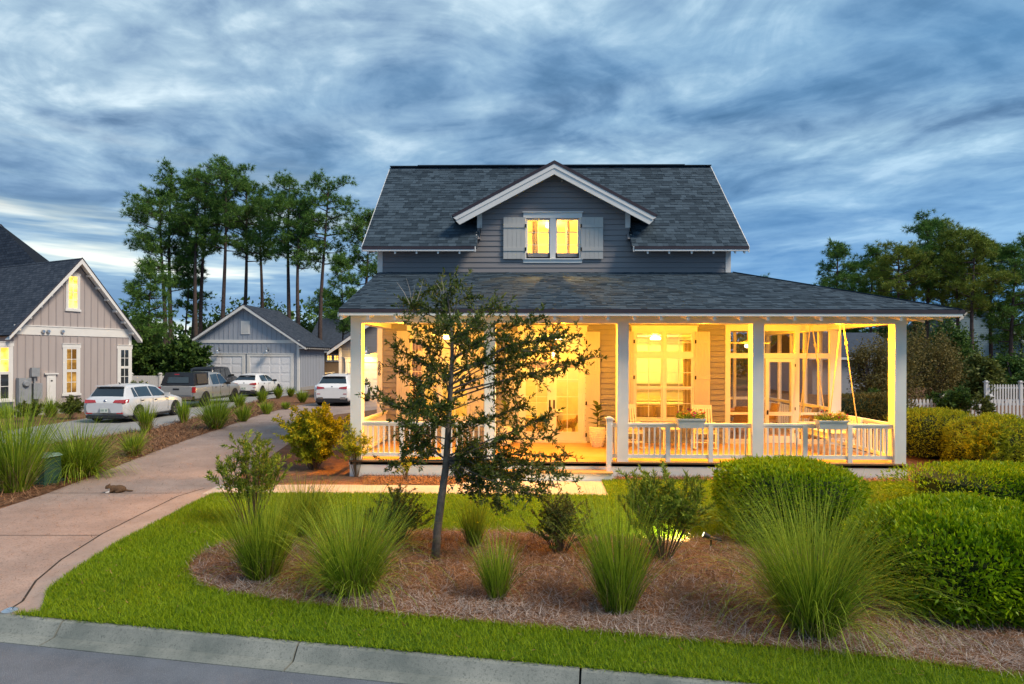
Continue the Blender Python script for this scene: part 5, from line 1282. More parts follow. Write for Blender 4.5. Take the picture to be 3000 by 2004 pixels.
for sg in (1, -1):
    roof_slab(None, [(GC + sg * gle, GY - .4, ztp), (GC + sg * gle, GY + 6.5, ztp), (GC, GY + 6.5, zap), (GC, GY - .4, zap)], .08, 'roof', M_NROOF, NG)
    MB().prism([(GC, GY - .43, zap - .02), (GC + sg * gle, GY - .43, ztp - .02), (GC + sg * gle, GY - .43, ztp - .2), (GC, GY - .43, zap - .28)], (0, .05, 0)).build('rake_board', M_TRIM, NG)
    MB().prism([(GC, GY - .45, zap + .03), (GC + sg * gle, GY - .45, ztp + .03), (GC + sg * gle, GY - .45, ztp - .02), (GC, GY - .45, zap - .02)], (0, .06, 0)).build('drip_edge', M_DRIP, NG)
    MB().prism([(GC, GY - .38, zap - .2), (GC + sg * gle, GY - .38, ztp - .2), (GC + sg * gle, GY - .07, ztp - .2), (GC, GY - .07, zap - .2)], (0, 0, -.01)).build('soffit', M_TRIM, NG)
for k in range(14):
    y = GY - .2 + k * .48; MB().box(GR + .03, GC + gle - .05, y - .04, y + .04, ztp - .17, ztp - .06).build('rafter_tail', M_TRIM, NG)

# ---- the lit house's own garage, past the porch corner
OY_ = 39.2
ox = lambda px: hx(px, OY_); oz = lambda py, px=1000: hz(py, px, OY_)
OL = ox(994); OR_ = OL + 7.4; OC = (OL + OR_) / 2; zt_ = oz(1031); ole = OC - ox(964); OS = (oz(987) - oz(1031)) / (ox(1027) - ox(965)); zp_ = zt_ + OS * ole
OG = thing('lap_sided_garage', 'lap-sided garage with a lamp over its white door, beyond the porch', 'garage', (OC, OY_, 0))
ozr = lambda x: zp_ - .2 - OS * abs(x - OC)
og = MB().prism([(OL, OY_, 0), (OR_, OY_, 0), (OR_, OY_, ozr(OR_)), (OC, OY_, ozr(OC)), (OL, OY_, ozr(OL))], (0, .2, 0)).box(OL, OL + .2, OY_ + .201, OY_ + 7, 0, ozr(OL)).box(OR_ - .2, OR_, OY_ + .201, OY_ + 7, 0, ozr(OR_)).build('wall', M_SIDE, OG)
od = (ox(1022), ox(1022) + 2.9); od_t = oz(1061, 1080)
def oout(z):
    h = (zp_ - .2 - z) / OS; return (max(OL + .12, OC - h), min(OR_ - .12, OC + h))
siding(og, OY_, .1, zp_ - .4, oout, [(od[0] - .1, od[1] + .1, 0, od_t + .1)], expo=.17)
MB().box(OL - .02, OL + .16, OY_ - .035, OY_ - .001, 0, ozr(OL)).build('corner_board', M_TRIM, OG)
MB().box(od[0] - .2, od[0], OY_ - .06, OY_ - .001, 0, od_t).box(od[1], od[1] + .2, OY_ - .06, OY_ - .001, 0, od_t).box(od[0] - .22, od[1] + .22, OY_ - .07, OY_ - .001, od_t, od_t + .25).box(od[0] - .26, od[1] + .26, OY_ - .1, OY_ - .001, od_t + .251, od_t + .3).build('door_trim', M_TRIM, OG)
dr = MB().box(od[0], od[1], OY_ - .015, OY_ - .001, .02, od_t).build('garage_door', M_TRIM, OG)
for r_ in range(4):
    for k in range(4):
        w_ = (od[1] - od[0]) / 4; MB().box(od[0] + k * w_ + .08, od[0] + (k + 1) * w_ - .08, OY_ - .032, OY_ - .016, r_ * od_t / 4 + .1, (r_ + 1) * od_t / 4 - .08).build('door_panel', M_TRIM, dr)
lx = ox(1077); gl_ = gooseneck(OG, lx, OY_ - .03, oz(1036, 1077))
lamp('garage_lamp_light', (lx, OY_ - .52, oz(1036, 1077) - .12), 130, WARM2, .08, OG)
for sg in (1, -1):
    roof_slab(None, [(OC + sg * ole, OY_ - .4, zt_), (OC + sg * ole, OY_ + 7.3, zt_), (OC, OY_ + 7.3, zp_), (OC, OY_ - .4, zp_)], .08, 'roof', M_NROOF, OG)
    MB().prism([(OC, OY_ - .43, zp_ - .02), (OC + sg * ole, OY_ - .43, zt_ - .02), (OC + sg * ole, OY_ - .43, zt_ - .22), (OC, OY_ - .43, zp_ - .3)], (0, .05, 0)).build('rake_board', M_TRIM, OG)
    MB().prism([(OC, OY_ - .45, zp_ + .03), (OC + sg * ole, OY_ - .45, zt_ + .03), (OC + sg * ole, OY_ - .45, zt_ - .02), (OC, OY_ - .45, zp_ - .02)], (0, .06, 0)).build('drip_edge', M_DRIP, OG)

# ---- generic houses further off
def far_house(px0, px1, Y, py_e, py_r, label, mw, mr, gable=True, lit=None, depth=8, name='distant_house', win=()):
    x0, x1 = hx(px0, Y), hx(px1, Y); ze, zr2 = hz(py_e, (px0 + px1) / 2, Y), hz(py_r, (px0 + px1) / 2, Y); xc = (x0 + x1) / 2
    t = thing(name, label, 'house', (xc, Y, 0))
    if gable:
        MB().prism([(x0, Y, 0), (x1, Y, 0), (x1, Y, ze), (xc, Y, zr2 - .15), (x0, Y, ze)], (0, depth, 0)).build('wall', mw, t)
        z = .4
        wl_ = bpy.data.objects[t.children[0].name]
        while z < zr2 - .5:
            h = (zr2 - .15 - z) / max(.01, (zr2 - .15 - ze)) * (x1 - x0) / 2; h = min(h, (x1 - x0) / 2); MB().hexa([(xc - h, Y - .03, z), (xc + h, Y - .03, z), (xc + h, Y, z), (xc - h, Y, z), (xc - h, Y - .005, z + .2), (xc + h, Y - .005, z + .2), (xc + h, Y, z + .2), (xc - h, Y, z + .2)]).build('plank', mw, wl_); z += .2
        for sg in (1, -1):
            le_ = (x1 - x0) / 2 + .4; sl = (zr2 - ze) / ((x1 - x0) / 2)
            roof_slab(None, [(xc + sg * le_, Y - .4, zr2 - sl * le_), (xc + sg * le_, Y + depth, zr2 - sl * le_), (xc, Y + depth, zr2), (xc, Y - .4, zr2)], .1, 'roof', mr, t)
            MB().prism([(xc, Y - .44, zr2), (xc + sg * le_, Y - .44, zr2 - sl * le_), (xc + sg * le_, Y - .44, zr2 - sl * le_ - .25), (xc, Y - .44, zr2 - .3)], (0, .05, 0)).build('rake_board', M_TRIM, t)
            for k in range(8):
                q = (k + .5) / 8 * le_; MB().box(xc + sg * q - .06, xc + sg * q + .06, Y - .38, Y, zr2 - sl * q - .42, zr2 - sl * q - .2).build('outlooker', M_TRIM, t)
    else:
        MB().box(x0, x1, Y, Y + depth, 0, ze).build('wall', mw, t)
        roof_slab(None, [(x0 - .4, Y - .4, ze), (x1 + .4, Y - .4, ze), (x1 + .4 - (depth / 2 if lit == 'hip' else 0), Y + depth / 2, zr2), (x0 - .4 + (depth / 2 if lit == 'hip' else 0), Y + depth / 2, zr2)], .1, 'roof', mr, t)
        roof_slab(None, [(x1 + .4, Y + depth + .4, ze), (x0 - .4, Y + depth + .4, ze), (x0 - .4, Y + depth / 2, zr2), (x1 + .4, Y + depth / 2, zr2)], .1, 'roof', mr, t)
        MB().box(x0 - .4, x1 + .4, Y - .43, Y - .38, ze - .2, ze - .03).build('fascia', M_TRIM, t)
    for a_, b_, c_, d_, m_ in win:
        xa_, xb_, za_, zb_ = hx(a_, Y), hx(b_, Y), hz(d_, a_, Y), hz(c_, a_, Y)
        MB().box(xa_ - .1, xb_ + .1, Y - .05, Y - .001, za_ - .1, zb_ + .1).build('window_trim', M_TRIM, t)
        glazed(t, 'window', xa_, xb_, za_, zb_, Y - .09, .07, 2, 2, t=.035, mw=.05, gl=m_)
    return t
M_BLUES = mat('blue_siding', (.20, .30, .37), .7, var=.05); M_FARW = mat('far_wall', (.34, .36, .38), .8, var=.05)
M_FROOF = mat('far_roof', (.045, .06, .085), .9, var=.25, scale=4)
far_house(2720, 3004, 68, 1010, 880, 'blue lap-sided house with a white gable edge beyond the picket fence', M_BLUES, M_FROOF)
far_house(2380, 2640, 46, 1046, 968, 'dark-roofed house glimpsed through the porch behind the swing', M_FARW, M_FROOF, gable=False)
far_house(360, 520, 74, 1052, 1003, 'low blue-roofed house half hidden among the pine trunks', M_FARW, M_FROOF, gable=False)
far_house(520, 660, 78, 1050, 1006, 'second low roof behind the white fence and garage', M_FARW, M_FROOF, gable=False)
far_house(905, 1090, 58, 1028, 925, 'dark hip-roofed house with lit windows behind the garages', mat('tan_wall', (.34, .22, .12), .8), M_FROOF, gable=False, win=((958, 974, 1040, 1057, M_AMBW), (978, 994, 1040, 1057, M_AMBW)))

# ---- white fences
def fence(x0, x1, Y, h, label, sp=.15, w=.10, post_every=2.0, solid=False, yslope=0.0, name='picket_fence'):
    t = thing(name, label, 'fence', ((x0 + x1) / 2, Y, 0)); n = int((x1 - x0) / sp)
    yy = lambda x: Y + (x - x0) * yslope
    me = (MB().box(-w / 2, w / 2, -.02, .0, .06, h) if solid else MB().prism([(-w / 2, -.02, .06), (w / 2, -.02, .06), (w / 2, -.02, h - .06), (0, -.02, h), (-w / 2, -.02, h - .06)], (0, .02, 0))).mesh('picket'); me.materials.append(M_TRIM)
    for k in range(n + 1):
        x = x0 + k * sp; put('picket', me, M_TRIM, t, loc=(x, yy(x), 0))
    for z in (.25, h - .22): MB().beam((x0, yy(x0) + .03, z), (x1, yy(x1) + .03, z), .05, .09).build('rail', M_TRIM, t)
    x = x0
    while x <= x1 + .01:
        p = MB().box(x - .07, x + .07, yy(x) - .06, yy(x) + .10, 0, h + .1).build('post', M_TRIM, t)
        MB().box(x - .11, x + .11, yy(x) - .10, yy(x) + .14, h + .101, h + .14).box(x - .06, x + .06, yy(x) - .05, yy(x) + .09, h + .141, h + .21).build('post_cap', M_TRIM, p); x += post_every
    return t
fence(hx(384, 41), hx(572, 41), 41.0, 1.35, 'white close-boarded fence between the batten house and grey garage', sp=.15, w=.135, solid=True, name='board_fence')
fence(hx(2620, 26.3), hx(3060, 26.3), 26.3, 1.0, 'white picket fence running behind the amber lit hedges', sp=.155, w=.085)
fence(hx(2890, 37), hx(3080, 37), 37.0, 1.2, 'farther white picket fence below the blue gabled house', sp=.16, w=.09)
# ================================================================== VEHICLES
M_SILV = mat('silver_paint', (.72, .73, .74), .26, .2, var=.03, coat=.6)
M_CHAMP = mat('silver_beige_paint', (.40, .40, .39), .28, .4, var=.03, coat=.6)
M_WPAINT = mat('white_paint', (.82, .82, .82), .25, 0, var=.02, coat=.7, spec=.5)
M_BLKP = mat('black_paint', (.018, .020, .026), .3, 0, coat=.4)
M_PLAST = mat('black_plastic', (.03, .03, .033), .6)
M_CGLASS = mat('car_glass', (.012, .020, .026), .05, 0, spec=.9, coat=.5)
M_TYRE = mat('tyre_rubber', (.022, .022, .022), .85)
M_RIM = mat('alloy_rim', (.42, .42, .43), .3, .85)
M_RIMD = mat('dark_rim', (.08, .075, .07), .35, .8)
M_RED = mat('tail_red', (.42, .012, .015), .18, 0, spec=.7, coat=.6)
M_PLATE = mat('number_plate', (.62, .66, .60), .5)
M_PLATEM = mat('plate_marks', (.12, .22, .18), .5)
M_CHROME = mat('chrome', (.7, .7, .72), .12, 1.0)
M_BLUEE = mat('emblem_blue', (.05, .16, .40), .3)
def loft(sts, paint, parent, name='body'):
    """stations (y, half width, z low, z belt, z top, half width top)"""
    mb = MB(); n = 0
    for (y, w, zl, zb, zt, wt) in sts:
        half = [(0, zl), (w * .90, zl), (w * .985, zl + .10), (w, zl + (zb - zl) * .55), (w * .985, zb - .05), (w * .95, zb), (wt + (w * .95 - wt) * .10, zt - .10 if zt - zb > .16 else zt - (zt - zb) * .4), (wt, zt - .045 if zt - zb > .1 else zt - .01), (wt * .72, zt), (0, zt + .012)]
        ring = half + [(-x, z) for x, z in reversed(half[1:-1])]
        n = len(ring); mb.v += [(x, y, z) for x, z in ring]
    m_ = len(sts)
    for i in range(m_ - 1):
        for k in range(n): mb.f.append((i * n + k, i * n + (k + 1) % n, (i + 1) * n + (k + 1) % n, (i + 1) * n + k))
    mb.f.append(tuple(range(n))); mb.f.append(tuple((m_ - 1) * n + k for k in range(n))[::-1])
    o = mb.build(name, paint, parent, smooth=True)
    o.data.polygons[-1].use_smooth = False; o.data.polygons[-2].use_smooth = False
    return o
def interp(sts, y):
    for a, b in zip(sts, sts[1:]):
        if a[0] <= y <= b[0]:
            f = (y - a[0]) / max(1e-6, b[0] - a[0]); return [p + (q - p) * f for p, q in zip(a, b)]
    return sts[-1]
def side_glass(sts, y0, y1, parent, s, lo=.03, hi=.09, t0=0.0, t1=0.0, m=None):
    a = interp(sts, y0 - t0 if False else y0); b = interp(sts, y1)
    mb = MB(); pts = []
    def pt(st, f):
        y, w, zl, zb, zt, wt = st; xb, zb_ = w * .95, zb; xt, zt_ = wt + (w * .95 - wt) * .10, zt - .10
        return Vector((s * (xb + (xt - xb) * f + .012), 0, zb_ + (zt_ - zb_) * f))
    N_ = 5; top = []; bot = []
    for k in range(N_ + 1):
        y = y0 + (y1 - y0) * k / N_; st = interp(sts, y); p = pt(st, .06); p.y = y; bot.append(p)
        yy = y0 + t0 + (y1 - t1 - y0 - t0) * k / N_; st = interp(sts, yy); p = pt(st, .97); p.y = yy; top.append(p)
    mb.add(bot + top, [(k, k + 1, N_ + 2 + k, N_ + 1 + k) for k in range(N_)])
    return mb.build('side_window', m or M_CGLASS, parent)
def wheel(parent, x, y, r, w, s, rim=M_RIM, spokes=5):
    t = MB().lathe((x, y, r), [(r * .62, -w / 2), (r * .93, -w / 2), (r, -w * .3), (r, w * .3), (r * .93, w / 2), (r * .62, w / 2)], 22, 'x', caps=False).build('wheel', M_TYRE, parent, smooth=False)
    mb = MB().lathe((x + s * (w / 2 - .02), y, r), [(r * .66, 0), (r * .60, s * .012), (r * .60, -s * .04)], 22, 'x', caps=False)
    for k in range(spokes):
        a = 2 * math.pi * k / spokes + .3; p = Vector((x + s * (w / 2 - .015), y, r)); e = p + Vector((0, math.cos(a) * r * .61, math.sin(a) * r * .61)); mb.beam(p, e, .03, r * .20, (0, -math.sin(a), math.cos(a)))
    mb.lathe((x + s * (w / 2 - .02), y, r), [(r * .16, -.02), (r * .16, .02)], 12, 'x'); mb.build('rim', rim, t)
    MB().lathe((x, y, r), [(r * .6, -.01), (r * .6, .01)], 18, 'x').build('brake_disc', M_PLAST, t)
    return t
def arch(parent, x, y, r, s, m=None, z=None):
    mb = MB(); n = 14
    for k in range(n + 1):
        a = math.pi * k / n
        for rr, dx_ in ((r * 1.0, 0), (r * 1.14, 0), (r * 1.14, -.04 * s)): mb.v.append((x + s * .012 + dx_, y + math.cos(a) * rr, (z or r * .92) + math.sin(a) * rr))
    for k in range(n):
        for j in (0, 1): mb.f.append((k * 3 + j, k * 3 + j + 1, k * 3 + 4 + j, k * 3 + 3 + j))
    mb.build('wheel_arch', m or M_PLAST, parent)
    mb = MB(); mb.v = [(x + s * .008, y, (z or r * .92))]
    for k in range(n + 1):
        a = math.pi * k / n; mb.v.append((x + s * .008, y + math.cos(a) * r * 1.02, (z or r * .92) + math.sin(a) * r * 1.02))
    mb.f = [(0, k + 1, k + 2) for k in range(n)]; mb.build('wheel_well', M_PLAST, parent)
def roundel(parent, x, y, z, r, style):
    o = MB().lathe((x, y, z), [(r, 0), (r, -.02), (r * .9, -.028)], 18, 'y').build('emblem', M_CHROME if style == 'vw' else M_PLAST, parent)
    if style == 'vw':
        MB().lathe((x, y - .029, z), [(r * .84, 0), (r * .84, -.004)], 18, 'y').build('emblem_field', M_BLUEE, o)
        mk = MB(); f = y - .038
        for a, b in (((-.36, .72), (0, .10)), ((.36, .72), (0, .10)), ((-.72, .34), (-.34, -.72)), ((-.34, -.72), (0, -.05)), ((0, -.05), (.34, -.72)), ((.34, -.72), (.72, .34))):
            mk.beam((x + a[0] * r, f, z + a[1] * r), (x + b[0] * r, f, z + b[1] * r), .008, r * .17, (1, 0, 0)) if False else mk.beam((x + a[0] * r, f, z + a[1] * r), (x + b[0] * r, f, z + b[1] * r), r * .17, .008, (0, 1, 0))
        mk.build('emblem_letters', M_CHROME, o)
    else:
        for k, m_ in enumerate((M_BLUEE, M_WPAINT, M_BLUEE, M_WPAINT)):
            mb = MB(); mb.v = [(x, y - .031, z)]
            for j in range(5):
                a = math.pi / 2 * k + math.pi / 2 * j / 4; mb.v.append((x + math.cos(a) * r * .62, y - .031, z + math.sin(a) * r * .62))
            mb.f = [(0, j + 1, j + 2) for j in range(4)]; mb.build('emblem_quarter', m_, o)
def plate(parent, x, y, z, w=.31, h=.16):
    o = MB().box(x - w / 2, x + w / 2, y - .012, y, z - h / 2, z + h / 2).build('number_plate', M_PLATE, parent)
    mk = MB()
    for k in range(6):
        if k == 3: continue
        q = x - w * .40 + k * w * .145; mk.box(q, q + w * .08, y - .015, y - .0125, z - h * .22, z + h * .25)
    mk.build('plate_characters', M_PLATEM, o)
def panel(parent, pts, m, nm, th=.015):
    P = [Vector(p) for p in pts]; n = (P[1] - P[0]).cross(P[-1] - P[0]).normalized()
    if n.y > 0: n = -n
    return MB().prism([p + n * .004 for p in P], n * th).build(nm, m, parent)
def mirror(parent, x, y, z, s, m): MB().box(min(x, x + s * .22), max(x, x + s * .22), y - .05, y + .06, z - .06, z + .09).build('side_mirror', m, parent)
def hatch(label, px, Y, L, Wd, H, paint, sts, feats, wheels, rim, name='parked_car', rz=0.0):
    x = hx(px, Y); t = thing(name, label, 'car', (x, Y, 0), 'cars parked on the driveways', local=True, rz=rz)
    loft(sts, paint, t)
    yr_, yf_, r = wheels
    for s in (-1, 1):
        for y in (yr_, yf_):
            wdt = interp(sts, y)[1]; wheel(t, s * (wdt - .085), y, r, .22, s, rim); arch(t, s * (wdt - .005), y, r, s, feats.get('arch'), r * .95)
        for g in feats['glass']: side_glass(sts, *g[:2], t, s, t0=g[2], t1=g[3])
        mirror(t, s * interp(sts, feats['mirror'][0])[1] * .93, feats['mirror'][0], feats['mirror'][1], s, feats.get('mirror_m', paint))
        for y0, y1, z in feats['handles']: wq = interp(sts, y0)[1]; MB().box(min(s * wq * .985, s * (wq + .012)), max(s * wq * .985, s * (wq + .012)), y0, y1, z, z + .03).build('door_handle', M_CHROME, t)
        for y in feats['seams']:
            st = interp(sts, y); MB().box(min(s * st[1] * .99, s * (st[1] + .002)), max(s * st[1] * .99, s * (st[1] + .002)), y - .005, y + .005, st[2] + .14, st[3] - .06).build('door_seam', M_PLAST, t)
    wq = sts[4][1]; MB().box(-wq * .93, wq * .93, .2, L - .25, sts[4][2] - .07, sts[4][2] + .06).build('underbody', M_PLAST, t)
    return t
# silver hatchback
G = [(0.0, .74, .40, .72, .76, .70), (.05, .86, .30, .86, .90, .78), (.12, .885, .27, .93, .97, .74), (.18, .895, .25, .94, 1.03, .72), (.42, .90, .22, .955, 1.38, .59), (.62, .90, .20, .955, 1.43, .58), (1.2, .90, .20, .945, 1.455, .58), (1.9, .90, .20, .92, 1.45, .58), (2.35, .90, .20, .905, 1.40, .58), (2.75, .90, .20, .90, 1.20, .62), (3.1, .90, .20, .895, 1.00, .67), (3.6, .89, .22, .84, .91, .66), (4.0, .86, .24, .74, .80, .62), (4.2, .78, .28, .62, .68, .56), (4.26, .66, .36, .56, .60, .5)]
g = hatch('silver hatchback seen from behind beside the batten house', 306, 24.1, 4.26, 1.8, 1.45, M_SILV, G, dict(glass=((.55, .80, .12, .0), (.84, 1.72, .02, .0), (1.80, 2.78, .0, .42)), mirror=(2.68, .95), handles=((.95, 1.13, .80), (1.85, 2.03, .78)), seams=(.92, 1.75, 2.85)), (.80, 3.43, .325), M_RIM)
g.scale = (1, 1, 1.05)
panel(g, [(-.66, .175, 1.005), (.66, .175, 1.005), (.545, .405, 1.345), (-.545, .405, 1.345)], M_CGLASS, 'rear_window', .02)
MB().prism([(-.58, .45, 1.395), (.58, .45, 1.395), (.56, .28, 1.385), (-.56, .28, 1.385)], (0, 0, .03)).build('spoiler', M_SILV, g)
for s in (-1, 1):
    MB().prism([(s * .34, .045, .79), (s * .80, .03, .76), (s * .885, .16, .78), (s * .885, .20, .91), (s * .80, .085, .90), (s * .40, .08, .885)], (0, -.045, 0)).build('tail_light', M_RED, g)
    MB().box(min(s * .50, s * .74), max(s * .50, s * .74), -.012, .03, .36, .40).build('reflector', M_RED, g)
panel(g, [(-.27, .0, .42), (.27, .0, .42), (.21, .0, .56), (-.21, .0, .56)], mat('bumper_recess', (.40, .41, .42), .4, .6), 'plate_recess', .006); plate(g, 0, -.013, .49)
roundel(g, 0, .052, .835, .058, 'vw'); MB().box(-.74, .74, -.01, .2, .20, .30).build('rear_diffuser', M_PLAST, g); MB().tube([(0, .95, 1.46), (0, .86, 1.52)], [.03, .012], 6).build('roof_antenna', M_PLAST, g)
MB().box(.27, .42, .19, .20, 1.03, 1.07).build('window_sticker', M_WPAINT, g)
# pickup truck with canopy
T = [(0.0, .90, .55, 1.02, 1.06, .86), (.04, .93, .45, 1.10, 1.14, .88), (.3, .94, .42, 1.12, 1.16, .88), (1.75, .94, .42, 1.12, 1.16, .88), (1.80, .945, .40, 1.12, 1.68, .70), (1.95, .945, .40, 1.12, 1.79, .66), (2.6, .945, .40, 1.12, 1.83, .66), (3.2, .945, .40, 1.11, 1.78, .66), (3.55, .945, .40, 1.10, 1.55, .68), (3.95, .945, .40, 1.10, 1.20, .74), (4.4, .94, .42, 1.08, 1.17, .78), (5.0, .92, .45, 1.0, 1.10, .76), (5.3, .86, .48, .9, .98, .7), (5.38, .74, .55, .8, .85, .6)]
t_ = hatch('silver pickup truck with a black canopy over its bed', 517, 31.3, 5.38, 1.9, 1.85, M_CHAMP, T, dict(glass=((1.98, 2.68, .02, .0), (2.76, 3.72, .0, .42)), mirror=(3.5, 1.15), mirror_m=M_PLAST, handles=((2.1, 2.28, .98), (2.85, 3.03, .98)), seams=(1.86, 2.72, 3.75), arch=M_PLAST), (1.15, 4.42, .40), M_RIMD, name='pickup_truck')
MB().prism([(-.88, .06, 1.165), (.88, .06, 1.165), (.74, .30, 1.83), (-.74, .30, 1.83)], (0, 1.46, 0)).build('canopy', M_BLKP, t_)
MB().prism([(-.60, .10, 1.30), (.60, .10, 1.30), (.54, .20, 1.60), (-.54, .20, 1.60)], (0, -.03, 0)).build('canopy_window', M_CGLASS, t_)
for s in (-1, 1):
    MB().prism([(s * .885, .42, 1.24), (s * .885, 1.42, 1.24), (s * .775, 1.46, 1.76), (s * .775, .48, 1.76)], (s * .02, 0, 0)).build('canopy_hatch', mat('canopy_taupe', (.07, .06, .05), .5), t_)
    MB().box(min(s * .82, s * .95), max(s * .82, s * .95), -.015, .12, .80, 1.10).build('tail_light', M_RED, t_)
MB().box(-.79, .79, -.035, -.001, .66, 1.10).build('tailgate', M_CHAMP, t_); MB().box(-.16, .16, -.05, -.036, .94, 1.02).build('tailgate_handle', M_BLKP, t_)
MB().box(-.93, .93, -.16, .05, .44, .62).build('rear_bumper', M_CHROME, t_); plate(t_, -.05, -.165, .53); MB().box(-.12, .12, .03, .06, 1.72, 1.77).build('brake_light', M_RED, t_)
# dark off-roader
J = [(0.0, .86, .60, 1.10, 1.14, .82), (.04, .90, .55, 1.18, 1.24, .84), (.10, .90, .55, 1.20, 1.88, .76), (.3, .90, .55, 1.20, 1.93, .76), (1.4, .90, .55, 1.20, 1.95, .76), (2.3, .90, .55, 1.20, 1.93, .76), (2.6, .90, .55, 1.20, 1.60, .76), (2.75, .90, .55, 1.19, 1.28, .78), (3.6, .80, .6, 1.14, 1.22, .70), (4.0, .72, .6, 1.05, 1.12, .62), (4.05, .66, .65, 1.0, 1.05, .6)]
j = hatch('dark boxy off-roader parked by the garage beyond the pickup', 589, 41.6, 4.05, 1.85, 1.95, M_BLKP, J, dict(glass=((.30, 1.0, .0, .0), (1.10, 1.65, .0, .0), (1.75, 2.55, .0, .15)), mirror=(2.55, 1.30), mirror_m=M_PLAST, handles=((1.15, 1.3, 1.05), (1.8, 1.95, 1.05)), seams=(1.05, 1.7, 2.6), arch=M_PLAST), (.85, 3.4, .42), M_RIMD, name='off_roader')
panel(j, [(-.66, .085, 1.30), (.66, .085, 1.30), (.62, .10, 1.78), (-.62, .10, 1.78)], M_CGLASS, 'rear_window', .02)
MB().lathe((0, -.10, 1.05), [(.2, 0), (.39, 0), (.40, -.04), (.39, -.16), (.2, -.18)], 20, 'y').build('spare_wheel', M_TYRE, j)
for s in (-1, 1): MB().box(min(s * .74, s * .88), max(s * .74, s * .88), -.03, .05, .95, 1.15).build('tail_light', M_RED, j)
# white crossover
Xs = [(0.0, .78, .42, .80, .84, .74), (.06, .88, .30, .92, .96, .80), (.14, .905, .26, .99, 1.04, .76), (.24, .91, .25, 1.0, 1.10, .72), (.62, .91, .24, 1.0, 1.42, .57), (.85, .91, .24, .99, 1.49, .57), (1.5, .91, .24, .97, 1.53, .58), (2.1, .91, .24, .95, 1.50, .58), (2.5, .91, .24, .94, 1.40, .60), (2.95, .91, .24, .94, 1.12, .66), (3.2, .91, .24, .93, 1.04, .70), (3.8, .89, .26, .86, .93, .68), (4.15, .84, .30, .74, .80, .6), (4.34, .72, .4, .6, .64, .5)]
def bmw(px, Y, sts, scale, label, name, pz):
    c_ = hatch(label, px, Y, 4.4, 1.82, 1.55, M_WPAINT, sts, dict(glass=((.80 * scale, 1.75 * scale, .12, .0), (1.82 * scale, 2.85 * scale, .0, .45)), mirror=(2.75 * scale, .98 * pz), mirror_m=M_BLKP, handles=((1.0 * scale, 1.2 * scale, .85 * pz), (1.9 * scale, 2.1 * scale, .83 * pz)), seams=(1.78 * scale, 2.9 * scale)), (.82 * scale, 3.5 * scale, .35 * pz), M_RIMD, name=name)
    a = sts[3]; b = sts[4]
    panel(c_, [(-a[5] * .93, a[0] - .01, a[4] + .0), (a[5] * .93, a[0] - .01, a[4] + .0), (b[5] * .93, b[0] - .02, b[4] - .05), (-b[5] * .93, b[0] - .02, b[4] - .05)], M_CGLASS, 'rear_window', .022)
    MB().prism([(-b[5], b[0], b[4] + .01), (b[5], b[0], b[4] + .01), (b[5] * .96, b[0] - .16, b[4] - .005), (-b[5] * .96, b[0] - .16, b[4] - .005)], (0, 0, .03)).build('spoiler', M_WPAINT, c_)
    for s in (-1, 1):
        zt_2 = sts[1][3]
        MB().prism([(s * .38, .04, zt_2 - .10), (s * .80, .03, zt_2 - .13), (s * .91 * pz ** .5, .20, zt_2 - .08), (s * .90 * pz ** .5, .22, zt_2 + .02), (s * .80, .075, zt_2 + .02), (s * .42, .05, zt_2 - .03)], (0, -.05, 0)).build('tail_light', M_RED, c_)
        MB().prism([(s * .45, -.03, .36 * pz), (s * .78, -.03, .36 * pz), (s * .74, -.03, .46 * pz), (s * .48, -.03, .46 * pz)], (0, .06, 0)).build('exhaust_trim', M_CHROME, c_)
        MB().box(min(s * .62, s * .80), max(s * .62, s * .80), -.012, .03, .60 * pz, .635 * pz).build('reflector', M_RED, c_)
    MB().box(-.84, .84, -.02, .2, .22 * pz, .40 * pz).build('rear_diffuser', M_PLAST, c_); roundel(c_, 0, .045, sts[1][3] - .015, .05, 'bmw')
    return c_
x2 = bmw(714, 40.3, Xs, 1.0, 'white coupe-like crossover parked in front of the grey garage', 'white_crossover', 1.0); plate(x2, 0, -.021, .56)
X5 = [(0.0, .84, .45, .95, 1.0, .78), (.06, .97, .32, 1.07, 1.11, .88), (.14, .995, .28, 1.14, 1.19, .84), (.22, 1.0, .27, 1.15, 1.24, .80), (.52, 1.0, .26, 1.15, 1.62, .66), (.75, 1.0, .26, 1.14, 1.69, .66), (1.5, 1.0, .26, 1.12, 1.745, .67), (2.4, 1.0, .26, 1.10, 1.73, .67), (2.9, 1.0, .26, 1.09, 1.58, .68), (3.35, 1.0, .26, 1.08, 1.26, .74), (3.6, 1.0, .26, 1.07, 1.18, .78), (4.3, .97, .28, 1.0, 1.08, .76), (4.75, .9, .32, .86, .92, .66), (4.92, .76, .42, .7, .74, .5)]
x5 = bmw(972, 32.8, X5, 1.13, 'white SUV on the driveway half hidden by the porch corner column', 'white_suv', 1.1); plate(x5, 0, .018, .86)
for s in (-1, 1): MB().beam((s * .64, .75, 1.77), (s * .64, 2.5, 1.79), .04, .03).build('roof_rail', M_CHROME, x5)
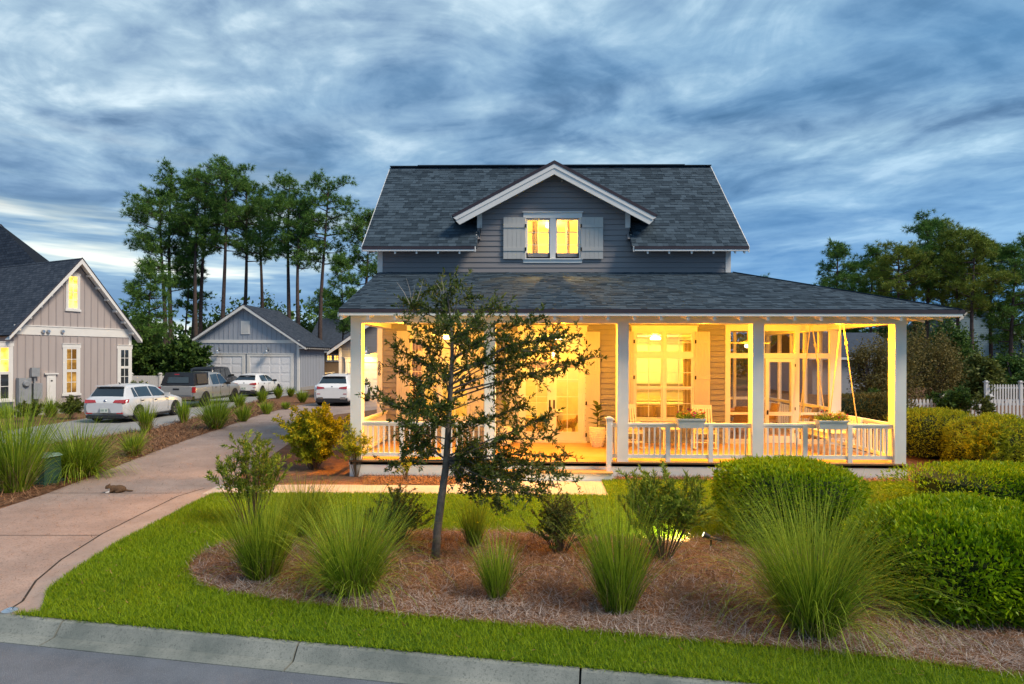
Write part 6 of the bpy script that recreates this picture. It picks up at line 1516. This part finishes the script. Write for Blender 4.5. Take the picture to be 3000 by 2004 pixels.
# ================================================================== PORCH FURNITURE AND SMALL THINGS
M_WCH = mat('chair_white', (.72, .71, .68), .5, var=.04)
M_CUSH = mat('cushion_cloth', (.60, .46, .30), .9, var=.25, scale=18)
M_ROPE = mat('rope', (.55, .45, .28), .9, var=.2, scale=40)
M_BASK = mat('white_basket', (.70, .67, .60), .8, var=.12, scale=30, bump=.6, bscale=80)
M_FIG = foliage('fig_leaf', (.035, .070, .018), (.11, .16, .04), .2, .35)
M_SOIL = mat('soil', (.05, .035, .025), .95)
def rocker(x, y, label, rz=0.0):
    t = thing('rocking_chair', label, 'chair', (x, y, ZF), 'rocking chairs on the porch', local=True, rz=rz)
    seat = MB()
    for k in range(7): seat.box(-.25, .25, -.26 + k * .074, -.26 + k * .074 + .066, .415, .435)
    seat.build('seat', M_WCH, t)
    MB().box(-.23, .23, -.22, .20, .437, .49).build('cushion', M_CUSH, t)
    lean = lambda z: .24 + (z - .42) * .26
    for s in (-1, 1):
        MB().beam((s * .24, .20, .06), (s * .24, .26, .42), .035, .035).build('leg', M_WCH, t); MB().beam((s * .26, -.22, .06), (s * .26, -.24, .64), .035, .035).build('leg', M_WCH, t)
        MB().beam((s * .24, lean(.43), .43), (s * .23, lean(1.10), 1.10), .035, .035).build('back_post', M_WCH, t)
        MB().box(s * .26 - .045, s * .26 + .045, -.30, .30, .645, .668).build('armrest', M_WCH, t)
        pts = [(s * .25, -.42 + k * .125, .025 + .09 * ((k - 3.2) / 4) ** 2) for k in range(9)]
        MB().tube(pts, .020, 5).build('rocker', M_WCH, t)
    for k in range(6):
        xx = -.175 + k * .07; MB().beam((xx, lean(.50), .50), (xx, lean(1.03), 1.03), .038, .012, (0, 1, 0)).build('back_slat', M_WCH, t)
    MB().beam((-.22, lean(1.05), 1.05), (.22, lean(1.05), 1.05), .03, .10).build('top_rail', M_WCH, t); MB().beam((-.22, lean(.50), .50), (.22, lean(.50), .50), .025, .05).build('lower_rail', M_WCH, t)
    MB().beam((-.25, -.22, .20), (.25, -.22, .20), .025, .025).beam((-.24, .22, .20), (.24, .22, .20), .025, .025).build('stretcher', M_WCH, t)
rocker(hx(1850, 15.7), 15.8, 'white rocking chair with a patterned cushion next to the porch column', R(8)); rocker(hx(2066, 15.7), 15.8, 'white rocking chair behind the flower box with coral blooms', R(-8))
x = hx(1962, 15.9); t = thing('side_table', 'small white side table between the rocking chairs', 'table', (x, 15.9, ZF), local=True)
MB().box(-.24, .24, -.24, .24, .50, .525).build('table_top', M_WCH, t)
for sx in (-1, 1):
    for sy in (-1, 1): MB().beam((sx * .19, sy * .19, .0), (sx * .19, sy * .19, .499), .035, .035).build('leg', M_WCH, t)
# ---- hanging swing
t = thing('porch_swing', 'white hanging porch swing on knotted ropes in front of the screened room', 'swing', (7.5, 15.4, ZF))
ya, yb, xa_, xb_ = 14.65, 16.2, 7.12, 7.80
sw = MB()
for k in range(8): sw.box(xa_ + .02 + k * .08, xa_ + .09 + k * .08, ya, yb, ZF + .42, ZF + .445)
sw.build('seat', M_WCH, t)
MB().box(xa_ + .05, xb_ - .03, ya + .05, yb - .05, ZF + .446, ZF + .56).build('cushion', mat('swing_cushion', (.66, .60, .50), .9, var=.08), t)
for k in range(12):
    y = ya + .06 + k * (yb - ya - .12) / 11; MB().beam((xb_ - .02, y, ZF + .45), (xb_ + .10, y, ZF + .88), .012, .06, (0, 1, 0)).build('back_slat', M_WCH, t)
MB().beam((xb_ + .11, ya, ZF + .90), (xb_ + .11, yb, ZF + .90), .04, .07).build('top_rail', M_WCH, t)
for y in (ya, yb):
    MB().beam((xa_, y, ZF + .66), (xb_ + .05, y, ZF + .66), .08, .03).build('armrest', M_WCH, t); MB().beam((xa_ + .03, y, ZF + .42), (xa_ + .03, y, ZF + .66), .04, .04).beam((xb_, y, ZF + .38), (xb_ + .12, y, ZF + .92), .04, .04).build('arm_post', M_WCH, t)
    top = Vector((7.45, y, ZC + .002)); kn = Vector((7.45, y, ZC - .18))
    for xx in (xa_ + .03, xb_ + .04):
        MB().tube([top + Vector(((xx - 7.45) * .05, 0, 0)), Vector((xx, y, ZF + .68))], .013, 6).build('rope', M_ROPE, t)
    MB().tube([(7.47, y, ZC - .02), (7.52, y - .02, ZC - .35), (7.58, y - .03, ZC - .75)], .012, 5).lathe((7.545, y - .02, ZC - .55), [(.015, -.06), (.035, -.02), (.035, .02), (.015, .06)], 8).build('knot', M_ROPE, t)
# ---- potted fig plants by the door
def potted(px, pyb, label, seed, k=1.0):
    b = gp(px, pyb, ZF); t = thing('potted_plant', label, 'plant', b, 'potted plants beside the front door'); rng = np.random.default_rng(seed)
    prof = []
    for i in range(23):
        u = i / 22; r = (.135 + .075 * math.sin(u * 2.0)) * k; prof.append((r + (.007 if i % 2 else -.004), u * .52 * k))
    pot = MB().lathe((b.x, b.y, ZF + .002), prof, 22).build('basket', M_BASK, t)
    bd = MB().lathe((0, 0, 0), [(.004, -.012), (.013, -.006), (.013, .006), (.004, .012)], 5).mesh('bead'); bd.materials.append(M_BASK)
    for i in range(2, 21, 3):
        r, z = prof[i]
        for j in range(18):
            a = 2 * math.pi * (j + (i % 2) * .5) / 18; put('weave_knot', bd, M_BASK, pot, loc=(b.x + (r + .006) * math.cos(a), b.y + (r + .006) * math.sin(a), ZF + z))
    MB().lathe((b.x, b.y, ZF + .49 * k), [(.18 * k, 0), (.02, .01)], 16).build('soil', M_SOIL, t)
    MB().tube([(b.x, b.y, ZF + .45 * k), (b.x + .01, b.y, ZF + .8 * k), (b.x, b.y, ZF + 1.08 * k)], [.014, .011, .006], 6).build('stem', M_TWIG, t)
    for i in range(15):
        u = i / 14; a = i * 2.4; L_ = (.30 - .06 * u) * k; up_ = .15 + .95 * u
        c0 = Vector((b.x, b.y, ZF + (.55 + .52 * u) * k)); d_ = Vector((math.cos(a), math.sin(a) * .9, up_)).normalized(); s_ = d_.cross(Vector((0, 0, 1))).normalized(); n_ = s_.cross(d_)
        mb = MB(); W_ = .085 * k; ws = (.15, .8, 1.0, .75, .05)
        for j, w in enumerate(ws):
            p = c0 + d_ * L_ * j / 4 - Vector((0, 0, 1)) * .05 * (j / 4) ** 2
            mb.v += [tuple(p - s_ * W_ * w + n_ * .015 * w), tuple(p - n_ * .006), tuple(p + s_ * W_ * w + n_ * .015 * w)]
        for j in range(4):
            for q_ in (0, 1): mb.f.append((j * 3 + q_, j * 3 + q_ + 1, j * 3 + 4 + q_, j * 3 + 3 + q_))
        mb.build('leaf', M_FIG, t)
potted(1750, 1309, 'leafy fig in a woven white basket beside the porch newel', 1); potted(1480, 1306, 'leafy fig in a basket behind the oak crown', 2)
# ---- flower boxes on the railing
M_BOXG = mat('flower_box_paint', (.60, .61, .62), .5, var=.03)
BL = [mat('bloom_' + nm, c_, .7, island=.6, col2=c2_) for nm, c_, c2_ in (('coral', (.70, .16, .06), (.85, .30, .12)), ('pink', (.75, .07, .20), (.85, .2, .4)), ('magenta', (.35, .02, .09), (.55, .05, .15)), ('yellow', (.80, .45, .04), (.9, .7, .15)), ('cream', (.8, .6, .3), (.9, .8, .5)))]
def flower_box(px0, px1, pyt, pyb, label, seed, mix):
    rng = np.random.default_rng(seed); Y = YC - .10; x0, x1 = hx(px0, Y, 1240), hx(px1, Y, 1240); z0, z1 = hz(pyb, px0, Y), hz(pyt, px0, Y); xc = (x0 + x1) / 2
    t = thing('flower_box', label, 'flower box', (xc, YC, z0), 'flower boxes on the porch railing')
    w = (x1 - x0) / 2; ft = .02
    o = [(-w * .9, -.09, z0), (w * .9, -.09, z0), (w * .9, .08, z0), (-w * .9, .08, z0), (-w, -.12, z1), (w, -.12, z1), (w, .11, z1), (-w, .11, z1)]
    MB().hexa([(xc + a, Y + b, c_) for a, b, c_ in o]).build('box', M_BOXG, t)
    MB().box(xc - w - .012, xc + w + .012, Y - .132, Y + .122, z1 - .03, z1 + .004).build('box_rim', M_BOXG, t)
    n = 900; C = np.column_stack([xc + rng.uniform(-w * 1.02, w * 1.02, n), Y + rng.normal(0, .07, n), z1 + np.abs(rng.normal(0, .06, n))]); P, Fc = leaves(C, unit(rdir(n, rng) + np.array([0, 0, .7])), .05, .022, rng)
    put('foliage', np_mesh('foliage', P, Fc), M_OLE, t)
    for k, (bi, cnt) in enumerate(mix):
        for j in range(cnt):
            c0 = np.array([xc + rng.uniform(-w * .95, w * 1.0), Y + rng.normal(-.02, .07), z1 + .06 + abs(rng.normal(.05, .045))])
            d_ = unit(rng.normal(size=(22, 3)) + np.array([0, -.3, .5])); P, Fc = leaves(np.tile(c0, (22, 1)), d_, .030, .026, rng); put('bloom', np_mesh('bloom', P, Fc), BL[bi], t)
    sm = MB()
    for j in range(26): x_ = xc + rng.uniform(-w * .9, w * .9); sm.tube([(x_, Y, z1 - .01), (x_ + rng.normal(0, .03), Y + rng.normal(0, .05), z1 + rng.uniform(.06, .14))], .003, 3)
    sm.build('stems', M_TWIG, t)
flower_box(1983, 2062, 1226, 1253, 'white flower box with coral and pink blooms on the railing by the rocking chair', 1, ((0, 16), (1, 9), (2, 7), (3, 12)))
flower_box(2393, 2478, 1231, 1256, 'white flower box with cream and red blooms on the railing by the swing', 2, ((4, 16), (0, 8), (2, 5), (3, 9)))
# ---- entry lantern (lit)
xl_, yl_ = hx(1621, 15.5), 15.5; zl_ = lambda py: hz(py, 1621, 15.5)
t = thing('hanging_lantern', 'lit brass lantern hanging before the French doors', 'lantern', (xl_, yl_, zl_(1048)))
M_BRASS = mat('aged_brass', (.30, .17, .06), .4, .8)
MB().tube([(xl_, yl_, ZC), (xl_, yl_, zl_(990))], .010, 6).lathe((xl_, yl_, ZC - .03), [(.07, 0), (.06, .028)], 12).build('rod', M_BRASS, t)
a0 = [(xl_ + math.cos(k / 12 * math.pi) * .22, yl_, zl_(1004) + math.sin(k / 12 * math.pi) * .24) for k in range(13)]; MB().tube(a0, .007, 5).build('yoke', M_BRASS, t)
MB().lathe((xl_, yl_, zl_(1016)), [(.17, 0), (.15, .02), (.075, .14), (.05, .15), (.05, .2), (.02, .23)], 12).build('cap', M_BRASS, t)
mb = MB()
for k in range(4):
    a = math.pi / 4 + k * math.pi / 2; mb.beam((xl_ + .13 * math.cos(a), yl_ + .13 * math.sin(a), zl_(1016)), (xl_ + .10 * math.cos(a), yl_ + .10 * math.sin(a), zl_(1048)), .014, .014)
mb.lathe((xl_, yl_, zl_(1048) - .01), [(.12, 0), (.12, .012)], 12); mb.build('frame', M_BRASS, t)
for k in range(4):
    a, b = math.pi / 4 + k * math.pi / 2, math.pi / 4 + (k + 1) * math.pi / 2
    MB().quad((xl_ + .128 * math.cos(a), yl_ + .128 * math.sin(a), zl_(1016)), (xl_ + .128 * math.cos(b), yl_ + .128 * math.sin(b), zl_(1016)), (xl_ + .098 * math.cos(b), yl_ + .098 * math.sin(b), zl_(1048)), (xl_ + .098 * math.cos(a), yl_ + .098 * math.sin(a), zl_(1048))).build('pane', M_GLASS, t)
MB().lathe((xl_, yl_, zl_(1040)), [(.012, -.05), (.03, -.01), (.026, .03), (.006, .06)], 10).build('bulb', emis('bulb_glow', (1, .72, .3), 14), t)
PW = 1.02
lamp('lantern_light', (xl_, yl_ , zl_(1040) - .09), 75 * PW, WARM, .06, t)
# ---- porch ceiling lights (lit)
M_DISC = emis('lamp_disc', (1, .74, .32), 6)
def ceil_light(x, y, p, label, z=ZC):
    t = thing('ceiling_light', label, 'ceiling light', (x, y, z), 'round porch ceiling lights')
    MB().lathe((x, y, z - .03), [(.11, 0), (.115, .015), (.10, .029)], 18).build('housing', M_TRIM, t); MB().lathe((x, y, z - .034), [(.085, 0), (.085, .003)], 18).build('lens', M_DISC, t)
    lamp('ceiling_light_glow', (x, y, z - .12), p * PW * .55, WARM, .09, t)
    l = bpy.data.lights.new('lawn_spill_spot', 'SPOT'); l.energy = p * 2.2; l.color = WARM; l.spot_size = R(150); l.spot_blend = .7; l.shadow_soft_size = .08  # added spot tilted outward, throws extra warm spill onto the lawn
    o = bpy.data.objects.new('lawn_spill_spot', l); COL.objects.link(o); o.parent = t; o.matrix_parent_inverse = Matrix.Translation(-t.location); o.location = (x, y, z - .05)
    o.rotation_euler = Vector((0, .55, 1)).to_track_quat('Z', 'Y').to_euler()
ceil_light(-2.9, 14.25, 210, 'round ceiling light over the porch bay next to the house number')
ceil_light(.85, 14.25, 160, 'round ceiling light added over the front steps to even the glow')  # extra lamp added to even the warm light along the front
ceil_light(4.1, 14.25, 200, 'round ceiling light over the rocking chairs')
ceil_light(7.2, 14.25, 210, 'round ceiling light over the porch swing')
# ---- screened room: fan, table, chairs
xf, yf = hx(2190, 18.6), 18.6
t = thing('ceiling_fan', 'white ceiling fan with a light inside the screened room', 'fan', (xf, yf, ZC))
MB().tube([(xf, yf, ZC), (xf, yf, ZC - .38)], .02, 6).build('rod', M_WCH, t); MB().lathe((xf, yf, ZC - .50), [(.08, 0), (.12, .05), (.12, .1), (.05, .13)], 14).build('motor', M_WCH, t)
for k in range(5):
    a = k * 1.257 + .3; c_, s_ = math.cos(a), math.sin(a)
    MB().prism([(xf + c_ * .12 - s_ * .04, yf + s_ * .12 + c_ * .04, ZC - .44), (xf + c_ * .72 - s_ * .07, yf + s_ * .72 + c_ * .07, ZC - .45), (xf + c_ * .72 + s_ * .07, yf + s_ * .72 - c_ * .07, ZC - .47), (xf + c_ * .12 + s_ * .04, yf + s_ * .12 - c_ * .04, ZC - .46)], (0, 0, .012)).build('blade', M_WCH, t)
MB().lathe((xf, yf, ZC - .58), [(.02, -.02), (.08, .0), (.09, .05), (.06, .08)], 14).build('lamp_shade', M_DISC, t)
lamp('fan_light', (xf + .25, yf - .25, ZC - .70), 110 * PW, WARM, .08, t)
M_WICK = mat('wicker', (.38, .24, .11), .8, var=.3, scale=40, bump=.6)
xt_, yt_ = hx(2165, 19.0), 19.2
t = thing('patio_table', 'wooden patio table inside the screened room', 'table', (xt_, yt_, ZF), local=True)
MB().lathe((0, 0, .70), [(.60, 0), (.60, .04)], 20).build('table_top', mat('teak', (.42, .24, .09), .5), t); MB().lathe((0, 0, 0), [(.3, 0), (.05, .05), (.05, .69)], 12).build('pedestal', MATS['teak'], t)
for k, (dx_, dy_, rz_) in enumerate(((-.2, -.85, 0), (.9, .1, 1.6), (1.7, -1.0, .6))):
    t = thing('wicker_chair', ['wicker chair drawn up to the patio table near the screen', 'wicker chair at the far side of the patio table', 'wicker chair standing apart behind the screen door'][k], 'chair', (xt_ + dx_, yt_ + dy_, ZF), local=True, rz=rz_ + math.pi)
    MB().box(-.26, .26, -.26, .26, .36, .44).build('seat', M_WICK, t); MB().prism([(-.27, .22, .44), (.27, .22, .44), (.25, .32, .92), (-.25, .32, .92)], (0, .05, 0)).build('backrest', M_WICK, t)
    for sx in (-1, 1):
        MB().box(sx * .26 - .03, sx * .26 + .03, -.26, .22, .60, .65).build('armrest', M_WICK, t)
        for sy in (-1, 1): MB().beam((sx * .23, sy * .23, 0), (sx * .23, sy * .23, .36), .04, .04).build('leg', M_WICK, t)
# ---- rooms behind the glass
M_CAB = mat('cabinet_white', (.74, .72, .66), .5, var=.03)
x0, x1 = 2.6, 5.6
t = thing('kitchen_cabinets', 'pale kitchen cabinets along the back wall behind the window', 'cabinet', (4.1, 20.6, ZF))
cb = MB().box(x0, x1, 20.35, 20.89, ZF, ZF + .90).box(x0 - .03, x1, 20.32, 20.89, ZF + .901, ZF + .94).box(x0, x1, 20.55, 20.89, ZF + 1.45, ZF + 2.75).build('carcass', M_CAB, t)
for k in range(6):
    a = x0 + k * .5; MB().box(a + .02, a + .48, 20.53, 20.549, ZF + 1.47, ZF + 2.73).build('cabinet_door', M_CAB, t); MB().box(a + .02, a + .48, 20.33, 20.349, ZF + .10, ZF + .70).build('cabinet_door', M_CAB, t); MB().box(a + .02, a + .48, 20.33, 20.349, ZF + .72, ZF + .88).build('drawer', mat('drawer_oak', (.55, .38, .16), .5), t)
t = thing('kitchen_island', 'wooden kitchen island in the middle of the lit room', 'counter', (4.0, 18.9, ZF))
MB().box(3.2, 4.9, 18.6, 19.3, ZF, ZF + .90).build('base', mat('island_wood', (.45, .28, .12), .5), t); MB().box(3.12, 4.98, 18.52, 19.38, ZF + .901, ZF + .94).build('counter_top', M_CAB, t)
for k, x in enumerate((3.3, 4.0)):
    t = thing('armchair', ['tan armchair with its back to the window', 'second tan armchair close to the middle mullion'][k], 'chair', (x, 17.75, ZF), local=True)
    MB().box(-.3, .3, -.28, -.12, .1, .95).build('backrest', mat('tan_cloth', (.58, .40, .18), .9), t); MB().box(-.3, .3, -.119, .3, .1, .45).build('seat', MATS['tan_cloth'], t)
t = thing('pendant_light', 'wire pendant lamp hanging inside the kitchen window', 'lamp', (3.05, 18.4, 2.6)); MB().tube([(3.05, 18.4, 3.36), (3.05, 18.4, 2.8)], .008, 5).build('cord', M_DARK, t); MB().lathe((3.05, 18.4, 2.38), [(.12, 0), (.2, .22), (.1, .38), (.03, .42)], 12).build('shade', M_BASK, t)
t = thing('white_sofa', 'white sofa beyond the French doors', 'sofa', (.2, 19.6, ZF)); MB().box(-.6, 1.0, 19.3, 20.1, ZF, ZF + .42).build('seat', M_CUSH, t); MB().box(-.6, 1.0, 20.1, 20.3, ZF, ZF + .85).build('backrest', M_CAB, t)
for k in range(2): MB().box(-.78 + k * 1.79, -.601 + k * 1.79, 19.3, 20.3, ZF, ZF + .62).build('armrest', M_CAB, t)
M_CURT = mat('striped_curtain', (.66, .50, .22), .9, island=.9, col2=(.30, .20, .07))
def curtain(x0, x1, z0, z1, y, label):
    t = thing('curtain', label, 'curtain', ((x0 + x1) / 2, y, z0)); n = int((x1 - x0) / .045)
    for k in range(n):
        a = x0 + (x1 - x0) * k / n; w = (x1 - x0) / n; MB().prism([(a, y, z0), (a + w * .5, y - .03, z0), (a + w, y, z0), (a + w * .5, y + .01, z0)], (0, 0, z1 - z0)).build('fold', M_CURT if k % 2 else mat('curtain_pale', (.72, .60, .32), .9), t)
    MB().beam((x0 - .1, y, z1 + .02), (x1 + .1, y, z1 + .02), .02, .02).build('curtain_rod', M_DARK, t)
curtain(hx(1998, 17.3), hx(2034, 17.3), .5, 3.15, YW + .28, 'striped curtain drawn to the side of the kitchen window'); curtain(hx(1207, 17.3), hx(1240, 17.3), .5, 3.15, YW + .28, 'striped curtain at the window behind the oak')
curtain(hx(1556, 17.3), hx(1576, 17.3), 5.5, 6.5, YW + .35, 'thin curtain in the attic window'); curtain(hx(1655, 17.3), hx(1668, 17.3), 5.5, 6.5, YW + .35, 'second thin curtain in the attic window')
def room_lamp(x, y, z, p, label):
    t = thing('ceiling_fixture', label, 'lamp', (x, y, z)); MB().lathe((x, y, z), [(.15, 0), (.17, .05), (.08, .10)], 14).build('shade', M_DISC, t); lamp('room_light', (x, y, z - .15), p, WARM2, .12, t)
room_lamp(4.0, 19.0, 3.25, 85, 'round ceiling fixture in the kitchen'); room_lamp(1.0, 19.3, 3.25, 85, 'round ceiling fixture behind the French doors'); room_lamp(-2.4, 19.0, 3.25, 85, 'round ceiling fixture in the room behind the oak')
room_lamp(XDC, 18.6, 6.63, 40, 'round ceiling fixture in the attic room')
t = thing('roof_patch_lamp', 'added lamp hidden behind the dormer mullion, warming the porch roof', 'lamp', (XDC, 17.5, 5.45))  # added lamp, out of sight, casts the warm patch on the porch roof
MB().lathe((XDC, 17.5, 5.441), [(.16, 0), (.16, .02), (.02, .03), (.02, .50)], 12).build('lamp_stand', M_BRASS, t); MB().lathe((XDC, 17.5, 5.96), [(.04, .22), (.045, .23)], 12, caps=False).build('lamp_shade', M_DISC, t)
lamp('roof_patch_light', (XDC, 17.45, 6.24), 150, WARM2, .04, t)
# ---- animals: one continuous skin each
def remesh(o, vox, sm=6):
    m_ = o.modifiers.new('skin', 'REMESH'); m_.mode = 'VOXEL'; m_.voxel_size = vox; m_.use_smooth_shade = True
    s_ = o.modifiers.new('smooth', 'SMOOTH'); s_.iterations = sm; s_.factor = .5
def ell(mb, c, r, n=12):
    pr = [(max(.001, math.sin(math.pi * i / 8)), -math.cos(math.pi * i / 8)) for i in range(9)]; o = len(mb.v); mb.lathe((0, 0, 0), pr, n)
    for i in range(o, len(mb.v)): x, y, z = mb.v[i]; mb.v[i] = (c[0] + x * r[0], c[1] + y * r[1], c[2] + z * r[2])
cb_ = gp(336, 1444); cat = thing('cat', 'brown tabby cat with a white chest lying on the driveway', 'cat', cb_ + Vector((0, 0, .01)), local=True, rz=R(18)); cat.scale = (.70, .70, .70)
k = MB()
ell(k, (.10, 0, .10), (.17, .11, .105)); ell(k, (-.04, -.005, .105), (.12, .09, .105)); ell(k, (.18, .0, .085), (.11, .11, .09))
ell(k, (-.155, -.035, .165), (.070, .066, .064)); ell(k, (-.195, -.052, .140), (.030, .030, .026)); k.tube([(-.06, -.01, .11), (-.14, -.028, .15)], [.075, .05], 10)
for s in (-1, 1):
    k.tube([(-.13, .0 + s * .035 - .03, .19), (-.128, s * .040 - .03, .222), (-.126, s * .046 - .03, .262)], [.032, .022, .005], 6)
    k.tube([(-.06, s * .055 - .01, .06), (-.13, s * .06 - .03, .028), (-.20, s * .05 - .05, .020)], [.032, .026, .020], 8)
    k.tube([(.17, s * .07, .07), (.10, s * .10, .03), (.04, s * .105, .020)], [.06, .035, .022], 8)
k.tube([(.25, .0, .06), (.33, -.01, .035), (.41, -.03, .028), (.47, -.035, .026)], [.035, .026, .024, .016], 8)
m_ = bpy.data.materials.new('cat_fur'); m_.use_nodes = True; nn_ = m_.node_tree.nodes; ll = m_.node_tree.links; bb = nn_['Principled BSDF']; bb.inputs['Roughness'].default_value = .9
tcn = nn_.new('ShaderNodeTexCoord'); wv_ = nn_.new('ShaderNodeTexWave'); wv_.inputs['Scale'].default_value = 14; wv_.inputs['Distortion'].default_value = 6; ll.new(tcn.outputs['Object'], wv_.inputs[0])
rp = nn_.new('ShaderNodeValToRGB'); rp.color_ramp.elements[0].color = (.035, .022, .016, 1); rp.color_ramp.elements[1].color = (.17, .09, .04, 1); ll.new(wv_.outputs[0], rp.inputs[0])
sp_ = nn_.new('ShaderNodeSeparateXYZ'); ll.new(tcn.outputs['Object'], sp_.inputs[0])
def mth(op, a, b):
    q_ = nn_.new('ShaderNodeMath'); q_.operation = op
    for i, s in enumerate((a, b)):
        if isinstance(s, float): q_.inputs[i].default_value = s
        else: ll.new(s, q_.inputs[i])
    return q_.outputs[0]
wh = mth('MULTIPLY', mth('LESS_THAN', sp_.outputs[0], -.10), mth('LESS_THAN', sp_.outputs[2], .125))
mx = nn_.new('ShaderNodeMix'); mx.data_type = 'RGBA'; ll.new(wh, mx.inputs[0]); ll.new(rp.outputs[0], mx.inputs[6]); mx.inputs[7].default_value = (.62, .58, .54, 1); ll.new(mx.outputs[2], bb.inputs['Base Color'])
o = k.build('body', m_, cat, smooth=True); remesh(o, .008)
for s in (-1, 1): MB().lathe((-.205 - (0 if s > 0 else .004), -.04 + s * .024 - .005, .168), [(.002, -.007), (.007, 0), (.002, .007)], 8, 'x').build('eye', mat('cat_eye', (.25, .22, .04), .1), cat)
db = Vector((hx(1664, 18.2), 18.3, ZF)); dog = thing('dog', 'golden curly dog standing behind the French door glass', 'dog', db, local=True)
k = MB(); ell(k, (0, 0, .36), (.25, .11, .13)); ell(k, (.14, 0, .38), (.14, .115, .14)); ell(k, (-.18, 0, .35), (.12, .11, .12)); k.tube([(.22, 0, .42), (.30, -.02, .52)], [.09, .075], 10); ell(k, (.33, -.03, .57), (.09, .08, .09)); ell(k, (.41, -.05, .54), (.06, .045, .045))
for s in (-1, 1):
    k.tube([(.30, s * .075 - .03, .62), (.28, s * .10 - .03, .54), (.28, s * .10 - .03, .48)], [.03, .035, .02], 7)
    k.tube([(.17, s * .07, .32), (.18, s * .075, .17), (.17, s * .075, .04), (.20, s * .075, .02)], [.06, .042, .035, .035], 8); k.tube([(-.20, s * .07, .33), (-.16, s * .08, .22), (-.24, s * .08, .13), (-.23, s * .08, .03), (-.20, s * .08, .02)], [.075, .06, .038, .034, .034], 8)
k.tube([(-.27, 0, .42), (-.33, 0, .52), (-.30, 0, .60)], [.03, .03, .035], 7)
o = k.build('body', mat('golden_fur', (.50, .28, .08), .9, var=.3, scale=25, bump=.8), dog, smooth=True); remesh(o, .014)
# ---- utility box, spotlight, puck
M_UGRN = mat('utility_green', (.030, .085, .065), .45, var=.12); M_UTOP = mat('utility_lid', (.20, .31, .27), .45, var=.1)
ub = gp(112, 1424); t = thing('utility_box', 'dark green utility box with a warning label between the grass clumps', 'utility box', ub, local=True, rz=R(-8))
bx_ = MB().hexa([(-.28, 0, .08), (.14, 0, .08), (.14, .42, .08), (-.28, .42, .08), (-.26, .03, .58), (.12, .03, .58), (.12, .40, .58), (-.26, .40, .58)]).build('cabinet', M_UGRN, t)
MB().hexa([(-.30, -.02, .581), (.16, -.02, .581), (.16, .44, .581), (-.30, .44, .581), (-.24, .06, .64), (.10, .06, .64), (.10, .38, .64), (-.24, .38, .64)]).build('lid', M_UTOP, t); MB().box(-.33, .19, -.05, .47, -.02, .079).build('base', M_UGRN, t)
lb = MB().box(-.21, -.01, .004, .014, .37, .56).build('warning_label', M_PLATE, t)
MB().box(-.20, -.06, .001, .0035, .455, .475).build('label_stripe', M_RED, lb)
for z_, w_ in ((.535, .15), (.515, .10), (.43, .16), (.41, .12)): MB().box(-.20, -.20 + w_, .001, .0035, z_, z_ + .008).build('label_line', M_PLAST, lb)
MB().box(-.07, -.02, -.004, .003, .13, .20).build('label_tag', M_PLATE, t)
sb = gp(2083, 1600, .04); t = thing('garden_spotlight', 'black solar spotlight on a stake aimed at the leafy shrub', 'spotlight', sb)
MB().tube([(sb.x, sb.y, 0), (sb.x, sb.y, .13)], .014, 6).build('stake', M_PLAST, t)
MB().tube([(sb.x - .02, sb.y, .17), (sb.x - .10, sb.y + .02, .20)], [.03, .045], 12).build('lamp_head', M_PLAST, t); MB().beam((sb.x - .03, sb.y - .02, .175), (sb.x + .13, sb.y - .04, .145), .11, .018).build('solar_panel', M_PLAST, t)
MB().tube([(sb.x - .1005, sb.y + .02, .20), (sb.x - .106, sb.y + .0215, .2025)], [.034, .034], 12).build('lens', emis('spot_lens', (1, .95, .5), 1.5), t)
l = bpy.data.lights.new('spot_beam', 'SPOT'); l.energy = 150; l.color = (1.0, .95, .42); l.spot_size = R(75); l.spot_blend = .6; l.shadow_soft_size = .03
o = bpy.data.objects.new('spot_beam', l); COL.objects.link(o); o.parent = t; o.matrix_parent_inverse = Matrix.Translation(-t.location); o.location = (sb.x - .12, sb.y + .025, .215); o.rotation_euler = Vector((.75, -.75, -.02)).to_track_quat('Z', 'Y').to_euler()
pb = gp(30, 1793, .012); t = thing('ground_light', 'small metal ground light at the corner where driveway meets kerb', 'light', pb)
MB().lathe((pb.x, pb.y, .012), [(.075, 0), (.075, .02), (.05, .035), (.02, .04)], 16).build('housing', M_GALV, t); MB().lathe((pb.x, pb.y, .035), [(.04, .0), (.03, .02), (.005, .028)], 14).build('cover', M_CHROME, t)
